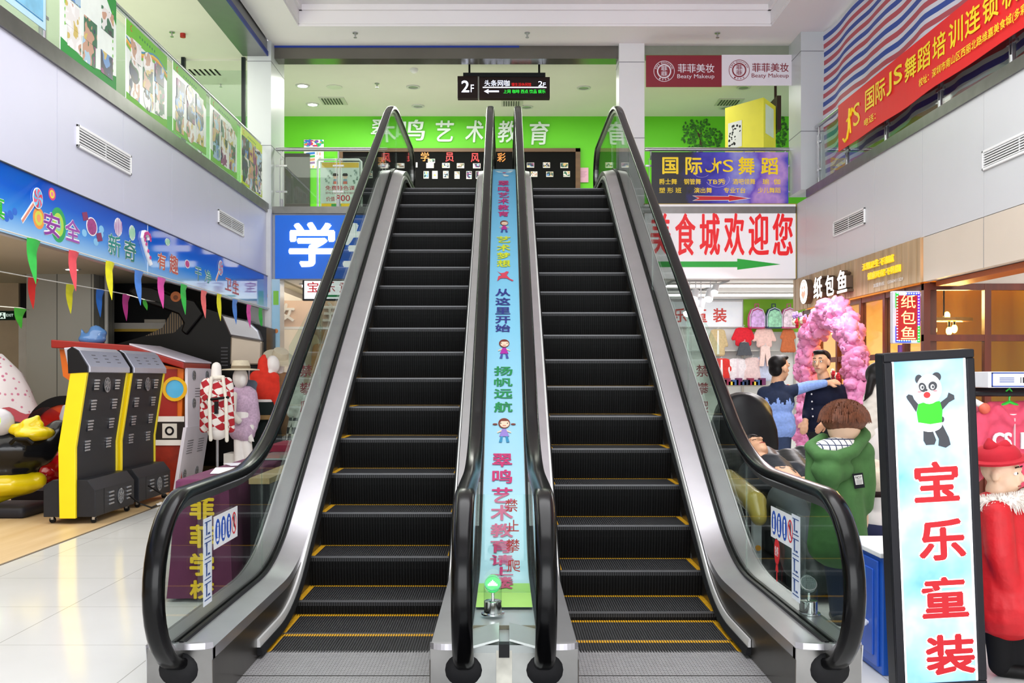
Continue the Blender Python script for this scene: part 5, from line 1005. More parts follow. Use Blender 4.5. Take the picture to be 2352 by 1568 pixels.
# anti-climb glass shields hanging beside the outer handrails
def shield(s, Y, pts, chars, label):
    t = thing('climb_guard', label, 'glass guard', (s * 1.42, Y, pts[2][1])); X0 = s * 1.42; b = B(T=fr_front(Y)); b.poly([(s * x, z) for x, z in pts], -.004, .004, GLASSG); b.obj('glass_sheet', t)
    b = B(T=fr_front(Y))
    for i, c in enumerate(chars): h = .095 * Y / 8; text(b, c, s * 1.5 - .5 * h, 1.27 - i * .135 * 1, s * 1.5 + .5 * h, 1.27 - i * .135 + h, .004, mat('8a2a34', .5), .015, .001)
    b.obj('lettering', t, label='dark red characters')
SHP = [(1.375, 1.74), (1.46, 1.8), (1.63, 1.5), (1.63, .74), (1.375, .68)]
shield(-1, 7.7, SHP, '禁攀爬', 'clear glass climbing guard beside the handrail over the purple table'); shield(1, 7.7, SHP, '禁攀爬', 'clear glass climbing guard beside the handrail over the massage chair')
# ================================================================ arcade and ladies fashion on the west side
def fan(b, y, z, r, X):
    T = fr_left(X); b.disc(y, z, r, 0, .004, mat('55585c', .5), n=16, T=T); b.ring(y, z, r * .86, r, .004, .007, mat('a8abb0', .3, .8), 18, T=T); b.ring(y, z, r * .4, r * .5, .004, .007, n=14, T=T); b.disc(y, z, r * .22, .004, .009, mat('8a8d92', .3, .6), n=10, T=T)
    for i in range(3): a = math.pi * i / 3 + .4; c, s = math.cos(a), math.sin(a); b.poly([(y - r * c - .003 * s, z - r * s + .003 * c), (y - r * c + .003 * s, z - r * s - .003 * c), (y + r * c + .003 * s, z + r * s - .003 * c), (y + r * c - .003 * s, z + r * s + .003 * c)], .005, .008, mat('c8cbd0', .3, .8), T=T)
def louvres(b, y, z, X, sl=0., n=4, w=.045, m=None):
    for i in range(n): b.cyl((X + .004 - sl * i, y - w, z - i * .034), (X + .004 - sl * i, y + w, z - i * .034), .009, m or mat('b9bcc2', .3, .7), n=6)
def punch_machine(Y0, label, wires):
    X0 = -3.75; t = thing('arcade_machine', label, 'arcade machine', (X0, Y0 + .48, 0), group='yellow edged arcade machines'); W1 = Y0 + .97
    YL = mat('f6da0c', .35, var=.02); DK = mat('26272c', .42, var=.06, sc=20); SV = mat('c3c5d6', .3, .35, var=.03); BK = mat('141417', .4)
    prof = [(-3.83, .05), (-3.69, .05), (-3.69, .66), (-3.59, 1.31), (-3.735, 1.31), (-3.84, .66)]
    for y in (Y0, W1 - .04):
        b = B(); b.add([(x, yy, z) for yy in (y, y + .04) for x, z in prof], [list(range(6)), list(range(6, 12))[::-1]] + [(i, 6 + i, 6 + (i + 1) % 6, (i + 1) % 6) for i in range(6)], YL); b.obj('side_panel', t, bevel=.006, label='yellow side panel')
    b = B(); b.add([(x, y, z) for y in (Y0 + .04, W1 - .04) for x, z in ((-3.82, .3), (-3.70, .3), (-3.70, .66), (-3.60, 1.31), (-3.72, 1.31), (-3.82, .66))], [(0, 1, 2, 3, 4, 5), (11, 10, 9, 8, 7, 6)] + [(i, 6 + i, 6 + (i + 1) % 6, (i + 1) % 6) for i in range(6)], DK); b.obj('cabinet_back', t, label='dark grey back panel')
    xs = lambda z: -3.70 + max(0, (z - .66)) / .65 * .1
    for yy in (.26, .74):
        for z in (1.24, 1.06, .88, .7):
            b = B(); b.box((xs(z) - .002, Y0 + yy - .056, z - .09), (xs(z - .09) + .0025, Y0 + yy + .056, z + .012), DK)
            for i in range(4): zz = z - i * .026; b.cyl((xs(zz) + .004, Y0 + yy - .05, zz), (xs(zz) + .004, Y0 + yy + .05, zz), .009, mat('c6c8ce', .3, .7), n=6)
            b.obj('louvre_vent', t, label='silver slotted vent')
    b = B(); fan(b, Y0 + .5, 1.2, .07, xs(1.2) + .003); b.obj('fan', t)
    b = B(); b.add([(x, y, z) for y in (Y0 + .02, W1 - .02) for x, z in ((-3.75, 1.3), (-3.57, 1.31), (-3.57, 1.36), (-3.66, 1.5), (-3.7, 1.53), (-3.8, 1.52))], [(0, 1, 2, 3, 4, 5), (11, 10, 9, 8, 7, 6)] + [(i, 6 + i, 6 + (i + 1) % 6, (i + 1) % 6) for i in range(6)], SV)
    for yy in (.25, .5, .75):
        for i in range(3): z = 1.46 - i * .03; x = -3.575 - (z - 1.36) / .14 * .09; b.box((x - .004, Y0 + yy - .045, z - .006), (x + .006, Y0 + yy + .045, z + .006), mat('53555e', .4))
    b.obj('top_cap', t, bevel=.008, label='silver top cap'); b = B(); b.add([(x, y, z) for y in (Y0 - .005, Y0 + .02) for x, z in ((-3.75, 1.3), (-3.585, 1.31), (-3.585, 1.36), (-3.67, 1.5), (-3.72, 1.53), (-3.76, 1.5))], [(0, 1, 2, 3, 4, 5), (11, 10, 9, 8, 7, 6)] + [(i, 6 + i, 6 + (i + 1) % 6, (i + 1) % 6) for i in range(6)], BK); b.obj('cap_side', t)
    b = B(); pr = [(-3.98, .06), (-3.53, .06), (-3.53, .29), (-3.6, .38), (-3.9, .38), (-3.98, .33)]
    b.add([(x, y, z) for y in (Y0 + .03, W1 - .02) for x, z in pr], [list(range(6)), list(range(6, 12))[::-1]] + [(i, 6 + i, 6 + (i + 1) % 6, (i + 1) % 6) for i in range(6)], DK); b.obj('base_box', t, bevel=.005)
    b = B(); fan(b, Y0 + .6, .18, .07, -3.529); b.obj('fan', t); b = B()
    for yy in (.38, .8): louvres(b, Y0 + yy, .24, -3.529)
    b.box((-3.53, Y0 + .22, .07), (-3.528, Y0 + .225, .29), BK); b.obj('base_vents', t)
    for y in (Y0 + .1, W1 - .1):
        for x in (-3.93, -3.57): b = B(); b.cyl((x, y - .012, .026), (x, y + .012, .026), .026, BLACK); b.box((x - .012, y - .016, .03), (x + .012, y + .016, .065), STEEL); b.obj('caster', t)
punch_machine(8.75, 'yellow edged arcade machine seen from behind, nearer the camera', 1); punch_machine(9.8, 'yellow edged arcade machine seen from behind, next to the white cabinet back', 1)
b = B(); b.tube([(-3.5, 9.5, .16), (-3.42, 9.55, .08), (-3.4, 9.8, .012), (-3.42, 10.1, .012), (-3.36, 10.3, .012)], .008, BLACK, 6); b.tube([(-3.5, 10.0, .2), (-3.42, 10.1, .12), (-3.35, 10.4, .02)], .008); b.top('power_cable', 'loose black cable behind the yellow edged machines', 'cable')
b = B(); q = random.Random(2)
for i in range(7): b.cyl((-3.42 + q.random() * .1, 9.98 + q.random() * .15, .015), (-3.4 + q.random() * .1, 10.0 + q.random() * .15, .03), .012, mat(('d8d4cc', 'c89060', 'e8e4dc')[i % 3], .6), n=6)
b.top('plug_strip', 'small tangle of plugs on the floor by the arcade machines', 'plugs')

# pirate themed cabinet behind them
t = thing('pirate_cabinet', 'orange and red ship shaped arcade cabinet with a white back', 'arcade machine', (-4.2, 11.7, 0)); OG = mat('e8721a', .4, var=.06, sc=4); RB = mat('9c1d14', .4, var=.05)
b = B(); b.add([(x, y, z) for y in (11.2, 12.1) for x, z in ((-4.4, 0), (-3.72, 0), (-3.56, .7), (-3.53, 1.36), (-4.6, 1.56), (-4.9, 1.58), (-4.86, 1.28), (-4.45, 1.0))], [list(range(8)), list(range(8, 16))[::-1]] + [(i, 8 + i, 8 + (i + 1) % 8, (i + 1) % 8) for i in range(8)], OG); b.obj('body', t)
b = B(); b.add([(x, y, z) for y in (11.1, 12.12) for x, z in ((-3.5, 1.36), (-3.5, 1.43), (-4.1, 1.62), (-4.95, 1.68), (-4.95, 1.59), (-4.1, 1.55))], [list(range(6)), list(range(6, 12))[::-1]] + [(i, 6 + i, 6 + (i + 1) % 6, (i + 1) % 6) for i in range(6)], RB); b.obj('roof', t, bevel=.01, label='dark red roof')
b = B(); b.add([(x, y, z) for y in (11.12, 12.12) for x, z in ((-3.49, 1.432), (-4.1, 1.622), (-4.1, 1.64), (-3.49, 1.45))], [(0, 1, 2, 3), (7, 6, 5, 4), (0, 4, 5, 1), (1, 5, 6, 2), (2, 6, 7, 3), (3, 7, 4, 0)], mat('d9d4e4', .4)); b.obj('roof_sheet', t)
b = B(T=fr_front(11.2)); b.box((-3.85, .0, 0), (-3.55, .6, .006), mat('8a2412', .4, var=.25, sc=9)); b.box((-3.9, .56, .006), (-3.52, .8, .012), mat('2b2622', .4)); b.box((-3.9, .78, .012), (-3.52, .84, .02), mat('e8e4dc', .4)); b.box((-3.9, .52, .012), (-3.52, .58, .02)); b.box((-3.76, .6, .012), (-3.6, .76, .02), mat('d8d4c8', .4)); b.ring(-3.68, .68, .03, .05, .02, .026, BLACK); b.box((-3.84, .84, .004), (-3.6, 1.36, .02), RB); b.lathe([(.0, 0), (.09, 0)], RB) if 0 else None
b.ring(-3.62, 1.14, .1, .135, .02, .035, mat('f0b81c', .35)); b.disc(-3.62, 1.14, .1, .02, .024, mat('58b8e8', .2)); b.obj('printed_side', t, label='printed ship side with porthole and barrel')
WB = mat('eeeaf4', .35, var=.01); b = B(); b.add([(x, y, z) for y in (11.18, 12.1) for x, z in ((-3.51, .72), (-3.48, .72), (-3.48, 1.36), (-3.51, 1.38))] + [(x, y, z) for y in (11.12, 12.0) for x, z in ((-3.62, .04), (-3.58, .04), (-3.475, .72), (-3.51, .72))], [(0, 1, 2, 3), (7, 6, 5, 4), (0, 4, 5, 1), (1, 5, 6, 2), (2, 6, 7, 3), (3, 7, 4, 0), (8, 9, 10, 11), (15, 14, 13, 12), (8, 12, 13, 9), (9, 13, 14, 10), (10, 14, 15, 11), (11, 15, 12, 8)], WB); b.obj('back_panel', t, label='white metal back')
b = B()
for y, z in ((11.4, 1.29), (11.9, 1.29), (11.4, .98)): fan(b, y, z, .055, -3.478)
for y in (11.55, 11.9):
    for i in range(4): b.box((-3.48, y - .1, 1.14 - .03 * i), (-3.477, y + .1, 1.146 - .03 * i), mat('55535c', .5))
for y in (11.35, 11.75):
    for i in range(6): z = .56 - .028 * i; x = -3.58 + (z - .04) / .68 * .105; b.box((x - .002, y - .1, z), (x + .004, y + .1, z + .006), mat('55535c', .5))
for y in (11.3, 11.75): z = .2; fan(b, y, z, .05, -3.58 + (z - .04) / .68 * .105 + .002)
b.obj('back_vents', t)
blob('blue_ornament', [('e', (-4.66, 11.5, 1.7), (.16, .1, .07)), ('e', (-4.6, 11.5, 1.77), (.11, .08, .06)), ('c', (-4.76, 11.5, 1.73), (-4.78, 11.5, 1.8), .03, .02), ('e', (-4.62, 11.5, 1.82), (.07, .05, .04))], mat('5c8fd0', .2, coat=.5), t, .02)
# black simulator with a curved canopy and a silver hood
f = FP(12.75); t = thing('simulator_ride', 'large black motion simulator with a curved canopy and silver hood', 'ride', (-3.9, 13, 0)); BKS = mat('09090b', .32, var=.1, sc=4)
b = B(T=f.T); f.poly(b, [(420, 700), (470, 708), (612, 752), (612, 1060), (240, 1060), (232, 800), (330, 772), (400, 764), (424, 740)], -.5, 0, BKS); b.obj('body', t)
b = B(T=f.T); f.poly(b, [(298, 668), (318, 655), (352, 660), (392, 676), (450, 690), (470, 720), (430, 770), (418, 760), (424, 742), (412, 722), (385, 712), (350, 700), (318, 690)], -.4, .05, mat('0c0a0b', .3)); b.obj('canopy_arch', t, bevel=.02)
b = B(T=f.T); f.poly(b, [(330, 772), (372, 752), (395, 712), (412, 722), (420, 742), (412, 764), (380, 776)], -.1, -.02, stripes('perforated_mesh', 'X', .03, [(0, '8a7350'), (.4, '1c1814')], .5)); b.obj('mesh_window', t, label='perforated mesh window')
SH = mat('a9aab0', .3, .8, var=.08, sc=2); b = B(T=f.T); f.poly(b, [(512, 722), (572, 736), (598, 760), (606, 784), (534, 772)], -.3, .12, SH); f.poly(b, [(534, 772), (606, 784), (604, 838), (532, 838)], -.3, .1, mat('b5a99a', .3, .7, var=.1, sc=2)); b.obj('silver_hood', t, bevel=.02, label='silver hood')
b = B(T=f.T); b.disc(f.x(407), f.z(682), .065, .05, .06, mat('d8752a', .4), n=20); b.disc(f.x(407), f.z(684), .03, .06, .064, mat('8a4a20', .5), n=12); b.obj('emblem', t, label='round orange emblem'); b = B(T=f.T)
for i in range(6): b.box((f.x(508), f.z(800 + i * 8), 0), (f.x(524), f.z(797 + i * 8), .01), mat('3a3a40', .4))
b.obj('vent_slots', t)
f = FP(14.4); b = B(T=f.T); f.box(b, 216, 742, 412, 756, 0, .1, mat('d8d4cc', .4)); f.box(b, 216, 756, 412, 762, 0, .12, mat('e0b83a', .4)); b.box((f.x(216), 0, -.1), (f.x(412), f.z(742), .05), mat('0f1014', .3)); b.top('counter_display', 'dark counter front with a white and yellow edge inside the arcade', 'counter')
f = FP(14.53); t = thing('exit_sign', 'green emergency exit sign high on the arcade wall', 'exit sign', (f.x(10), 14.5, f.z(735))); b = B(T=f.T); f.box(b, -25, 714, 35, 735, 0, .03, mat('0d3026', .4)); b.obj('panel', t); b = B(T=f.T); wg = mat('d8f0e4', .4, e=.6, var=0); text(b, 'EXIT', f.x(17), f.z(727), f.x(33), f.z(721), .03, wg, 0, .002); f.box(b, 0, 718, 15, 732, .03, .032, wg); f.disc(b, 8, 721, 2, .032, .034, mat('0d3026', .4)); f.poly(b, [(5, 724), (10, 724), (12, 731), (9, 731), (8, 727), (4, 731), (2, 730)], .032, .034, mat('0d3026', .4)); b.obj('symbols', t)
# boat ride
t = thing('boat_ride', 'black and yellow boat shaped kiddie ride cut off by the frame', 'ride', (-4.7, 9.4, 0)); BKH = mat('141519', .25, coat=.3); YLB = mat('e6cc10', .25, coat=.4, var=.05)
blob('hull', [('e', (-4.75, 9.4, .62), (.62, .38, .26)), ('c', (-4.3, 9.4, .6), (-4.12, 9.4, .78), .16, .1), ('e', (-4.8, 9.4, .42), (.5, .33, .2))], BKH, t, .022)
blob('lower_hull', [('e', (-4.85, 9.38, .3), (.62, .36, .17)), ('c', (-4.7, 9.3, .25), (-4.28, 9.34, .32), .16, .08)], YLB, t, .022, label='yellow lower hull')
blob('bow_hood', [('e', (-4.25, 9.2, .76), (.17, .2, .07)), ('c', (-4.28, 9.15, .82), (-4.2, 9.15, .9), .08, .03), ('c', (-4.42, 9.15, .8), (-4.18, 9.15, .84), .05, .04)], YLB, t, .014, label='yellow bow hood')
b = B(); b.tube([(-4.38, 9.02, .68), (-4.33, 9.0, .72), (-4.22, 9.0, .72), (-4.18, 9.02, .68)], .018, BLACK); b.obj('handle', t, smooth=True); b = B(); b.sph((-4.55, 9.15, .86), (.14, .12, .13), mat('c9c7d0', .2)); b.sph((-4.56, 9.08, .87), (.09, .07, .09), mat('8fe03a', .3, e=.8, var=.3, sc=14, ec='9fe830')); b.obj('light_dome', t, smooth=True, label='dome glowing green and yellow')
b = B(); b.lathe([(.12, .78), (.14, .9), (.11, 1.0), (.06, 1.02)], mat('b9b6c2', .3), 18, c=(-4.05, 9.6)); b.obj('seat_back', t, smooth=True); b = B(); n = 20; v = []
for i in range(n + 1): x = -5.2 + 1.05 * i / n; v += [(x, 9.7, .8), (x, 9.7, .95 + .035 * math.sin(i * .9)), (x, 9.712, .95 + .035 * math.sin(i * .9)), (x, 9.712, .8)]
b.add(v, [(4 * i + a, 4 * i + 4 + a, 4 * i + 4 + (a + 1) % 4, 4 * i + (a + 1) % 4) for i in range(n) for a in range(4)], glass_mat('pink_plastic', 'e8a0a8', .6, .1)); b.obj('wavy_screen', t, smooth=True, label='wavy pink clear screen')
blob('ride_base', [('b', (-5.2, 9.1, .0), (-4.3, 9.7, .1))], mat('2a2a30', .5), t, .03)
t = thing('red_ride', 'red moulded ride body between the boat and the yellow edged machines', 'ride', (-4.5, 10.4, 0)); RR = mat('b0141a', .2, coat=.4, var=.1, sc=9)
blob('body', [('e', (-4.5, 10.35, .42), (.38, .3, .26)), ('e', (-4.6, 10.2, .5), (.12, .16, .1)), ('e', (-4.35, 10.15, .38), (.1, .14, .1)), ('e', (-4.55, 10.12, .3), (.1, .12, .08))], RR, t, .02); b = B(); b.ring(-4.5, .66, .33, .42, -10.5, -10.4, BLACK, 28, 0, 180, T=FRONT); b.disc(-4.5, .66, .33, -10.48, -10.42, mat('c2431a', .4, var=.3, sc=6), n=28, T=FRONT); b.obj('arch', t, label='black and orange arch'); b = B(); b.box((-4.9, 10.1, 0), (-4.15, 10.6, .14), mat('25222c', .5)); b.obj('base', t)
def spots():
    M = pmat('flower_cloth', .7); t_, L, bs = nodes(M); tc = t_.new('ShaderNodeTexCoord'); v = t_.new('ShaderNodeTexVoronoi'); v.inputs['Scale'].default_value = 16; L.new(tc.outputs['Object'], v.inputs['Vector']); q = ramp(t_, [(.0, 'c4588a'), (.22, 'd890ac'), (.3, 'f0ecf2')]); L.new(v.outputs['Distance'], q.inputs[0]); L.new(q.outputs[0], bs.inputs['Base Color']); return M
t = thing('covered_machine', 'machine draped in a white cloth with small pink flowers', 'covered machine', (-5.7, 11.6, 0)); b = B(); n = 24; v = []
for j in range(9):
    z = 1.52 - 1.5 * j / 8; r = .1 + .5 * (j / 8) ** .6
    for i in range(n): a = 6.2832 * i / n; rr = r * (1 + .08 * math.sin(5 * a + j * .6)); v.append((-5.7 + rr * 1.1 * math.cos(a) - .12 * (1 - j / 8), 11.6 + rr * math.sin(a), z - .02 * math.sin(4 * a)))
b.add(v, [(j * n + i, j * n + (i + 1) % n, (j + 1) * n + (i + 1) % n, (j + 1) * n + i) for j in range(8) for i in range(n)] + [list(range(n))], spots()); b.obj('drape', t, smooth=True)

# purple table
t = thing('market_table', 'long table under a dark purple cloth with large yellow characters', 'table', (-1.66, 7.1, 0)); CL = mat('602648', .85, var=.12, sc=5, bump=.25); b = B(); x0, x1, y0, y1 = -1.86, -1.56, 5.76, 8.6; n = 14; per = []
for i in range(n): per.append((x0 + (x1 - x0) * i / n, y0))
for i in range(40): per.append((x1, y0 + (y1 - y0) * i / 40))
for i in range(n): per.append((x1 - (x1 - x0) * i / n, y1))
for i in range(40): per.append((x0, y1 - (y1 - y0) * i / 40))
N = len(per); cx, cy = (x0 + x1) / 2, (y0 + y1) / 2; v = []
for j, (z, e) in enumerate(((.685, -.01), (.675, .0), (.45, .012), (.2, .026), (.02, .04))):
    for i, (x, y) in enumerate(per): w = (.012 * math.sin(i * 1.3) * j / 4); dx = (1 if x >= x1 else -1 if x <= x0 else 0); dy = (1 if y >= y1 else -1 if y <= y0 else 0); v.append((x + dx * (e + w), y + dy * (e + w * .4), z))
b.add(v, [(j * N + i, j * N + (i + 1) % N, (j + 1) * N + (i + 1) % N, (j + 1) * N + i) for j in range(4) for i in range(N)] + [list(range(N))], CL); b.obj('cloth', t, smooth=True)
f = FP(5.715); yl = mat('e6bf10', .6)
for c_, v0, v1 in (('菲', 1140, 1192), ('菲', 1205, 1257), ('学', 1270, 1321), ('校', 1332, 1374)): b = B(T=f.T); f.t(b, c_, 437, v0, 492, v1, 0, yl, .05, .008); b.obj('character', t, label='yellow felt character')
def flat(name, label, cat, x0, y0, x1, y1, z, th, m, rot=0.):
    b = B(T=MX.Translation(((x0 + x1) / 2, (y0 + y1) / 2, z)) @ Euler((0, 0, rot)).to_matrix().to_4x4()); w, d = (x1 - x0) / 2, (y1 - y0) / 2; b.box((-w, -d, 0), (w, d, th), m); return b.top(name, label, cat)
flat('paper_sheet', 'white paper sheet at the near end of the purple table', 'paper', -1.8, 6.1, -1.55, 6.5, .688, .003, WHITE, .2); flat('glass_sheet', 'small stack of clear sheets on the purple table', 'sheets', -1.75, 7.1, -1.52, 7.7, .688, .012, mat('b9c4c0', .1)); flat('red_cloth', 'folded red and pink cloth at the far end of the purple table', 'cloth', -1.84, 7.9, -1.52, 8.5, .688, .05, mat('b0284a', .8, var=.2, bump=.3)); flat('leaflet', 'pale leaflet in the middle of the purple table', 'leaflet', -1.84, 6.65, -1.66, 6.85, .688, .003, mat('d8d4dc', .4), .5)
t = thing('display_box', 'black glass fronted box with a pale wooden top edge beside the purple table', 'box', (-1.43, 6.6, 0)); b = B(); b.box((-1.485, 5.95, 0), (-1.372, 7.3, .64), mat('15171b', .2)); b.obj('body', t); b = B(); b.box((-1.49, 5.93, .642), (-1.37, 7.32, .675), mat('b59a6a', .5)); b.obj('top_edge', t, label='pale wooden edge')

# ---- shop dummies and clothes
SK = mat('ece6e2', .4); SKP = mat('e8c2a4', .5, var=.03)
def houndstooth():
    M = pmat('red_white_knit', .85); t_, L, bs = nodes(M); tc = t_.new('ShaderNodeTexCoord'); mp = t_.new('ShaderNodeMapping'); mp.inputs['Rotation'].default_value = (0, .6, .3); mp.inputs['Scale'].default_value = (9, 9, 13); L.new(tc.outputs['Object'], mp.inputs[0]); k = t_.new('ShaderNodeTexChecker'); k.inputs['Scale'].default_value = 1.2; n = t_.new('ShaderNodeTexNoise'); n.inputs['Scale'].default_value = 7; m = t_.new('ShaderNodeVectorMath'); m.operation = 'MULTIPLY_ADD'; m.inputs[1].default_value = (.5, .5, .5)
    L.new(tc.outputs['Object'], n.inputs['Vector']); L.new(n.outputs['Color'], m.inputs[0]); L.new(mp.outputs[0], m.inputs[2]); L.new(m.outputs[0], k.inputs['Vector']); k.inputs['Color1'].default_value = lin('b3202c'); k.inputs['Color2'].default_value = lin('ece4de'); L.new(k.outputs[0], bs.inputs['Base Color']); return M
def cap(a, b_, r1, r2=None): return ('c', tuple(a), tuple(b_), r1, r2 or r1)
D = 10.8; q_ = lambda x, y, d=0.: P(x, y, D + d)
t = thing('torso_dummy', 'headless dress form in a red and white knitted vest with pale scarf', 'mannequin', (q_(500, 1000).x, D, 0))
blob('form', [cap(q_(497, 842), q_(497, 870), .052, .06), ('e', q_(497, 905), (.14, .09, .14)), ('e', q_(500, 985), (.12, .09, .12))], SK, t, .014)
blob('vest', [('e', q_(498, 910), (.175, .115, .17)), ('e', q_(500, 960), (.17, .12, .19)), cap(q_(470, 885), q_(468, 985), .05, .045), cap(q_(526, 885), q_(530, 985), .05, .045), cap(q_(475, 880), q_(522, 878), .06)], houndstooth(), t, .016, label='red and white knitted vest')
blob('scarf', [cap(q_(486, 868, -.1), q_(481, 920, -.13), .02), cap(q_(481, 920, -.13), q_(484, 1010, -.13), .022), cap(q_(512, 866, -.1), q_(519, 920, -.13), .02), cap(q_(519, 920, -.13), q_(521, 1012, -.13), .022), cap(q_(486, 868, -.06), q_(512, 866, -.06), .025)], mat('e9e2d6', .8), t, .012, label='cream scarf')
b = B(); b.tube([q_(476, 918, -.125), q_(500, 915, -.14), q_(526, 912, -.125)], .014, BLACK); b.box(tuple(q_(492, 922, -.16)), tuple(q_(502, 950, -.13))); b.obj('belt_bag', t); b = B(); b.cyl(q_(499, 1000), (q_(499, 0).x, D, .1), .014, STEEL); b.lathe([(.16, 0), (.16, .02), (.03, .04), (.02, .12)], mat('c9a060', .5), 20, c=(q_(499, 0).x, D)); b.obj('stand', t)
D = 11.4
t = thing('seated_dummy', 'white seated mannequin in a straw hat and lilac dress', 'mannequin', (q_(560, 1000).x, D, 0))
pts = [('e', q_(552, 868), (.085, .1, .125)), ('e', q_(556, 872, -.06), (.05, .05, .08)), cap(q_(553, 892), q_(556, 910), .05, .05), cap(q_(552, 1000), q_(548, 1060, -.25), .075, .05), cap(q_(562, 990), q_(575, 1075, -.3), .07, .045), cap(q_(548, 1060, -.25), q_(552, 1135, -.15), .05, .04), cap(q_(575, 1075, -.3), q_(570, 1140, -.2), .045, .035), cap(q_(578, 980, -.1), q_(574, 1004, -.16), .03, .025)] + [cap(q_(574 + i * 2, 1004, -.16), q_(571 + i * 4, 1012 + (i % 2) * 2, -.17), .011, .009) for i in range(4)] + [('e', q_(558, 960), (.12, .1, .2))]
blob('figure', pts, SK, t, .01, 3)
blob('dress', [('e', q_(558, 930), (.15, .11, .14)), ('e', q_(560, 975), (.14, .12, .14)), cap(q_(536, 905), q_(532, 950), .06, .07), cap(q_(578, 905), q_(582, 960), .065, .08), cap(q_(582, 960), q_(580, 985, -.06), .075, .05), cap(q_(548, 990, -.05), q_(566, 995, -.1), .11, .1), cap(q_(545, 900), q_(570, 900), .07)], mat('c3a6bf', .9, var=.16, sc=45), t, .015, label='lilac patterned dress')
b = B(); c = q_(553, 850); b.lathe([(.21, c.z), (.2, c.z + .012), (.105, c.z + .02), (.1, c.z + .07), (.085, c.z + .11), (.01, c.z + .115)], mat('d9cdb4', .8, var=.06, sc=30), 26, c=(c.x, c.y)); b.lathe([(.108, c.z + .02), (.106, c.z + .05)], mat('8a7a62', .8), 26, c=(c.x, c.y)); b.obj('straw_hat', t, smooth=True)
blob('scarf', [cap(q_(540, 905, -.12), q_(536, 955, -.15), .03), cap(q_(536, 955, -.15), q_(548, 966, -.17), .04)], mat('e6dfd8', .85), t, .014)
b = B(); b.box((q_(552, 0).x - .16, D - .1, 0), (q_(552, 0).x + .16, D + .22, .42), mat('e2ddd6', .5)); b.obj('plinth', t)
D = 11.66; t = thing('hanging_jacket', 'grey blue jacket on a stand behind the straw hat mannequin', 'jacket', (q_(574, 1000).x, D, 0)); blob('jacket', [('e', q_(568, 935), (.13, .07, .26)), cap(q_(580, 890), q_(586, 980), .045, .04), cap(q_(560, 880), q_(582, 882), .05)], mat('66707f', .85, var=.1), t, .016); b = B(); b.cyl(q_(572, 960), (q_(572, 0).x, D, .01), .014, STEEL); b.lathe([(.14, 0), (.14, .015), (.02, .03)], STEEL, 18, c=(q_(572, 0).x, D)); b.cyl(q_(572, 880), q_(572, 832), .008); b.obj('stand', t)
D = 11.95; t = thing('hoodie_dummy', 'mannequin in a bright red hooded jumper and long dark skirt', 'mannequin', (q_(606, 1000).x, D, 0)); RH = mat('e0301c', .85, var=.08, sc=20)
blob('figure', [('e', q_(626, 838, .05), (.085, .09, .115)), cap(q_(620, 858), q_(616, 880), .05), ('e', q_(606, 920), (.12, .09, .2)), cap(q_(602, 1010), q_(602, 1098), .06, .045), cap(q_(616, 1010), q_(618, 1098), .06, .045), ('e', q_(601, 1101, -.06), (.045, .11, .03)), ('e', q_(618, 1101, -.06), (.045, .11, .03))], SK, t, .013)
blob('jumper', [('e', q_(606, 895), (.16, .12, .17)), cap(q_(580, 875), q_(588, 915), .06), cap(q_(632, 880), q_(634, 930), .055, .05), cap(q_(588, 865), q_(628, 868), .075), cap(q_(605, 855), q_(604, 830), .075, .06), cap(q_(604, 830), q_(606, 818), .055, .03)], RH, t, .015, label='bright red hooded jumper')
b = B(); n = 22; v = []
for z, r in ((.98, .13), (.8, .17), (.55, .2), (.3, .225)):
    for i in range(n): a = 6.2832 * i / n; rr = r * (1 + .05 * (i % 2)); v.append((q_(607, 0).x + rr * math.cos(a), D + .75 * rr * math.sin(a), z))
b.add(v, [(j * n + i, j * n + (i + 1) % n, (j + 1) * n + (i + 1) % n, (j + 1) * n + i) for j in range(3) for i in range(n)] + [list(range(n))], mat('15201f', .8, var=.2)); b.lathe([(.178, .83), (.186, .78)], mat('8a6a3a', .7), 22, c=(q_(607, 0).x, D - .02)); b.obj('skirt', t, smooth=True)
D = 12.3; t = thing('coat_dummy', 'mannequin in a brown coat and wide pale hat behind the red jumper', 'mannequin', (q_(645, 1000).x, D, 0))
blob('figure', [('e', q_(640, 832), (.085, .09, .12)), cap(q_(643, 852), q_(645, 870), .05), cap(q_(640, 960), q_(640, 1090), .07, .045), cap(q_(656, 960), q_(656, 1090), .07, .045), ('e', q_(648, 930), (.12, .09, .2)), ('e', q_(640, 1096, -.05), (.045, .1, .03)), ('e', q_(656, 1096, -.05), (.045, .1, .03))], SK, t, .014)
blob('coat', [('e', q_(648, 905), (.17, .12, .2)), ('e', q_(648, 960), (.17, .13, .25)), cap(q_(628, 875), q_(624, 940), .06), cap(q_(668, 878), q_(672, 950), .06), cap(q_(632, 866), q_(664, 868), .07)], mat('9a7250', .85, var=.08), t, .017, label='brown coat'); b = B(T=MX.Translation(q_(642, 822)) @ Euler((R(25), R(20), 0)).to_matrix().to_4x4()); b.lathe([(.2, 0), (.19, .012), (.1, .02), (.09, .1), (.01, .11)], mat('cfc4aa', .8), 24); b.obj('hat', t, smooth=True)
D = 11.3; t = thing('print_top_dummy', 'mannequin in a white printed top and checked skirt beside the handrail', 'mannequin', (q_(634, 1000).x + .18, D + .2, 0)); O = V((.28, .1, 0))
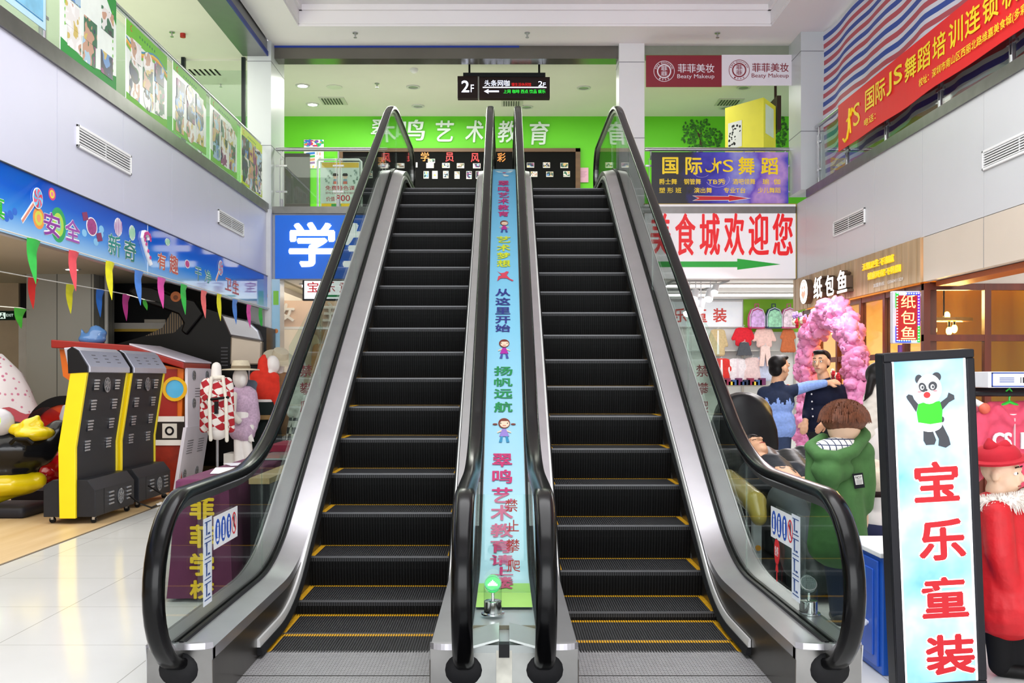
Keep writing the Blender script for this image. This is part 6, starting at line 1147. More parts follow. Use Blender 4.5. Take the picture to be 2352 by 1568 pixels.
blob('figure', [('e', q_(628, 850) + O, (.08, .09, .115)), cap(q_(628, 870) + O, q_(628, 885) + O, .045), ('e', q_(628, 930) + O, (.11, .08, .2)), cap(q_(622, 1000) + O, q_(622, 1118) + O, .06, .04), cap(q_(636, 1000) + O, q_(636, 1118) + O, .06, .04), ('e', q_(622, 1122, -.05) + O, (.04, .1, .03)), ('e', q_(636, 1122, -.05) + O, (.04, .1, .03))], SK, t, .014); blob('top', [('e', q_(628, 920) + O, (.15, .11, .18)), cap(q_(612, 890) + O, q_(606, 950) + O, .05), cap(q_(645, 890) + O, q_(650, 950) + O, .05)], mat('ece8e2', .8, var=.25, sc=18), t, .016)
def check(a, b_, s_):
    M = pmat('checked_cloth', .8); t_, L, bs = nodes(M); tc = t_.new('ShaderNodeTexCoord'); k = t_.new('ShaderNodeTexChecker'); k.inputs['Scale'].default_value = s_; k.inputs['Color1'].default_value = lin(a); k.inputs['Color2'].default_value = lin(b_); L.new(tc.outputs['Object'], k.inputs['Vector']); L.new(k.outputs[0], bs.inputs['Base Color']); return M
b = B(); c = q_(629, 0) + O; b.lathe([(.13, .82), (.17, .6), (.2, .32)], check('1a1a1c', 'e0dcd6', 14), 22, c=(c.x, c.y)); b.obj('skirt', t, smooth=True)

# ---- ladies shop inside: header wall, orange lit coats, hanging light box
def hang(name, label, x, Y, zt, w, h, m, kind='coat', group=None, cat=None, m2=None, rot=0.):
    """a garment on a hanger facing the mall; w is the body width"""
    t = thing(name, label, cat or name.split('_')[-1], (x, Y, zt), (0, 0, rot), group); b = B(T=FRONT)
    if kind in ('coat', 'shirt', 'dress'):
        e = {'coat': .4, 'shirt': .38, 'dress': .6}[kind]; sl = .6 if kind != 'dress' else .34; k_ = .16 * w; r_ = .075 * w + .02
        g = blob('garment', [cap((-.26 * w, 0, -.1 * w), (.26 * w, 0, -.1 * w), r_)] + [cap((s_ * .2 * w, 0, -.15 * w), (s_ * (e - .08) * w, 0, -h + r_), r_ * 1.15, r_ * 1.3) for s_ in (-1, -.5, 0, .5, 1)] + [cap((s_ * .36 * w, 0, -.14 * w), (s_ * .62 * w, 0, -h * sl), r_ * 1.05, r_ * .85) for s_ in (-1, 1)], m, t, max(.012, w * .04), 3, local=True)
        g.scale = (1, .55, 1)
        if m2: b = B(T=FRONT); b.poly([(-.05 * w, -.04 * w), (.05 * w, -.04 * w), (.08 * w, -h * .95), (-.08 * w, -h * .95)], .02, r_ * .75, m2); b.obj('front_placket', t, local=True)
    elif kind == 'pants': b.poly([(-.3 * w, 0), (.3 * w, 0), (.42 * w, -h), (.12 * w, -h), (0, -.35 * h), (-.12 * w, -h), (-.42 * w, -h)], -.03, .03, m); b.obj('garment', t, local=True)
    else: b.poly([(-.3 * w, 0), (.3 * w, 0)] + [(w * (.6 - 1.2 * i / 9), -h - .03 * (i % 2) * w) for i in range(10)], -.03, .03, m); b.obj('garment', t, local=True)
    b = B(T=FRONT); b.tube([(-.3 * w, -.05 * w, 0), (0, .06 * w, 0), (.3 * w, -.05 * w, 0)], .006, mat('d8d8d8', .3)); b.tube([(0, .06 * w, 0), (0, .12 * w, 0), (.025, .16 * w, 0), (.0, .2 * w, 0)], .004); b.obj('hanger', t, local=True)
    return t
f = FP(15.1); t = thing('shop_header', 'pale pink shop header with white raised characters in the ladies shop', 'sign', (f.x(720), 15.1, f.z(752))); b = B(T=f.T); b.box((-3.28, f.z(752), -.1), (-.2, f.z(690), 0), mat('e8cdba', .6, var=.01)); b.box((-3.28, f.z(756), -.1), (-.2, f.z(750), .02), WHITE); b.obj('panel', t); b = B(T=f.T); f.t(b, '女', 643, 697, 677, 738, 0, mat('f6f4f0', .4), .04, .05); f.t(b, '主', 742, 694, 776, 738, 0, mat('f6f4f0', .4), .04, .05); f.t(b, '角', 838, 694, 872, 738, 0, mat('f6f4f0', .4), .04, .05); b.obj('lettering', t)
f = FP(14.1); t = thing('hanging_light_box', 'lit white light box with red characters hung below the blue sign', 'light box', (f.x(780), 14.1, f.z(690))); b = B(T=f.T); f.box(b, 695, 641, 880, 690, -.08, 0, mat('26262a', .4)); f.box(b, 699, 645, 876, 686, 0, .004, mat('f4f6f8', .4, e=.9, var=0)); b.obj('case', t); b = B(T=f.T); rd = mat('d81a2a', .4, e=.2, var=0)
for c_, u in (('宝', 706), ('乐', 744), ('童', 780), ('装', 818)): f.t(b, c_, u, 647, u + 26, 671, .004, rd, .02, .001)
f.box(b, 752, 677, 870, 682, .004, .005, mat('18b060', .4, e=.2)); b.obj('lettering', t, label='red characters over a green line'); b = B()
for u in (720, 860): b.cyl((f.x(u), 14.14, f.z(641)), (f.x(u), 14.14, 2.62), .01, STEEL)
b.obj('hanging_rods', t)
cl = ['f0c878', 'f4e0b8', 'e8a850', 'e8d8b8', 'd89a58', 'f0d0a0']
for i, (u, v0, w, h, k) in enumerate(((668, 762, .34, .95, 'coat'), (706, 768, .34, .9, 'dress'), (742, 790, .36, .85, 'coat'), (775, 796, .34, .8, 'shirt'), (640, 790, .3, .9, 'coat'), (808, 790, .34, .85, 'coat'))):
    hang('hanging_coat', ('pale coat beside the handrail', 'pale long dress between two coats', 'amber coat under the second header character', 'light shirt near the steel deck', 'golden coat beside the pillar decal', 'tan coat hidden by the steel deck')[i] + ' on the rear wall of the ladies shop', pX(u, 17.4), 17.53 - .055 * (i % 3), pZ(v0, 17.4), w, h, mat(cl[i], .85, var=.06), k, 'coats on the rear wall of the ladies shop')
def tube_light(x0, x1, Y, z, label): b = B(); b.cyl((x0, Y, z - .02), (x1, Y, z - .02), .018, mat('ffffff', .4, e=3, var=0), n=8); b.box((x0 - .04, Y - .03, z - .005), (x1 + .04, Y + .03, z + .015), WHITE); b.top('tube_light', label, 'tube light', 'ceiling tube lights')
tube_light(-2.9, -.4, 14.6, 2.6, 'long tube light over the ladies shop, nearer the mall'); tube_light(-2.9, -.4, 16, 2.6, 'long tube light over the ladies shop, deeper inside')
# ================================================================ east side: clothes shop, restaurant, people, market goods
# ---- clothes shop at the back
tube_light(.2, 6, 14.6, 2.6, 'long tube light over the clothes shop, nearer the mall'); tube_light(.2, 6, 16.2, 2.6, 'long tube light over the clothes shop, deeper inside')
f = FP(17.55); t = thing('shop_sign', 'pale light sign with red characters on the rear wall of the clothes shop', 'sign', (f.x(1620), 17.55, f.z(750))); b = B(T=f.T); f.box(b, 1480, 693, 1704, 750, 0, .03, mat('e9eef6', .4, e=.15)); f.box(b, 1478, 690, 1706, 693, 0, .035, STEEL); f.box(b, 1478, 750, 1706, 752, 0, .035, STEEL); b.obj('panel', t); b = B(T=f.T); rd = mat('d8382e', .4)
for c_, u in (('宝', 1500), ('乐', 1546), ('童', 1592), ('装', 1637)): f.t(b, c_, u, 708, u + 31, 740, .03, rd, .03, .003)
b.obj('lettering', t)
def backpack(u, c, c2, label):
    t = thing('backpack', label, 'backpack', (pX(u, 17.3), 17.3, pZ(754, 17.3)), (0, 0, 0), 'school backpacks on the green wall strip'); T = FRONT; b = B(T=T); o = [(-.13, 0), (.13, 0), (.145, .04), (.14, .24), (.1, .33), (0, .37), (-.1, .33), (-.14, .24), (-.145, .04)]
    b.poly(o, -.12, .0, mat(c, .5)); b.obj('body', t, local=True, bevel=.03); b = B(T=T); b.poly([(x * .8, .02 + y * .82) for x, y in o], .0, .03, mat(c2, .5, var=.35, sc=22)); b.obj('front_pocket', t, local=True, bevel=.01); b = B(T=T); b.tube([(-.03, .36, -.06), (-.03, .42, -.06), (.03, .42, -.06), (.03, .36, -.06)], .01, mat(c, .5)); b.box((-.15, .05, -.09), (-.12, .2, -.03)); b.obj('handle', t, local=True); b = B(T=T)
    for s in (-1, 1): b.tube([(s * .125 * k_, .05 + .3 * v_ - .02, .004) for k_, v_ in ((1, 0), (1.02, .6), (.7, .95), (0, 1.08))], .008, mat('d8e0ec', .4))
    b.obj('zip', t, local=True)
backpack(1740, 'd8488a', 'c9a0d8', 'pink backpack with a lilac front on the green wall strip, nearest the light sign'); backpack(1779, '2c4a6a', '8fc8a8', 'dark blue backpack with a green front on the green wall strip'); backpack(1814, 'd8609a', 'e0c8d8', 'pink backpack partly hidden behind the plank sign')
g1 = 'clothes on the rear wall of the clothes shop'
for u, v, w, h, c, kd, lab, m2 in ((1650, 757, .24, .44, 'c9b286', 'coat', 'beige double breasted coat', 'f0ece6'), (1709, 753, .28, .3, 'd8182c', 'coat', 'bright red small jacket over a grey skirt', None), (1709, 786, .22, .22, '4a4d55', 'skirt', 'grey pleated small skirt under the bright red jacket', None), (1757, 754, .28, .32, 'eac4bd', 'shirt', 'pale pink top of a hanging set', None), (1757, 795, .24, .34, 'edd0ca', 'pants', 'pale pink trousers of a hanging set', None), (1812, 757, .18, .38, 'c46a3e', 'dress', 'rust striped small dress near the plank sign', None),
                                  (1658, 824, .3, .38, 'd8302a', 'coat', 'red quilted small jacket with white lining', 'f2f0f0'), (1695, 824, .28, .42, 'efe6ec', 'coat', 'white frilled small jacket', 'e8d8e0'), (1730, 822, .26, .42, 'ead0d0', 'dress', 'pink striped small dress with red hem', None), (1758, 820, .24, .4, 'c8d0ea', 'shirt', 'pale blue small shirt', None)):
    hang('small_garment', lab + ' on the clothes shop wall', pX(u, 17.35), 17.4 - (.06 if v > 780 and v < 800 else 0), pZ(v, 17.35), w, h, mat(c, .8, var=.12, sc=30), kd, g1, 'garment', mat(m2, .8) if m2 else None)
b = B()
for z in (1.72, 1.12): b.box((2.7, 17.42, z), (6.4, 17.6, z + .02), mat('c8ccd0', .3, .7))
for x in (3.2, 4.1, 5.0): b.box((x, 17.56, .2), (x + .04, 17.6, 2.05), mat('c8ccd0', .3, .7))
b.top('wall_shelving', 'thin metal shelves on the rear wall of the clothes shop', 'shelf')
q = random.Random(21)
for i in range(12):
    x = pX(1655 + i * 9, 17.2); c = ('2f4a78', '1e2a44', '8a2a4a', 'e0c040', '3a5a90', '6a2a5a')[i % 6]; b = B(); b.box((x - .05, 17.25, 1.14), (x + .05, 17.52, 1.14 + .06 + .03 * (i % 3)), mat(c, .8, var=.15)); b.top('folded_garment', 'folded dark and coloured garments in a row on the lower metal shelf', 'garment', 'folded garments on the lower metal shelf')
t = thing('garment_rack', 'low rack of small colourful garments in front of the shop shelves', 'garment rack', (pX(1710, 14.8), 14.8, 0)); b = B(); xa, xb = pX(1650, 14.8), pX(1765, 14.8); b.cyl((xa, 14.8, 1.0), (xb, 14.8, 1.0), .014, CHROME)
for x in (xa, xb): b.cyl((x, 14.8, 0), (x, 14.8, 1.0), .014); b.cyl((x, 14.6, .02), (x, 15.0, .02), .016)
b.obj('frame', t, smooth=True)
for i, c in enumerate(('d8a0a8', 'e8c8c0', 'f0b428', 'e8dcc8', 'f0f0ea', 'c86a30', 'a84a3a', 'e8e0d0', 'c8182c', '3a4a6a', 'f0d040', 'e0a0b0')):
    x = xa + .05 + i * (xb - xa - .1) / 11; hh = .3 + .12 * ((i * 7) % 5) / 4; tt = thing('small_garment', ('rose', 'pale pink', 'mustard', 'cream', 'white', 'rust orange', 'brown', 'ivory', 'bright red', 'navy', 'yellow', 'dusty pink')[i] + ' small garment seen edge on, hanging on the low rack', 'garment', (x, 14.8, .97), group='garments on the low shop rack'); b = B(); b.add([(sx_ * w_, y, z) for w_, y, z in ((.012, -.1, 0), (.012, .1, 0), (.03, .17, -.14), (.03, .15, -hh), (.03, -.15, -hh), (.03, -.17, -.14)) for sx_ in (-1, 1)], [(0, 2, 4, 6, 8, 10), (11, 9, 7, 5, 3, 1)] + [(2 * k_, 2 * k_ + 1, (2 * k_ + 3) % 12, (2 * k_ + 2) % 12) for k_ in range(6)], mat(c, .85, var=.1)); b.obj('garment', tt, local=True, bevel=.01); b = B(); b.tube([(0, 0, 0), (0, 0, .03), (.012, 0, .045), (0, 0, .06)], .004, CHROME); b.obj('hanger', tt, local=True)
for i in range(9): 
    x = pX(1700 + (i % 3) * 20, 14.3); z = .42 + (i // 3) * .07; b = B(); b.box((x - .07, 14.2, z), (x + .07, 14.45, z + .065), mat(('8a4a3a', 'e8e0d8', 'd8c030', 'c88a8a', '5a4a5a')[i % 5], .8, var=.15)); b.top('folded_garment', 'folded small garment in the low stacks below the rack', 'garment', 'low stacks of folded garments')
b = B(); b.box((pX(1685, 14.3), 14.1, 0), (pX(1765, 14.3), 14.5, .42), mat('d8d8d4', .5)); b.top('display_table', 'low white display table under the stacked garments', 'table')
t = thing('track_lights', 'overhead frame with white spot lamps inside the clothes shop', 'track light', (pX(1620, 13.9), 13.9, 2.4)); b = B(); xa, xb = pX(1545, 13.8), pX(1672, 13.8)
for a_, c_ in (((xa, 13.75, 2.58), (xb, 13.75, 2.58)), ((xa, 15.2, 2.58), (xb, 15.2, 2.58)), ((xb, 13.75, 2.58), (xb - .05, 15.2, 2.58)), ((xa, 13.75, 2.58), (xa, 15.2, 2.58))): b.cyl(a_, c_, .016, mat('8a8d90', .4, .5))
b.obj('frame', t)
for u, v, s_ in ((1610, 690, 1), (1598, 668, .8), (1632, 668, .85), (1584, 700, .9), (1645, 655, .7)):
    p = P(u, v, 14.0); b = B(); b.cyl(p, p + V((-.05 * s_, -.09 * s_, -.14 * s_)), .065 * s_, mat('dfe3e8', .35), .07 * s_, 16); b.cyl(p, (p.x, p.y, 2.6), .008); b.obj('spot_lamp', t, smooth=True); sp_ = bpy.context.scene.objects[-1] if 0 else None; b = B(); e = p + V((-.051 * s_, -.092 * s_, -.143 * s_)); b.cyl(e, e + V((-.003, -.006, -.008)), .06 * s_, mat('ffffff', .4, e=6, var=0), n=16); b.obj('lamp_face', t)

# ---- restaurant front with window grids
t = thing('restaurant_facade', 'dark red wooden restaurant front with a grid of glazed windows', 'shopfront', (3.95, 11.4, 0)); X0 = 3.93
b = B()
for y in (9.38, 9.98, 10.5, 11.2, 12.0, 12.7, 13.36): b.box((X0, y, 0), (X0 + .06, y + .06, 2.145), M_DKWOOD)
for z in (.0, .82, 1.45, 2.085): b.box((X0 + .005, 9.4, z), (X0 + .055, 13.4, z + .06), M_DKWOOD)
b.obj('frame', t)
for i, y in enumerate((9.44, 10.04, 10.56, 11.26, 12.06, 12.76)):
    for z0, z1 in ((.88, 1.45), (1.51, 2.085)): b = B(); b.box((X0 + .026, y, z0), (X0 + .034, (9.98, 10.5, 11.2, 12.0, 12.7, 13.36)[i], z1), GLASS); b.obj('glass_pane', t)
    b = B(); b.box((X0 + .02, y, .06), (X0 + .04, (9.98, 10.5, 11.2, 12.0, 12.7, 13.36)[i], .82), M_DKWOOD); b.obj('lower_panel', t)
t = thing('restaurant_window_wall', 'window wall of the restaurant glowing golden behind the clothes rack', 'shopfront', (5.6, 9.35, 0)); b = B(); f = FP(9.35); xs = [3.86, 4.42, 5.06, 5.7, 6.34, 6.98, 7.62]
for x in xs: b.box((x, 9.35, 0), (x + .06, 9.41, 2.13), M_DKWOOD)
for z in (.76, 1.6, 2.07): b.box((3.86, 9.352, z), (7.68, 9.408, z + .06), M_DKWOOD)
b.obj('frame', t)
for a_, c_ in zip(xs, xs[1:]):
    for z0, z1 in ((.82, 1.6), (1.66, 2.07)): b = B(); b.box((a_ + .06, 9.376, z0), (c_, 9.384, z1), GLASS); b.obj('glass_pane', t)
    b = B(); b.box((a_ + .06, 9.37, 0), (c_, 9.39, .76), M_DKWOOD); b.obj('lower_panel', t)
b = B(); b.box((4.0, 9.36, 2.13), (8.2, 9.4, 2.9), mat('bdb3aa', .6)); struct('wall_restaurant_header', b)
b = B(); b.box((4.35, 10.55, 0), (8, 10.62, 2.6), M_ORWOOD); struct('wall_restaurant_inner', b); b = B(); b.box((4.0, 9.45, 2.55), (8.2, 13.5, 2.6), mat('6a4420', .6)); struct('ceiling_restaurant', b)
b = B(); b.box((4.0, 13.42, 0), (8.2, 13.5, 2.6), mat('e8d0b0', .6)); struct('wall_restaurant_rear', b)
t = thing('pendant_lamp', 'round wooden pendant lamp with glowing bulbs behind the restaurant window', 'lamp', (pX(2168, 9.95), 9.95, 1.7)); cx = pX(2168, 9.95); b = B(); z = pZ(735, 9.95); b.disc(cx, 9.95, .26, z - .015, z + .015, mat('a87434', .5)); b.cyl((cx, 9.95, z), (cx, 9.95, 2.55), .008, BLACK); wr = b.obj('wooden_ring', t)
BU = mat('ffd890', .3, e=22, var=0, ec='ffb040')
for i, (u, v) in enumerate(((2145, 758), (2180, 760), (2192, 755), (2175, 725))): p = P(u, v, 9.95); b = B(); b.sph(p, (.03, .03, .042), BU, 10, 8); b.cyl(p + V((0, 0, .035)), (p.x, p.y, z), .012, BLACK); b.obj('bulb', wr, smooth=True)
t = thing('wall_lamp', 'pair of glowing bulbs inside the doorway under the pink arch', 'lamp', (4.4, 12.2, 1.9))
for u, v in ((1914, 760), (1929, 760)): p = P(u, v, 12.2); b = B(); b.sph(p, (.035, .035, .05), BU, 10, 8); b.cyl(p + V((0, 0, .04)), (p.x, p.y, 2.55), .006, BLACK); b.obj('bulb', t, smooth=True)
area('restaurant_lamp_light', (cx, 9.9, 1.95), (R(-60), 0, 0), .4, .4, 25, (1, .6, .2))

# ---- pink tulle arch with flowers
t = thing('flower_arch', 'pink tulle arch with flower clusters in front of the restaurant door', 'arch', (3.66, 11.6, 0)); XA = 3.67; yc, half, zs = 11.45, .86, 1.34; q = random.Random(8); TU = mat('ff9fcf', .8, var=.14, sc=9); path = [(yc - half, .15 + i * .13) for i in range(10)] + [(yc - half * math.cos(a), zs + .62 * math.sin(a)) for a in [math.pi * i / 18 for i in range(19)]] + [(yc + half, zs - .1 - i * .13) for i in range(9)]
b = B()
for y, z in path:
    for k_ in range(11):
        a = q.random() * 6.28; r = .14 * q.random(); c = V((XA + .14 * (q.random() - .5), y + r * math.cos(a), z + r * math.sin(a))); s = .04 + .045 * q.random(); n0 = len(b.v); b.sph(c, (s * .9, s * 1.4, s), TU, 14, 10, rot=(q.random() * 6, q.random() * 6, q.random() * 6))
        for i in range(n0, len(b.v)): p = V(b.v[i]); b.v[i] = tuple(p + (p - c) * (.3 * math.sin(p.y * 120 + p.z * 95 + p.x * 60 + k_)))
b.obj('tulle', t, smooth='all', kind='stuff'); 
b = B(); b.tube([(XA + .08, y, z) for y, z in path], .02, mat('e8d0dc', .5)); b.obj('hoop', t)
for y, z, n, cs in ((yc + .62, 1.95, 9, ('c8202c', 'e8e0c0', 'a888c8')), (yc + .3, 1.98, 6, ('e8e0c0', 'a888c8', 'd85a6a')), (yc - half, 1.27, 12, ('c0182a', 'f0ead0', '8a1a2a')), (yc + half, 1.1, 12, ('a888c8', 'f0ead0', 'c0182a', 'e8c060')), (yc - half, .85, 5, ('c0182a', '5a2a7a')), (yc + half, .72, 4, ('e8a8b0', '3a5a3a'))):
    for i in range(n):
        c = V((XA - .21 - .03 * q.random(), y + .2 * (q.random() - .5), z + .14 * (q.random() - .5))); m = mat(cs[i % len(cs)], .7, var=.15, sc=30); b = B(); b.sph(c, .022, m, 8, 6)
        for k_ in range(6): a = 6.28 * k_ / 6; b.sph(c + V((.004, .024 * math.cos(a), .024 * math.sin(a))), (.016, .02, .02), m, 7, 5)
        b.obj('flower', t, smooth=True)
def curtain(y0, y1, z1, m, nm):
    b = B(); n = 26; v = []
    for j in range(7):
        z = z1 * (1 - j / 6) + .01
        for i in range(n + 1): y = y0 + (y1 - y0) * (i / n - .5) * (1 + .35 * j / 6) + (y1 - y0) / 2; v.append((XA + .02 + (.02 + .05 * j / 6) * math.sin(i * 1.5), y, z))
    b.add(v, [(j * (n + 1) + i, j * (n + 1) + i + 1, (j + 1) * (n + 1) + i + 1, (j + 1) * (n + 1) + i) for j in range(6) for i in range(n)], m); b.obj(nm, t, smooth=True)
curtain(yc + .5, yc + 1.0, .85, mat('f090b8', .7, var=.06), 'pink_drape'); curtain(yc - 1.0, yc - .6, .8, mat('a890dc', .7, var=.06), 'lilac_drape'); curtain(yc + .1, yc + .5, .95, mat('f4a0c0', .7, var=.06), 'pink_drape')

# ---- people
def hand(w, d, lat, nrm, s=1., curl=.35, thumb=1):
    """palm, four bent fingers of unequal length and a thumb; w wrist, d along the hand, lat across it, nrm out of the back of the hand"""
    w, d, lat, nrm = V(w), V(d).normalized(), V(lat).normalized(), V(nrm).normalized(); o = [('c', tuple(w), tuple(w + d * .03 * s), .024 * s, .028 * s)]
    for k_ in (-1, 0, 1): o.append(('c', tuple(w + d * .03 * s + lat * .018 * k_ * s), tuple(w + d * .075 * s + lat * .022 * k_ * s), .019 * s, .016 * s))
    for i, (l, L1) in enumerate(((-.032, .05), (-.011, .062), (.011, .058), (.031, .044))):
        a = w + d * .08 * s + lat * l * s; m_ = a + (d - nrm * curl * .5).normalized() * L1 * .55 * s; e = m_ + (d - nrm * curl * 1.3).normalized() * L1 * .6 * s; o += [('c', tuple(a), tuple(m_), .0115 * s, .0105 * s), ('c', tuple(m_), tuple(e), .0105 * s, .009 * s)]
    a = w + d * .03 * s + lat * -.03 * thumb * s; m_ = a + (d * .6 - lat * .8 * thumb - nrm * .2).normalized() * .035 * s; o += [('c', tuple(a), tuple(m_), .014 * s, .012 * s), ('c', tuple(m_), tuple(m_ + (d - lat * .2 * thumb).normalized() * .03 * s), .012 * s, .01 * s)]
    return o
def head(c, fwd, up, s=1.):
    """skull, jaw, nose, brow, lips, ears around the centre c"""
    c, fwd, up = V(c), V(fwd).normalized(), V(up).normalized(); up = (up - fwd * up.dot(fwd)).normalized(); sd = fwd.cross(up); M3 = MX((sd, fwd, up)).transposed(); e = M3.to_euler(); p = lambda x, y, z: tuple(c + (sd * x + fwd * y + up * z) * s)
    return [('e', p(0, -.01, .03), (.077 * s, .096 * s, .09 * s), e), ('e', p(0, .02, -.04), (.06 * s, .07 * s, .075 * s), e), ('c', p(0, .05, -.085), p(0, .055, -.09), .028 * s, .026 * s), ('c', p(0, .088, .015), p(0, .108, -.02), .011 * s, .016 * s), ('c', p(-.02, .083, -.055), p(.02, .083, -.055), .012 * s, .012 * s),
            ('c', p(-.04, .078, .03), p(.04, .078, .03), .014 * s, .014 * s), ('e', p(-.079, -.005, -.005), (.012 * s, .022 * s, .034 * s), e), ('e', p(.079, -.005, -.005), (.012 * s, .022 * s, .034 * s), e)], p, e
def face(p, root, s, eyes=True):
    b = B()
    for k_ in (-1, 1):
        b.tube([p(k_ * .046, .083, .042), p(k_ * .03, .092, .047), p(k_ * .014, .09, .044)], .004 * s, mat('1a1412', .7), 6)
        if eyes: b.sph(p(k_ * .03, .078, .012), .012 * s, mat('f0ece8', .3), 10, 8); b.sph(p(k_ * .03, .087, .012), .006 * s, mat('1c120e', .2), 8, 6)
        else: b.tube([p(k_ * .045, .078, .012), p(k_ * .03, .088, .006), p(k_ * .016, .086, .01)], .0025 * s, mat('2a1a14', .6), 5)
    b.obj('eyes', root, smooth=True); b = B(); b.tube([p(-.022, .09, -.056), p(0, .096, -.054), p(.022, .09, -.056)], .0045 * s, mat('a85a50', .5), 6); b.obj('lips', root, smooth=True)
SKN = mat('d8a684', .5, var=.05, sc=20); HAIR = mat('120f0f', .45, var=.3, sc=80)
# man in the blue jumper, seen from behind, arm stretched to the other man
D = 10.4; qq = lambda x, y, d=0.: P(x, y, D + d)
t = thing('person', 'man in a blue jumper with a navy yoke reaching out one arm', 'person', (qq(1783, 0).x, D, 0)); fw = V((.8, .5, 0)); hp, pf, he = head(qq(1790, 846), fw, (.05, 0, 1), 1.12)
body = hp + [cap(qq(1786, 868), qq(1783, 893), .06, .065), ('e', qq(1783, 935), (.15, .1, .22)), cap(qq(1757, 905), qq(1750, 950), .05, .045), cap(qq(1750, 950), qq(1757, 998, -.05), .042, .03), cap(qq(1812, 900), qq(1858, 886), .05, .042), cap(qq(1858, 886), qq(1900, 879, -.04), .04, .03), cap(qq(1772, 1000), qq(1770, 1075), .08, .055), cap(qq(1770, 1075), (qq(1768, 0).x, D, .08), .052, .036), cap(qq(1796, 1000), qq(1797, 1075), .08, .055), cap(qq(1797, 1075), (qq(1798, 0).x, D, .08), .052, .036)]
body += hand(qq(1757, 998, -.05), (.03, -.1, -1), (1, 0, 0), (0, -1, 0), 1, .5, -1) + hand(qq(1900, 879, -.04), (1, .1, .12), (.0, .75, .6), (-.1, -.6, .75), 1.0, .5, 1)
blob('body', body, SKN, t, .0085, 2); face(pf, t, 1.12)
blob('hair', [('e', pf(0, -.028, .05), (.092, .098, .082), he), ('e', pf(0, -.05, -.01), (.08, .06, .075), he), ('e', pf(0, .04, .1), (.07, .05, .03), he)], HAIR, t, .012, 3)
zz = qq(0, 922).z; blob('jumper', [('e', qq(1781, 925), (.2, .13, .16)), ('e', qq(1784, 965), (.19, .14, .14)), cap(qq(1757, 903), qq(1808, 900), .075), cap(qq(1754, 903), qq(1748, 952), .068, .06), cap(qq(1748, 952), qq(1757, 990, -.04), .06, .045), cap(qq(1810, 900), qq(1858, 886), .066, .055), cap(qq(1858, 886), qq(1893, 880, -.04), .055, .042), cap(qq(1786, 882), qq(1784, 893), .07, .08), cap(qq(1768, 982), qq(1800, 982), .13)], None, t, .012, 4, mats=[mat('86a4e4', .9, var=.12, sc=40, bump=.5), mat('14223f', .9, var=.15, sc=40)], pick=lambda c: 1 if c.z > zz + .025 * math.sin(c.x * 55) + .02 * math.sin(c.x * 131 + c.y * 70) and c.x < qq(1830, 0).x else 0, label='blue jumper with navy yoke')
blob('jeans', [cap(qq(1772, 985), qq(1798, 985), .12), cap(qq(1772, 1000), qq(1770, 1075), .095, .07), cap(qq(1770, 1075), (qq(1768, 0).x, D, .09), .07, .058), cap(qq(1797, 1000), qq(1798, 1075), .095, .07), cap(qq(1798, 1075), (qq(1799, 0).x, D, .09), .07, .058)], mat('2c3c5c', .85, var=.15, sc=14), t, .013, 4)
for u in (1768, 1799): blob('shoe', [cap((qq(u, 0).x, D - .03, .05), (qq(u, 0).x + .06, D + .14, .04), .05, .04)], BLACK, t, .012)
# man in the navy shirt
D = 10.5; t = thing('person', 'man in a dark navy shirt and grey trousers standing before the pink arch', 'person', (qq(1890, 0).x, D, 0)); fw = V((-.62, -.75, 0)); hp, pf, he = head(qq(1886, 833), fw, (-.05, 0, 1), 1.05)
body = hp + [cap(qq(1890, 860), qq(1896, 885), .06, .065), ('e', qq(1898, 925), (.16, .13, .2)), cap(qq(1866, 905, -.02), qq(1856, 945), .05, .045), cap(qq(1856, 945), qq(1850, 965, -.12), .042, .03), cap(qq(1928, 905), qq(1930, 950, -.05), .052, .045), cap(qq(1930, 950, -.05), qq(1896, 968, -.2), .042, .03), cap(qq(1880, 1000), qq(1874, 1080), .08, .055), cap(qq(1874, 1080), (qq(1872, 0).x, D, .08), .052, .036), cap(qq(1910, 1000), qq(1908, 1080), .08, .055), cap(qq(1908, 1080), (qq(1908, 0).x, D, .08), .052, .036)]
body += hand(qq(1850, 965, -.12), (-.25, -.3, -1), (.9, -.3, 0), (-.3, -.9, .2), 1, .7, 1) + hand(qq(1896, 968, -.2), (-.75, -.3, -.7), (.5, .4, -.7), (-.2, -.9, .2), 1.05, .9, -1)
blob('body', body, SKN, t, .0085, 2); face(pf, t, 1.05)
blob('hair', [('e', pf(0, -.03, .055), (.09, .096, .08), he), ('e', pf(0, -.055, 0), (.078, .055, .07), he), ('e', pf(0, .045, .105), (.068, .045, .025), he)], HAIR, t, .012, 3)
sh_ = blob('shirt', [('e', qq(1900, 915), (.21, .15, .17)), ('e', qq(1892, 955), (.2, .18, .14)), cap(qq(1870, 902), qq(1926, 896), .075), cap(qq(1866, 903, -.02), qq(1856, 945), .068, .06), cap(qq(1856, 945), qq(1852, 958, -.1), .06, .045), cap(qq(1928, 903), qq(1931, 950, -.05), .072, .06), cap(qq(1931, 950, -.05), qq(1902, 966, -.18), .06, .045), cap(qq(1894, 876), qq(1896, 888), .072, .08), cap(qq(1876, 975), qq(1912, 972), .14)], mat('10152c', .8, var=.15, sc=30), t, .012, 4, label='dark navy shirt')
b = B()
for i in range(4): b.sph(qq(1864 + i * 1, 905 + i * 17, -.16), .009, mat('d8d8dc', .3), 8, 6)
b.obj('buttons', sh_)
blob('trousers', [cap(qq(1878, 985), qq(1910, 985), .13), cap(qq(1880, 1000), qq(1875, 1080), .1, .075), cap(qq(1875, 1080), (qq(1872, 0).x, D, .09), .075, .062), cap(qq(1910, 1000), qq(1909, 1080), .1, .075), cap(qq(1909, 1080), (qq(1908, 0).x, D, .09), .075, .062)], mat('26272b', .85, var=.1), t, .013, 4)
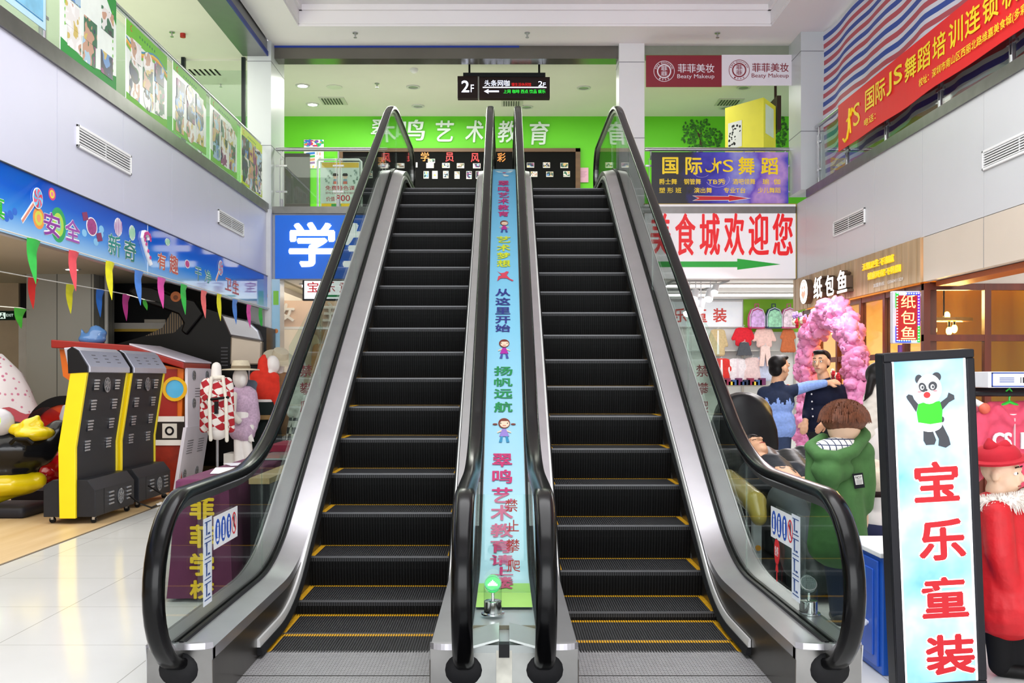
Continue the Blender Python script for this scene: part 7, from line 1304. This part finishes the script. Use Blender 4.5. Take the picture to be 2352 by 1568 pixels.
for u in (1872, 1908): blob('shoe', [cap((qq(u, 0).x, D + .03, .05), (qq(u, 0).x - .06, D - .14, .04), .05, .04)], BLACK, t, .012)

# ---- massage chairs and the sleeping man
LE = mat('17191b', .38, var=.15, sc=12, bump=.15); LEG_ = mat('2b3332', .4, var=.12, sc=10, bump=.15)
t = thing('massage_chair', 'black massage chair with a tall rounded back behind the sleeping man', 'massage chair', (1.98, 8.5, 0))
blob('backrest', [('e', (1.96, 8.35, .72), (.3, .15, .42)), ('e', (1.98, 8.42, .95), (.25, .13, .2)), ('b', (1.7, 8.3, .15), (2.22, 8.5, .6))], mat('131416', .4, var=.15, sc=8, bump=.1), t, .02, 6); blob('base', [('b', (1.68, 8.3, .02), (2.24, 9.0, .35)), cap((1.7, 8.4, .5), (1.7, 9.0, .5), .08), cap((2.24, 8.4, .5), (2.24, 9.0, .5), .08)], LE, t, .022, 5)
t = thing('massage_chair', 'black massage chair with gold armrests in which a man lies asleep', 'massage chair', (1.9, 6.75, 0))
blob('seat', [('b', (1.6, 6.0, .2), (2.2, 6.7, .36)), ('c', (1.9, 6.2, .32), (1.9, 6.75, .4), .2, .2)], LEG_, t, .02, 6)
blob('backrest', [cap((1.72, 6.75, .4), (1.7, 7.45, .62), .14, .13), cap((2.08, 6.75, .4), (2.08, 7.45, .62), .14, .13), cap((1.9, 6.75, .38), (1.9, 7.5, .62), .17, .15), ('e', (1.9, 7.5, .6), (.26, .14, .11)), cap((1.62, 7.2, .58), (1.6, 7.5, .66), .07, .08), cap((2.2, 7.2, .56), (2.2, 7.5, .68), .08, .09)], LE, t, .018, 6)
blob('leg_rest', [cap((1.76, 6.0, .3), (1.76, 5.72, .12), .1, .09), cap((2.04, 6.0, .3), (2.04, 5.72, .12), .1, .09), ('b', (1.64, 5.7, .04), (2.16, 5.95, .2)), cap((1.64, 6.0, .34), (1.64, 5.74, .2), .07), cap((2.16, 6.0, .34), (2.16, 5.74, .2), .07)], LEG_, t, .018, 6)
b = B(); b.box((1.56, 5.95, .02), (2.26, 7.4, .2), mat('0d0e10', .5)); b.obj('base', t, bevel=.02)
for s, x in ((-1, 1.53), (1, 2.3)):
    blob('armrest', [cap((x, 6.2, .5), (x, 6.95, .56), .075, .08), cap((x, 6.1, .42), (x, 6.2, .5), .05, .07)], mat('b8a348', .25, coat=.5, var=.05), t, .014, 5, label='glossy gold armrest'); blob('side', [('b', (x - .05, 6.3, .1), (x + .05, 7.2, .45))], LE, t, .02, 4)
b = B(); b.box((1.5, 6.12, .08), (1.55, 6.17, .44), mat('c4c8cc', .4)); b.cyl((1.525, 6.11, .24), (1.525, 6.1, .24), .017, mat('e09a1c', .4)); b.cyl((1.525, 6.11, .19), (1.525, 6.1, .19), .017, mat('b8bcc0', .4)); b.obj('control_post', t, label='grey post with an orange button')
t = thing('person', 'man in a dark grey jacket asleep in the massage chair', 'person', (1.9, 6.7, .4)); SLP = t; hp, pf, he = head((1.83, 7.22, .8), (.1, -.42, .9), (-.25, .88, .38), .95)
sl_ = [V(p) for p in ((1.88, 7.0, .66), (1.9, 6.85, .58), (1.9, 6.45, .5))]
body = hp + [cap((1.84, 7.14, .74), (1.88, 7.0, .67), .055, .06), cap(sl_[0], sl_[1], .13, .15), cap(sl_[1], sl_[2], .15, .14), cap((1.72, 6.98, .66), (1.64, 6.75, .57), .05, .045), cap((1.64, 6.75, .57), (1.78, 6.58, .63), .042, .03), cap((2.06, 6.98, .65), (2.14, 6.75, .57), .05, .045), cap((2.14, 6.75, .57), (2.0, 6.56, .63), .042, .03), cap((1.82, 6.45, .52), (1.78, 6.08, .52), .085, .06), cap((1.78, 6.08, .52), (1.84, 5.82, .28), .052, .035), cap((1.98, 6.45, .52), (2.02, 6.1, .5), .085, .06), cap((2.02, 6.1, .5), (2.04, 5.84, .26), .052, .035)]
body += hand((1.78, 6.58, .64), (1, -.25, -.05), (.2, 1, 0), (.05, -.1, 1), 1, .3, -1) + hand((2.0, 6.56, .65), (-1, -.2, -.02), (.2, -1, 0), (.05, -.1, 1), 1, .3, -1)
blob('body', body, SKN, t, .0085, 2); face(pf, t, .95, False)
blob('hair', [('e', pf(0, -.03, .055), (.088, .094, .078), he), ('e', pf(0, .035, .095), (.066, .045, .03), he), ('e', pf(0, -.05, 0), (.078, .05, .06), he)], HAIR, t, .011, 3)
JK = mat('272b31', .5, var=.25, sc=9, bump=.6); blob('jacket', [cap(sl_[0], sl_[1], .135, .15), cap(sl_[1], sl_[2], .15, .14), cap((1.74, 6.98, .66), (2.03, 6.98, .65), .09), cap((1.72, 6.98, .66), (1.64, 6.75, .57), .075, .068), cap((1.64, 6.75, .57), (1.75, 6.61, .62), .065, .05), cap((2.06, 6.98, .65), (2.14, 6.75, .57), .075, .068), cap((2.14, 6.75, .57), (2.03, 6.59, .62), .065, .05), cap((1.8, 7.06, .68), (1.98, 7.05, .68), .055)], JK, t, .012, 4, label='dark grey padded jacket')
blob('trousers', [cap((1.82, 6.45, .52), (1.78, 6.08, .52), .11, .085), cap((1.78, 6.08, .52), (1.83, 5.87, .32), .08, .07), cap((1.98, 6.45, .52), (2.02, 6.1, .5), .11, .085), cap((2.02, 6.1, .5), (2.04, 5.89, .31), .08, .07), cap((1.84, 6.48, .52), (1.96, 6.48, .52), .13)], mat('4a5054', .8, var=.12), t, .013, 4)
for a_, c_ in (((1.84, 5.82, .26), (1.83, 5.7, .33)), ((2.04, 5.84, .24), (2.06, 5.72, .32))): blob('shoe', [cap(a_, c_, .045, .04)], mat('101012', .5), t, .011)

SLP.location = (1.86, 6.7, .35)   # settle him into the seat
# ---- children's clothes dummies in the foreground
D = 5.2; t = thing('child_mannequin', 'child mannequin with brown hair in a green hooded coat seen from behind', 'mannequin', (qq(1930, 0).x, D, 0)); GC = mat('44703a', .85, var=.14, sc=14, bump=.6)
blob('figure', [('e', qq(1938, 975), (.085, .095, .11)), cap(qq(1937, 990), qq(1936, 1010), .045, .05), ('e', qq(1930, 1120), (.1, .075, .2)), cap(qq(1912, 1240), qq(1922, 1330), .055, .04), cap(qq(1922, 1330), qq(1926, 1412), .04, .03), cap(qq(1945, 1240), qq(1950, 1330), .055, .04), cap(qq(1950, 1330), qq(1952, 1412), .04, .03)] + hand(qq(1984, 1172), (0, 0, -1), (1, 0, 0), (0, -1, 0), .7, .3), SKP, t, .01, 3)
def fibres(seed, c, n, L, r, col):
    b = B(); q = random.Random(seed); c = V(c); m = mat(col, .6, var=.35, sc=60)
    for i in range(n):
        a = q.random() * 6.283; el = q.random() ** .7 * 1.45; d = V((math.cos(a) * math.sin(el), math.sin(a) * math.sin(el), math.cos(el))); p = c + V((d.x * r[0], d.y * r[1], d.z * r[2])); e = c + V((d.x * r[0] * L, d.y * r[1] * L, d.z * r[2] * 1.04 - .05 * math.sin(el) ** 2 * (L - .6))); mid = (p + e) / 2 + V((0, 0, .022)); b.tube([c + (p - c) * .5, p, mid, e], [.008, .007, .005, .0015], m, 4)
    return b
b = fibres(3, qq(1939, 962), 1100, 1.2, (.112, .108, .078), '6e3f28'); b.sph(qq(1939, 962), (.115, .11, .078), mat('6a3c26', .6, var=.35, sc=60), 20, 12); b.obj('wig', t, smooth=True, label='bushy brown wig')
ct = blob('coat', [('e', qq(1928, 1080), (.135, .1, .15)), cap(qq(1926, 1130), qq(1924, 1240), .13, .15), cap(qq(1880, 1040), qq(1978, 1040), .07), cap(qq(1878, 1045), qq(1872, 1130, -.03), .06, .055), cap(qq(1980, 1045), qq(1986, 1110), .062, .058), cap(qq(1986, 1110), qq(1984, 1160), .058, .05), cap(qq(1898, 1250), qq(1950, 1250), .1)], GC, t, .011, 4, label='green coat'); 
hd = blob('hood', [cap(qq(*p), qq(*r), .034, .034) for p, r in zip([(1862, 1026, -.03), (1882, 1046, -.11), (1922, 1050, -.14), (1960, 1036, -.11)], [(1882, 1046, -.11), (1922, 1050, -.14), (1960, 1036, -.11), (1986, 1000, -.02)])] + [cap(qq(1986, 1000, -.02), qq(1972, 985, .06), .034), cap(qq(1862, 1026, -.03), qq(1890, 1008, .06), .034), ('e', qq(1912, 1078, -.1), (.11, .055, .07)), cap(qq(1905, 1085, -.11), qq(1912, 1118, -.1), .075, .03)], GC, t, .01, 3)
def plaid():
    M = pmat('plaid_lining', .8); t_, L, bs = nodes(M); tc = t_.new('ShaderNodeTexCoord'); k = t_.new('ShaderNodeTexBrick'); k.offset = 0; k.inputs['Scale'].default_value = 1; k.inputs['Brick Width'].default_value = .028; k.inputs['Row Height'].default_value = .028; k.inputs['Mortar Size'].default_value = .0025; k.inputs['Color1'].default_value = lin('e8e6e0'); k.inputs['Color2'].default_value = lin('dcdcd8'); k.inputs['Mortar'].default_value = lin('2a3456'); mp = t_.new('ShaderNodeMapping'); mp.inputs['Rotation'].default_value = (R(90), R(12), 0); L.new(tc.outputs['Object'], mp.inputs[0]); L.new(mp.outputs[0], k.inputs['Vector']); L.new(k.outputs[0], bs.inputs['Base Color']); return M
blob('hood_lining', [('e', qq(1922, 1024, -.055), (.125, .075, .042), (R(14), R(-6), 0))], plaid(), hd, .008, 4, label='plaid hood lining')
f = FP(D - .12); b = B(T=f.T @ Euler((0, 0, R(6))).to_matrix().to_4x4() if 0 else f.T); f.poly(b, [(1957, 1088), (1981, 1085), (1986, 1119), (1963, 1122)], 0, .004, mat('14161c', .6)); f.poly(b, [(1961, 1092), (1979, 1089.5), (1982, 1111), (1965, 1113)], .004, .005, mat('e4e2dc', .6)); f.t(b, 'NOT', 1964, 1093, 1978, 1099, .005, BLACK, .02, .001)
for i in range(4): f.box(b, 1966, 1101 + i * 2.6, 1979, 1102 + i * 2.6, .005, .0055, mat('6a6a68', .6))
b.obj('sleeve_patch', ct, label='black and white sleeve patch')
blob('trousers', [cap(qq(1912, 1230), qq(1922, 1330), .07, .055), cap(qq(1922, 1330), qq(1926, 1405), .055, .045), cap(qq(1945, 1230), qq(1950, 1330), .07, .055), cap(qq(1950, 1330), qq(1952, 1405), .055, .045)], mat('1c2a40', .85, var=.12), t, .012, 4)
for u in (1926, 1952): blob('shoe', [cap((qq(u, 0).x, D - .02, .035), (qq(u, 0).x + .01, D + .1, .03), .035, .03)], mat('3a3a3c', .5), t, .01)
# girl dummy in the red padded coat
D = 4.3; t = thing('child_mannequin', 'child mannequin in a red felt hat and red padded coat with white fur collar', 'mannequin', (qq(2310, 0).x, D, 0)); RC = mat('c2101c', .6, var=.1, sc=14, bump=.8); hp, pf, he = head(qq(2300, 1088), (.72, -.69, -.02), (0, 0, 1), .8)
blob('figure', hp + [cap(qq(2296, 1100), qq(2292, 1125), .04, .05), ('e', qq(2300, 1220), (.1, .08, .16)), cap(qq(2290, 1400), qq(2296, 1480), .055, .04), cap(qq(2296, 1480), (qq(2298, 0).x, D, .05), .04, .03), cap(qq(2335, 1400), qq(2340, 1480), .055, .04), cap(qq(2340, 1480), (qq(2342, 0).x, D, .05), .04, .03)] + hand(qq(2316, 1352, -.1), (.35, -.1, -1), (.9, 0, .3), (0, -1, 0), .62, .4, -1), SKP, t, .008, 2); face(pf, t, .8)
c = qq(2291, 1053); b = B(T=MX.Translation(c) @ Euler((R(6), R(-8), 0)).to_matrix().to_4x4()); b.lathe([(.118, -.008), (.122, .002), (.094, .008), (.088, .03), (.072, .05), (.036, .06), (.005, .062)], mat('b30f24', .85, var=.06, sc=30), 26); ht = b.obj('hat', t, smooth=True); blob('hat_peak', [cap(c + V((-.04, -.02, .05)), c + V((-.045, -.02, .078)), .03, .014), cap(c + V((.02, -.02, .05)), c + V((.025, -.02, .072)), .03, .014)], mat('b30f24', .85, var=.06, sc=30), ht, .009)
blob('coat', [('e', qq(2296, 1200), (.14, .11, .13)), cap(qq(2298, 1240), qq(2312, 1380), .125, .165), cap(qq(2275, 1165), qq(2335, 1170), .07), cap(qq(2290, 1180, -.08), qq(2298, 1270, -.12), .062, .06), cap(qq(2298, 1270, -.12), qq(2314, 1335, -.11), .06, .05), cap(qq(2345, 1180), qq(2365, 1320), .06), cap(qq(2278, 1395), qq(2350, 1395), .075)], RC, t, .009, 3, label='red padded coat')
b = B(); q = random.Random(6); m = mat('ece4dc', .9, var=.08, sc=40)
for i in range(1700):
    a = q.random() * 6.283; w = q.random() * 6.283; base = qq(2300, 1158) + V((.1 * math.cos(a), .085 * math.sin(a), -.03 * math.cos(a * .5))); d = V((math.cos(a) * math.cos(w), math.sin(a) * math.cos(w), math.sin(w))); b.tube([base, base + d * .03, base + d * .05 + V((0, 0, -.008))], [.005, .003, .0008], m, 4)
b.tube([qq(2300, 1158) + V((.1 * math.cos(a), .085 * math.sin(a), -.03 * math.cos(a * .5))) for a in [6.283 * i / 24 for i in range(24)]], .03, m, 8, closed=True); b.obj('fur_collar', t, smooth=True, label='white fur collar')
blob('trousers', [cap(qq(2288, 1400), qq(2296, 1480), .068, .055), cap(qq(2296, 1480), (qq(2298, 0).x, D, .05), .055, .05), cap(qq(2335, 1400), qq(2340, 1480), .068, .055), cap(qq(2340, 1480), (qq(2342, 0).x, D, .05), .055, .05)], mat('121214', .85), t, .011, 4)
for u in (2298, 2342): blob('shoe', [cap((qq(u, 0).x, D, .03), (qq(u, 0).x + .08, D - .05, .03), .034, .03)], mat('101010', .5), t, .01)
# cream jacket dummy with dark hair and beanie child behind the light box
D = 7.8; t = thing('jacket_mannequin', 'mannequin with dark hair in a cream padded jacket behind the light box', 'mannequin', (qq(2018, 0).x, D, 0)); CJ = mat('ddd6cb', .7, var=.06, bump=.2, sc=14)
blob('figure', [('e', qq(2020, 870), (.08, .09, .11)), cap(qq(2020, 890), qq(2020, 915), .045), ('e', qq(2022, 1000), (.13, .09, .25)), cap(qq(2012, 1100), (qq(2012, 0).x, D, .05), .06, .04), cap(qq(2035, 1100), (qq(2035, 0).x, D, .05), .06, .04), ('e', (qq(2012, 0).x, D - .05, .04), (.04, .09, .035)), ('e', (qq(2035, 0).x, D - .05, .04), (.04, .09, .035))], SK, t, .014); blob('hair', [('e', qq(2018, 860), (.1, .1, .1)), cap(qq(2002, 870, -.05), qq(1996, 900, -.06), .035, .03), cap(qq(1996, 900, -.06), qq(1984, 922, -.06), .03, .008)], HAIR, t, .012)
blob('padded_jacket', [e for i in range(6) for e in (cap(qq(2003, 905 + i * 16), qq(1997, 917 + i * 16, -.02), .05, .052), cap(qq(2012, 905 + i * 18), qq(2045, 905 + i * 18), .085, .085))], CJ, t, .012, 3, label='cream padded jacket')
D = 5.45; t = thing('child_mannequin', 'small child mannequin in a cream beanie and navy trousers behind the light box', 'mannequin', (qq(2012, 0).x, D, 0))
blob('figure', [('e', qq(2010, 1140), (.07, .075, .09)), cap(qq(2010, 1155), qq(2008, 1180), .04, .05), ('e', qq(2005, 1200), (.09, .07, .09)), cap(qq(1998, 1270), (qq(1998, 0).x, D, .04), .05, .035), cap(qq(2020, 1270), (qq(2020, 0).x, D, .04), .05, .035), ('e', (qq(1998, 0).x, D - .04, .03), (.035, .07, .028)), ('e', (qq(2020, 0).x, D - .04, .03), (.035, .07, .028))], SK, t, .011); bn = blob('beanie', [('e', qq(2010, 1105), (.088, .088, .09)), ('e', qq(2009, 1070), (.04, .04, .04))], mat('ddcdb8', .9, var=.08, bump=.3, sc=40), t, .01); blob('beanie_band', [('e', qq(2010, 1132), (.09, .09, .028))], mat('2a1c1c', .9), bn, .009); blob('trousers', [('e', qq(2000, 1225), (.12, .09, .09)), cap(qq(1996, 1225), (qq(1998, 0).x, D, .06), .07, .055), cap(qq(2022, 1225), (qq(2020, 0).x, D, .06), .07, .055)], mat('1c2348', .85, var=.12), t, .012)
# blue cabinet
t = thing('blue_cabinet', 'small blue cabinet with a white top and knob behind the light box', 'cabinet', (1.7, 4.5, 0)); b = B(); b.box((1.6, 4.3, 0), (1.98, 4.75, .5), mat('1f5fc8', .4, var=.03)); b.obj('body', t, bevel=.005); b = B(); b.box((1.585, 4.285, .5), (1.99, 4.765, .522), WHITE); b.obj('top', t, bevel=.004, label='white top'); b = B(); b.box((1.588, 4.33, .03), (1.6, 4.72, .48), mat('1c58c4', .35)); b.box((1.582, 4.37, .07), (1.589, 4.68, .44)); dr = b.obj('door', t, bevel=.004); b = B(); b.sph((1.565, 4.42, .2), .016, WHITE, 12, 8); b.cyl((1.57, 4.42, .2), (1.59, 4.42, .2), .007); b.obj('knob', dr, smooth=True)
# ---- clothes rack with pink hooded jackets
D = 6.4; zr = 1.16; t = thing('clothes_rack', 'black steel clothes rack carrying pink hooded jackets', 'clothes rack', (3.7, D, 0)); b = B(); b.cyl((2.9, D, zr), (4.7, D, zr), .016, mat('1b1b1e', .35, .4)); b.cyl((2.9, D + .4, zr + .02), (4.7, D + .4, zr + .02), .016)
for x in (2.93, 4.67):
    for y in (D, D + .4): b.cyl((x, y, 0), (x, y, zr + .03), .016)
    b.cyl((x, D, .08), (x, D + .4, .08), .014); b.cyl((x, D, zr), (x, D + .4, zr), .014)
b.obj('frame', t)
def hoodie(x, y, c, rz, label, letters=None, hc='28b43a'):
    t = thing('hooded_jacket', label, 'jacket', (x, y, zr - .05), (0, 0, rz), 'jackets on the black clothes rack'); m = mat(c, .85, var=.1, sc=20, bump=.15)
    jk = blob('jacket', [cap((-.15, 0, -.1), (.15, 0, -.1), .05), ('e', (0, 0, -.25), (.19, .055, .2)), ('e', (0, 0, -.4), (.18, .05, .16)), cap((-.17, 0, -.1), (-.25, -.01, -.32), .055, .05), cap((-.25, -.01, -.32), (-.27, -.03, -.5), .05, .042), cap((.17, 0, -.1), (.25, -.01, -.32), .055, .05), cap((.25, -.01, -.32), (.27, -.03, -.5), .05, .042), cap((-.09, -.03, -.05), (-.02, -.05, -.13), .035, .025), cap((.09, -.03, -.05), (.02, -.05, -.13), .035, .025), cap((-.1, .03, -.04), (.1, .03, -.04), .045)], m, t, .011, 4, local=True)
    b = B(); b.tube([(-.14, 0, -.06), (0, 0, .0), (.14, 0, -.06)], .011, mat(hc, .35), 6); b.tube([(0, 0, 0), (0, 0, .03), (.025, 0, .055), (.0, 0, .085), (-.022, 0, .066)], .006); b.obj('hanger', t, local=True, smooth=True, label='coloured plastic hanger')
    b = B(T=FRONT); b.box((-.003, -.5, .05), (.003, -.1, .064), mat('e0c8cc', .4)); b.obj('zip', jk, local=True)
    if letters:
        b = B(T=FRONT); wl = mat('f0eaee', .8, var=.1, sc=60); text(b, letters[0], -.14, -.29, -.02, -.19, .052, wl, .05, .014); text(b, letters[1], .04, -.29, .11, -.19, .052, wl, .05, .014); b.obj('print', jk, local=True)
    b = B(T=FRONT); b.box((-.025, -.12, .035), (.025, -.075, .045), WHITE); b.obj('neck_label', jk, local=True)
hoodie(3.18, D, 'd84a66', .06, 'pink hooded jacket with white letters and a green hanger, frontmost on the rack', ('CS', 'E'), '2cc83a'); 
g3 = 'jackets on the black clothes rack'
for i, (x, c, hc, lab) in enumerate(((2.96, 'cf5a70', 'e8b03a', 'pink jacket on a yellow hanger behind the lettered pink jacket'), (3.45, 'e06078', 'e8e8e8', 'rose jacket on a white hanger at the frame edge of the rack'), (2.93, 'b01c30', '3ac83a', 'dark red jacket on a bright green hanger at the light box end of the rack'), (3.8, 'e8ccc8', 'd83038', 'pale pink jacket on a red hanger deep in the rack'))): hoodie(x, D + .14 + .09 * i, c, .3 + .1 * i, lab, None, hc)
t = thing('cardboard_box', 'long white and blue box lying on top of the clothes rack', 'box', (3.35, D + .2, zr + .04)); b = B(); b.box((3.0, D - .1, zr + .04), (3.75, D + .5, zr + .14), mat('e6e8ee', .5)); b.obj('body', t, bevel=.004); b = B(T=fr_front(D - .1)); bl = K('2a4aa0'); b.box((3.02, zr + .045, 0), (3.74, zr + .052, .002), bl); b.box((3.02, zr + .128, 0), (3.74, zr + .135, .002), bl); b.box((3.02, zr + .045, 0), (3.028, zr + .135, .002), bl)
for i in range(10): b.box((3.2 + i * .014, zr + .07, 0), (3.2 + i * .014 + (.004, .008)[i % 2], zr + .105, .002), mat('2a2a2e', .5))
for i in range(3): b.box((3.07, zr + .075 + i * .012, 0), (3.16, zr + .079 + i * .012, .002), bl)
b.obj('printed_front', t)
b = B(); b.cyl((2.84, D + .1, 1.2), (3.0, D - .05, 1.08), .02, mat('e0dcd8', .4)); b.sph((3.0, D - .05, 1.07), .035, mat('d8604a', .5)); b.top('price_tag_pole', 'white stick with an orange end leaning beside the light box', 'stick', smooth=True)
bpy.data.scenes.remove(TS)
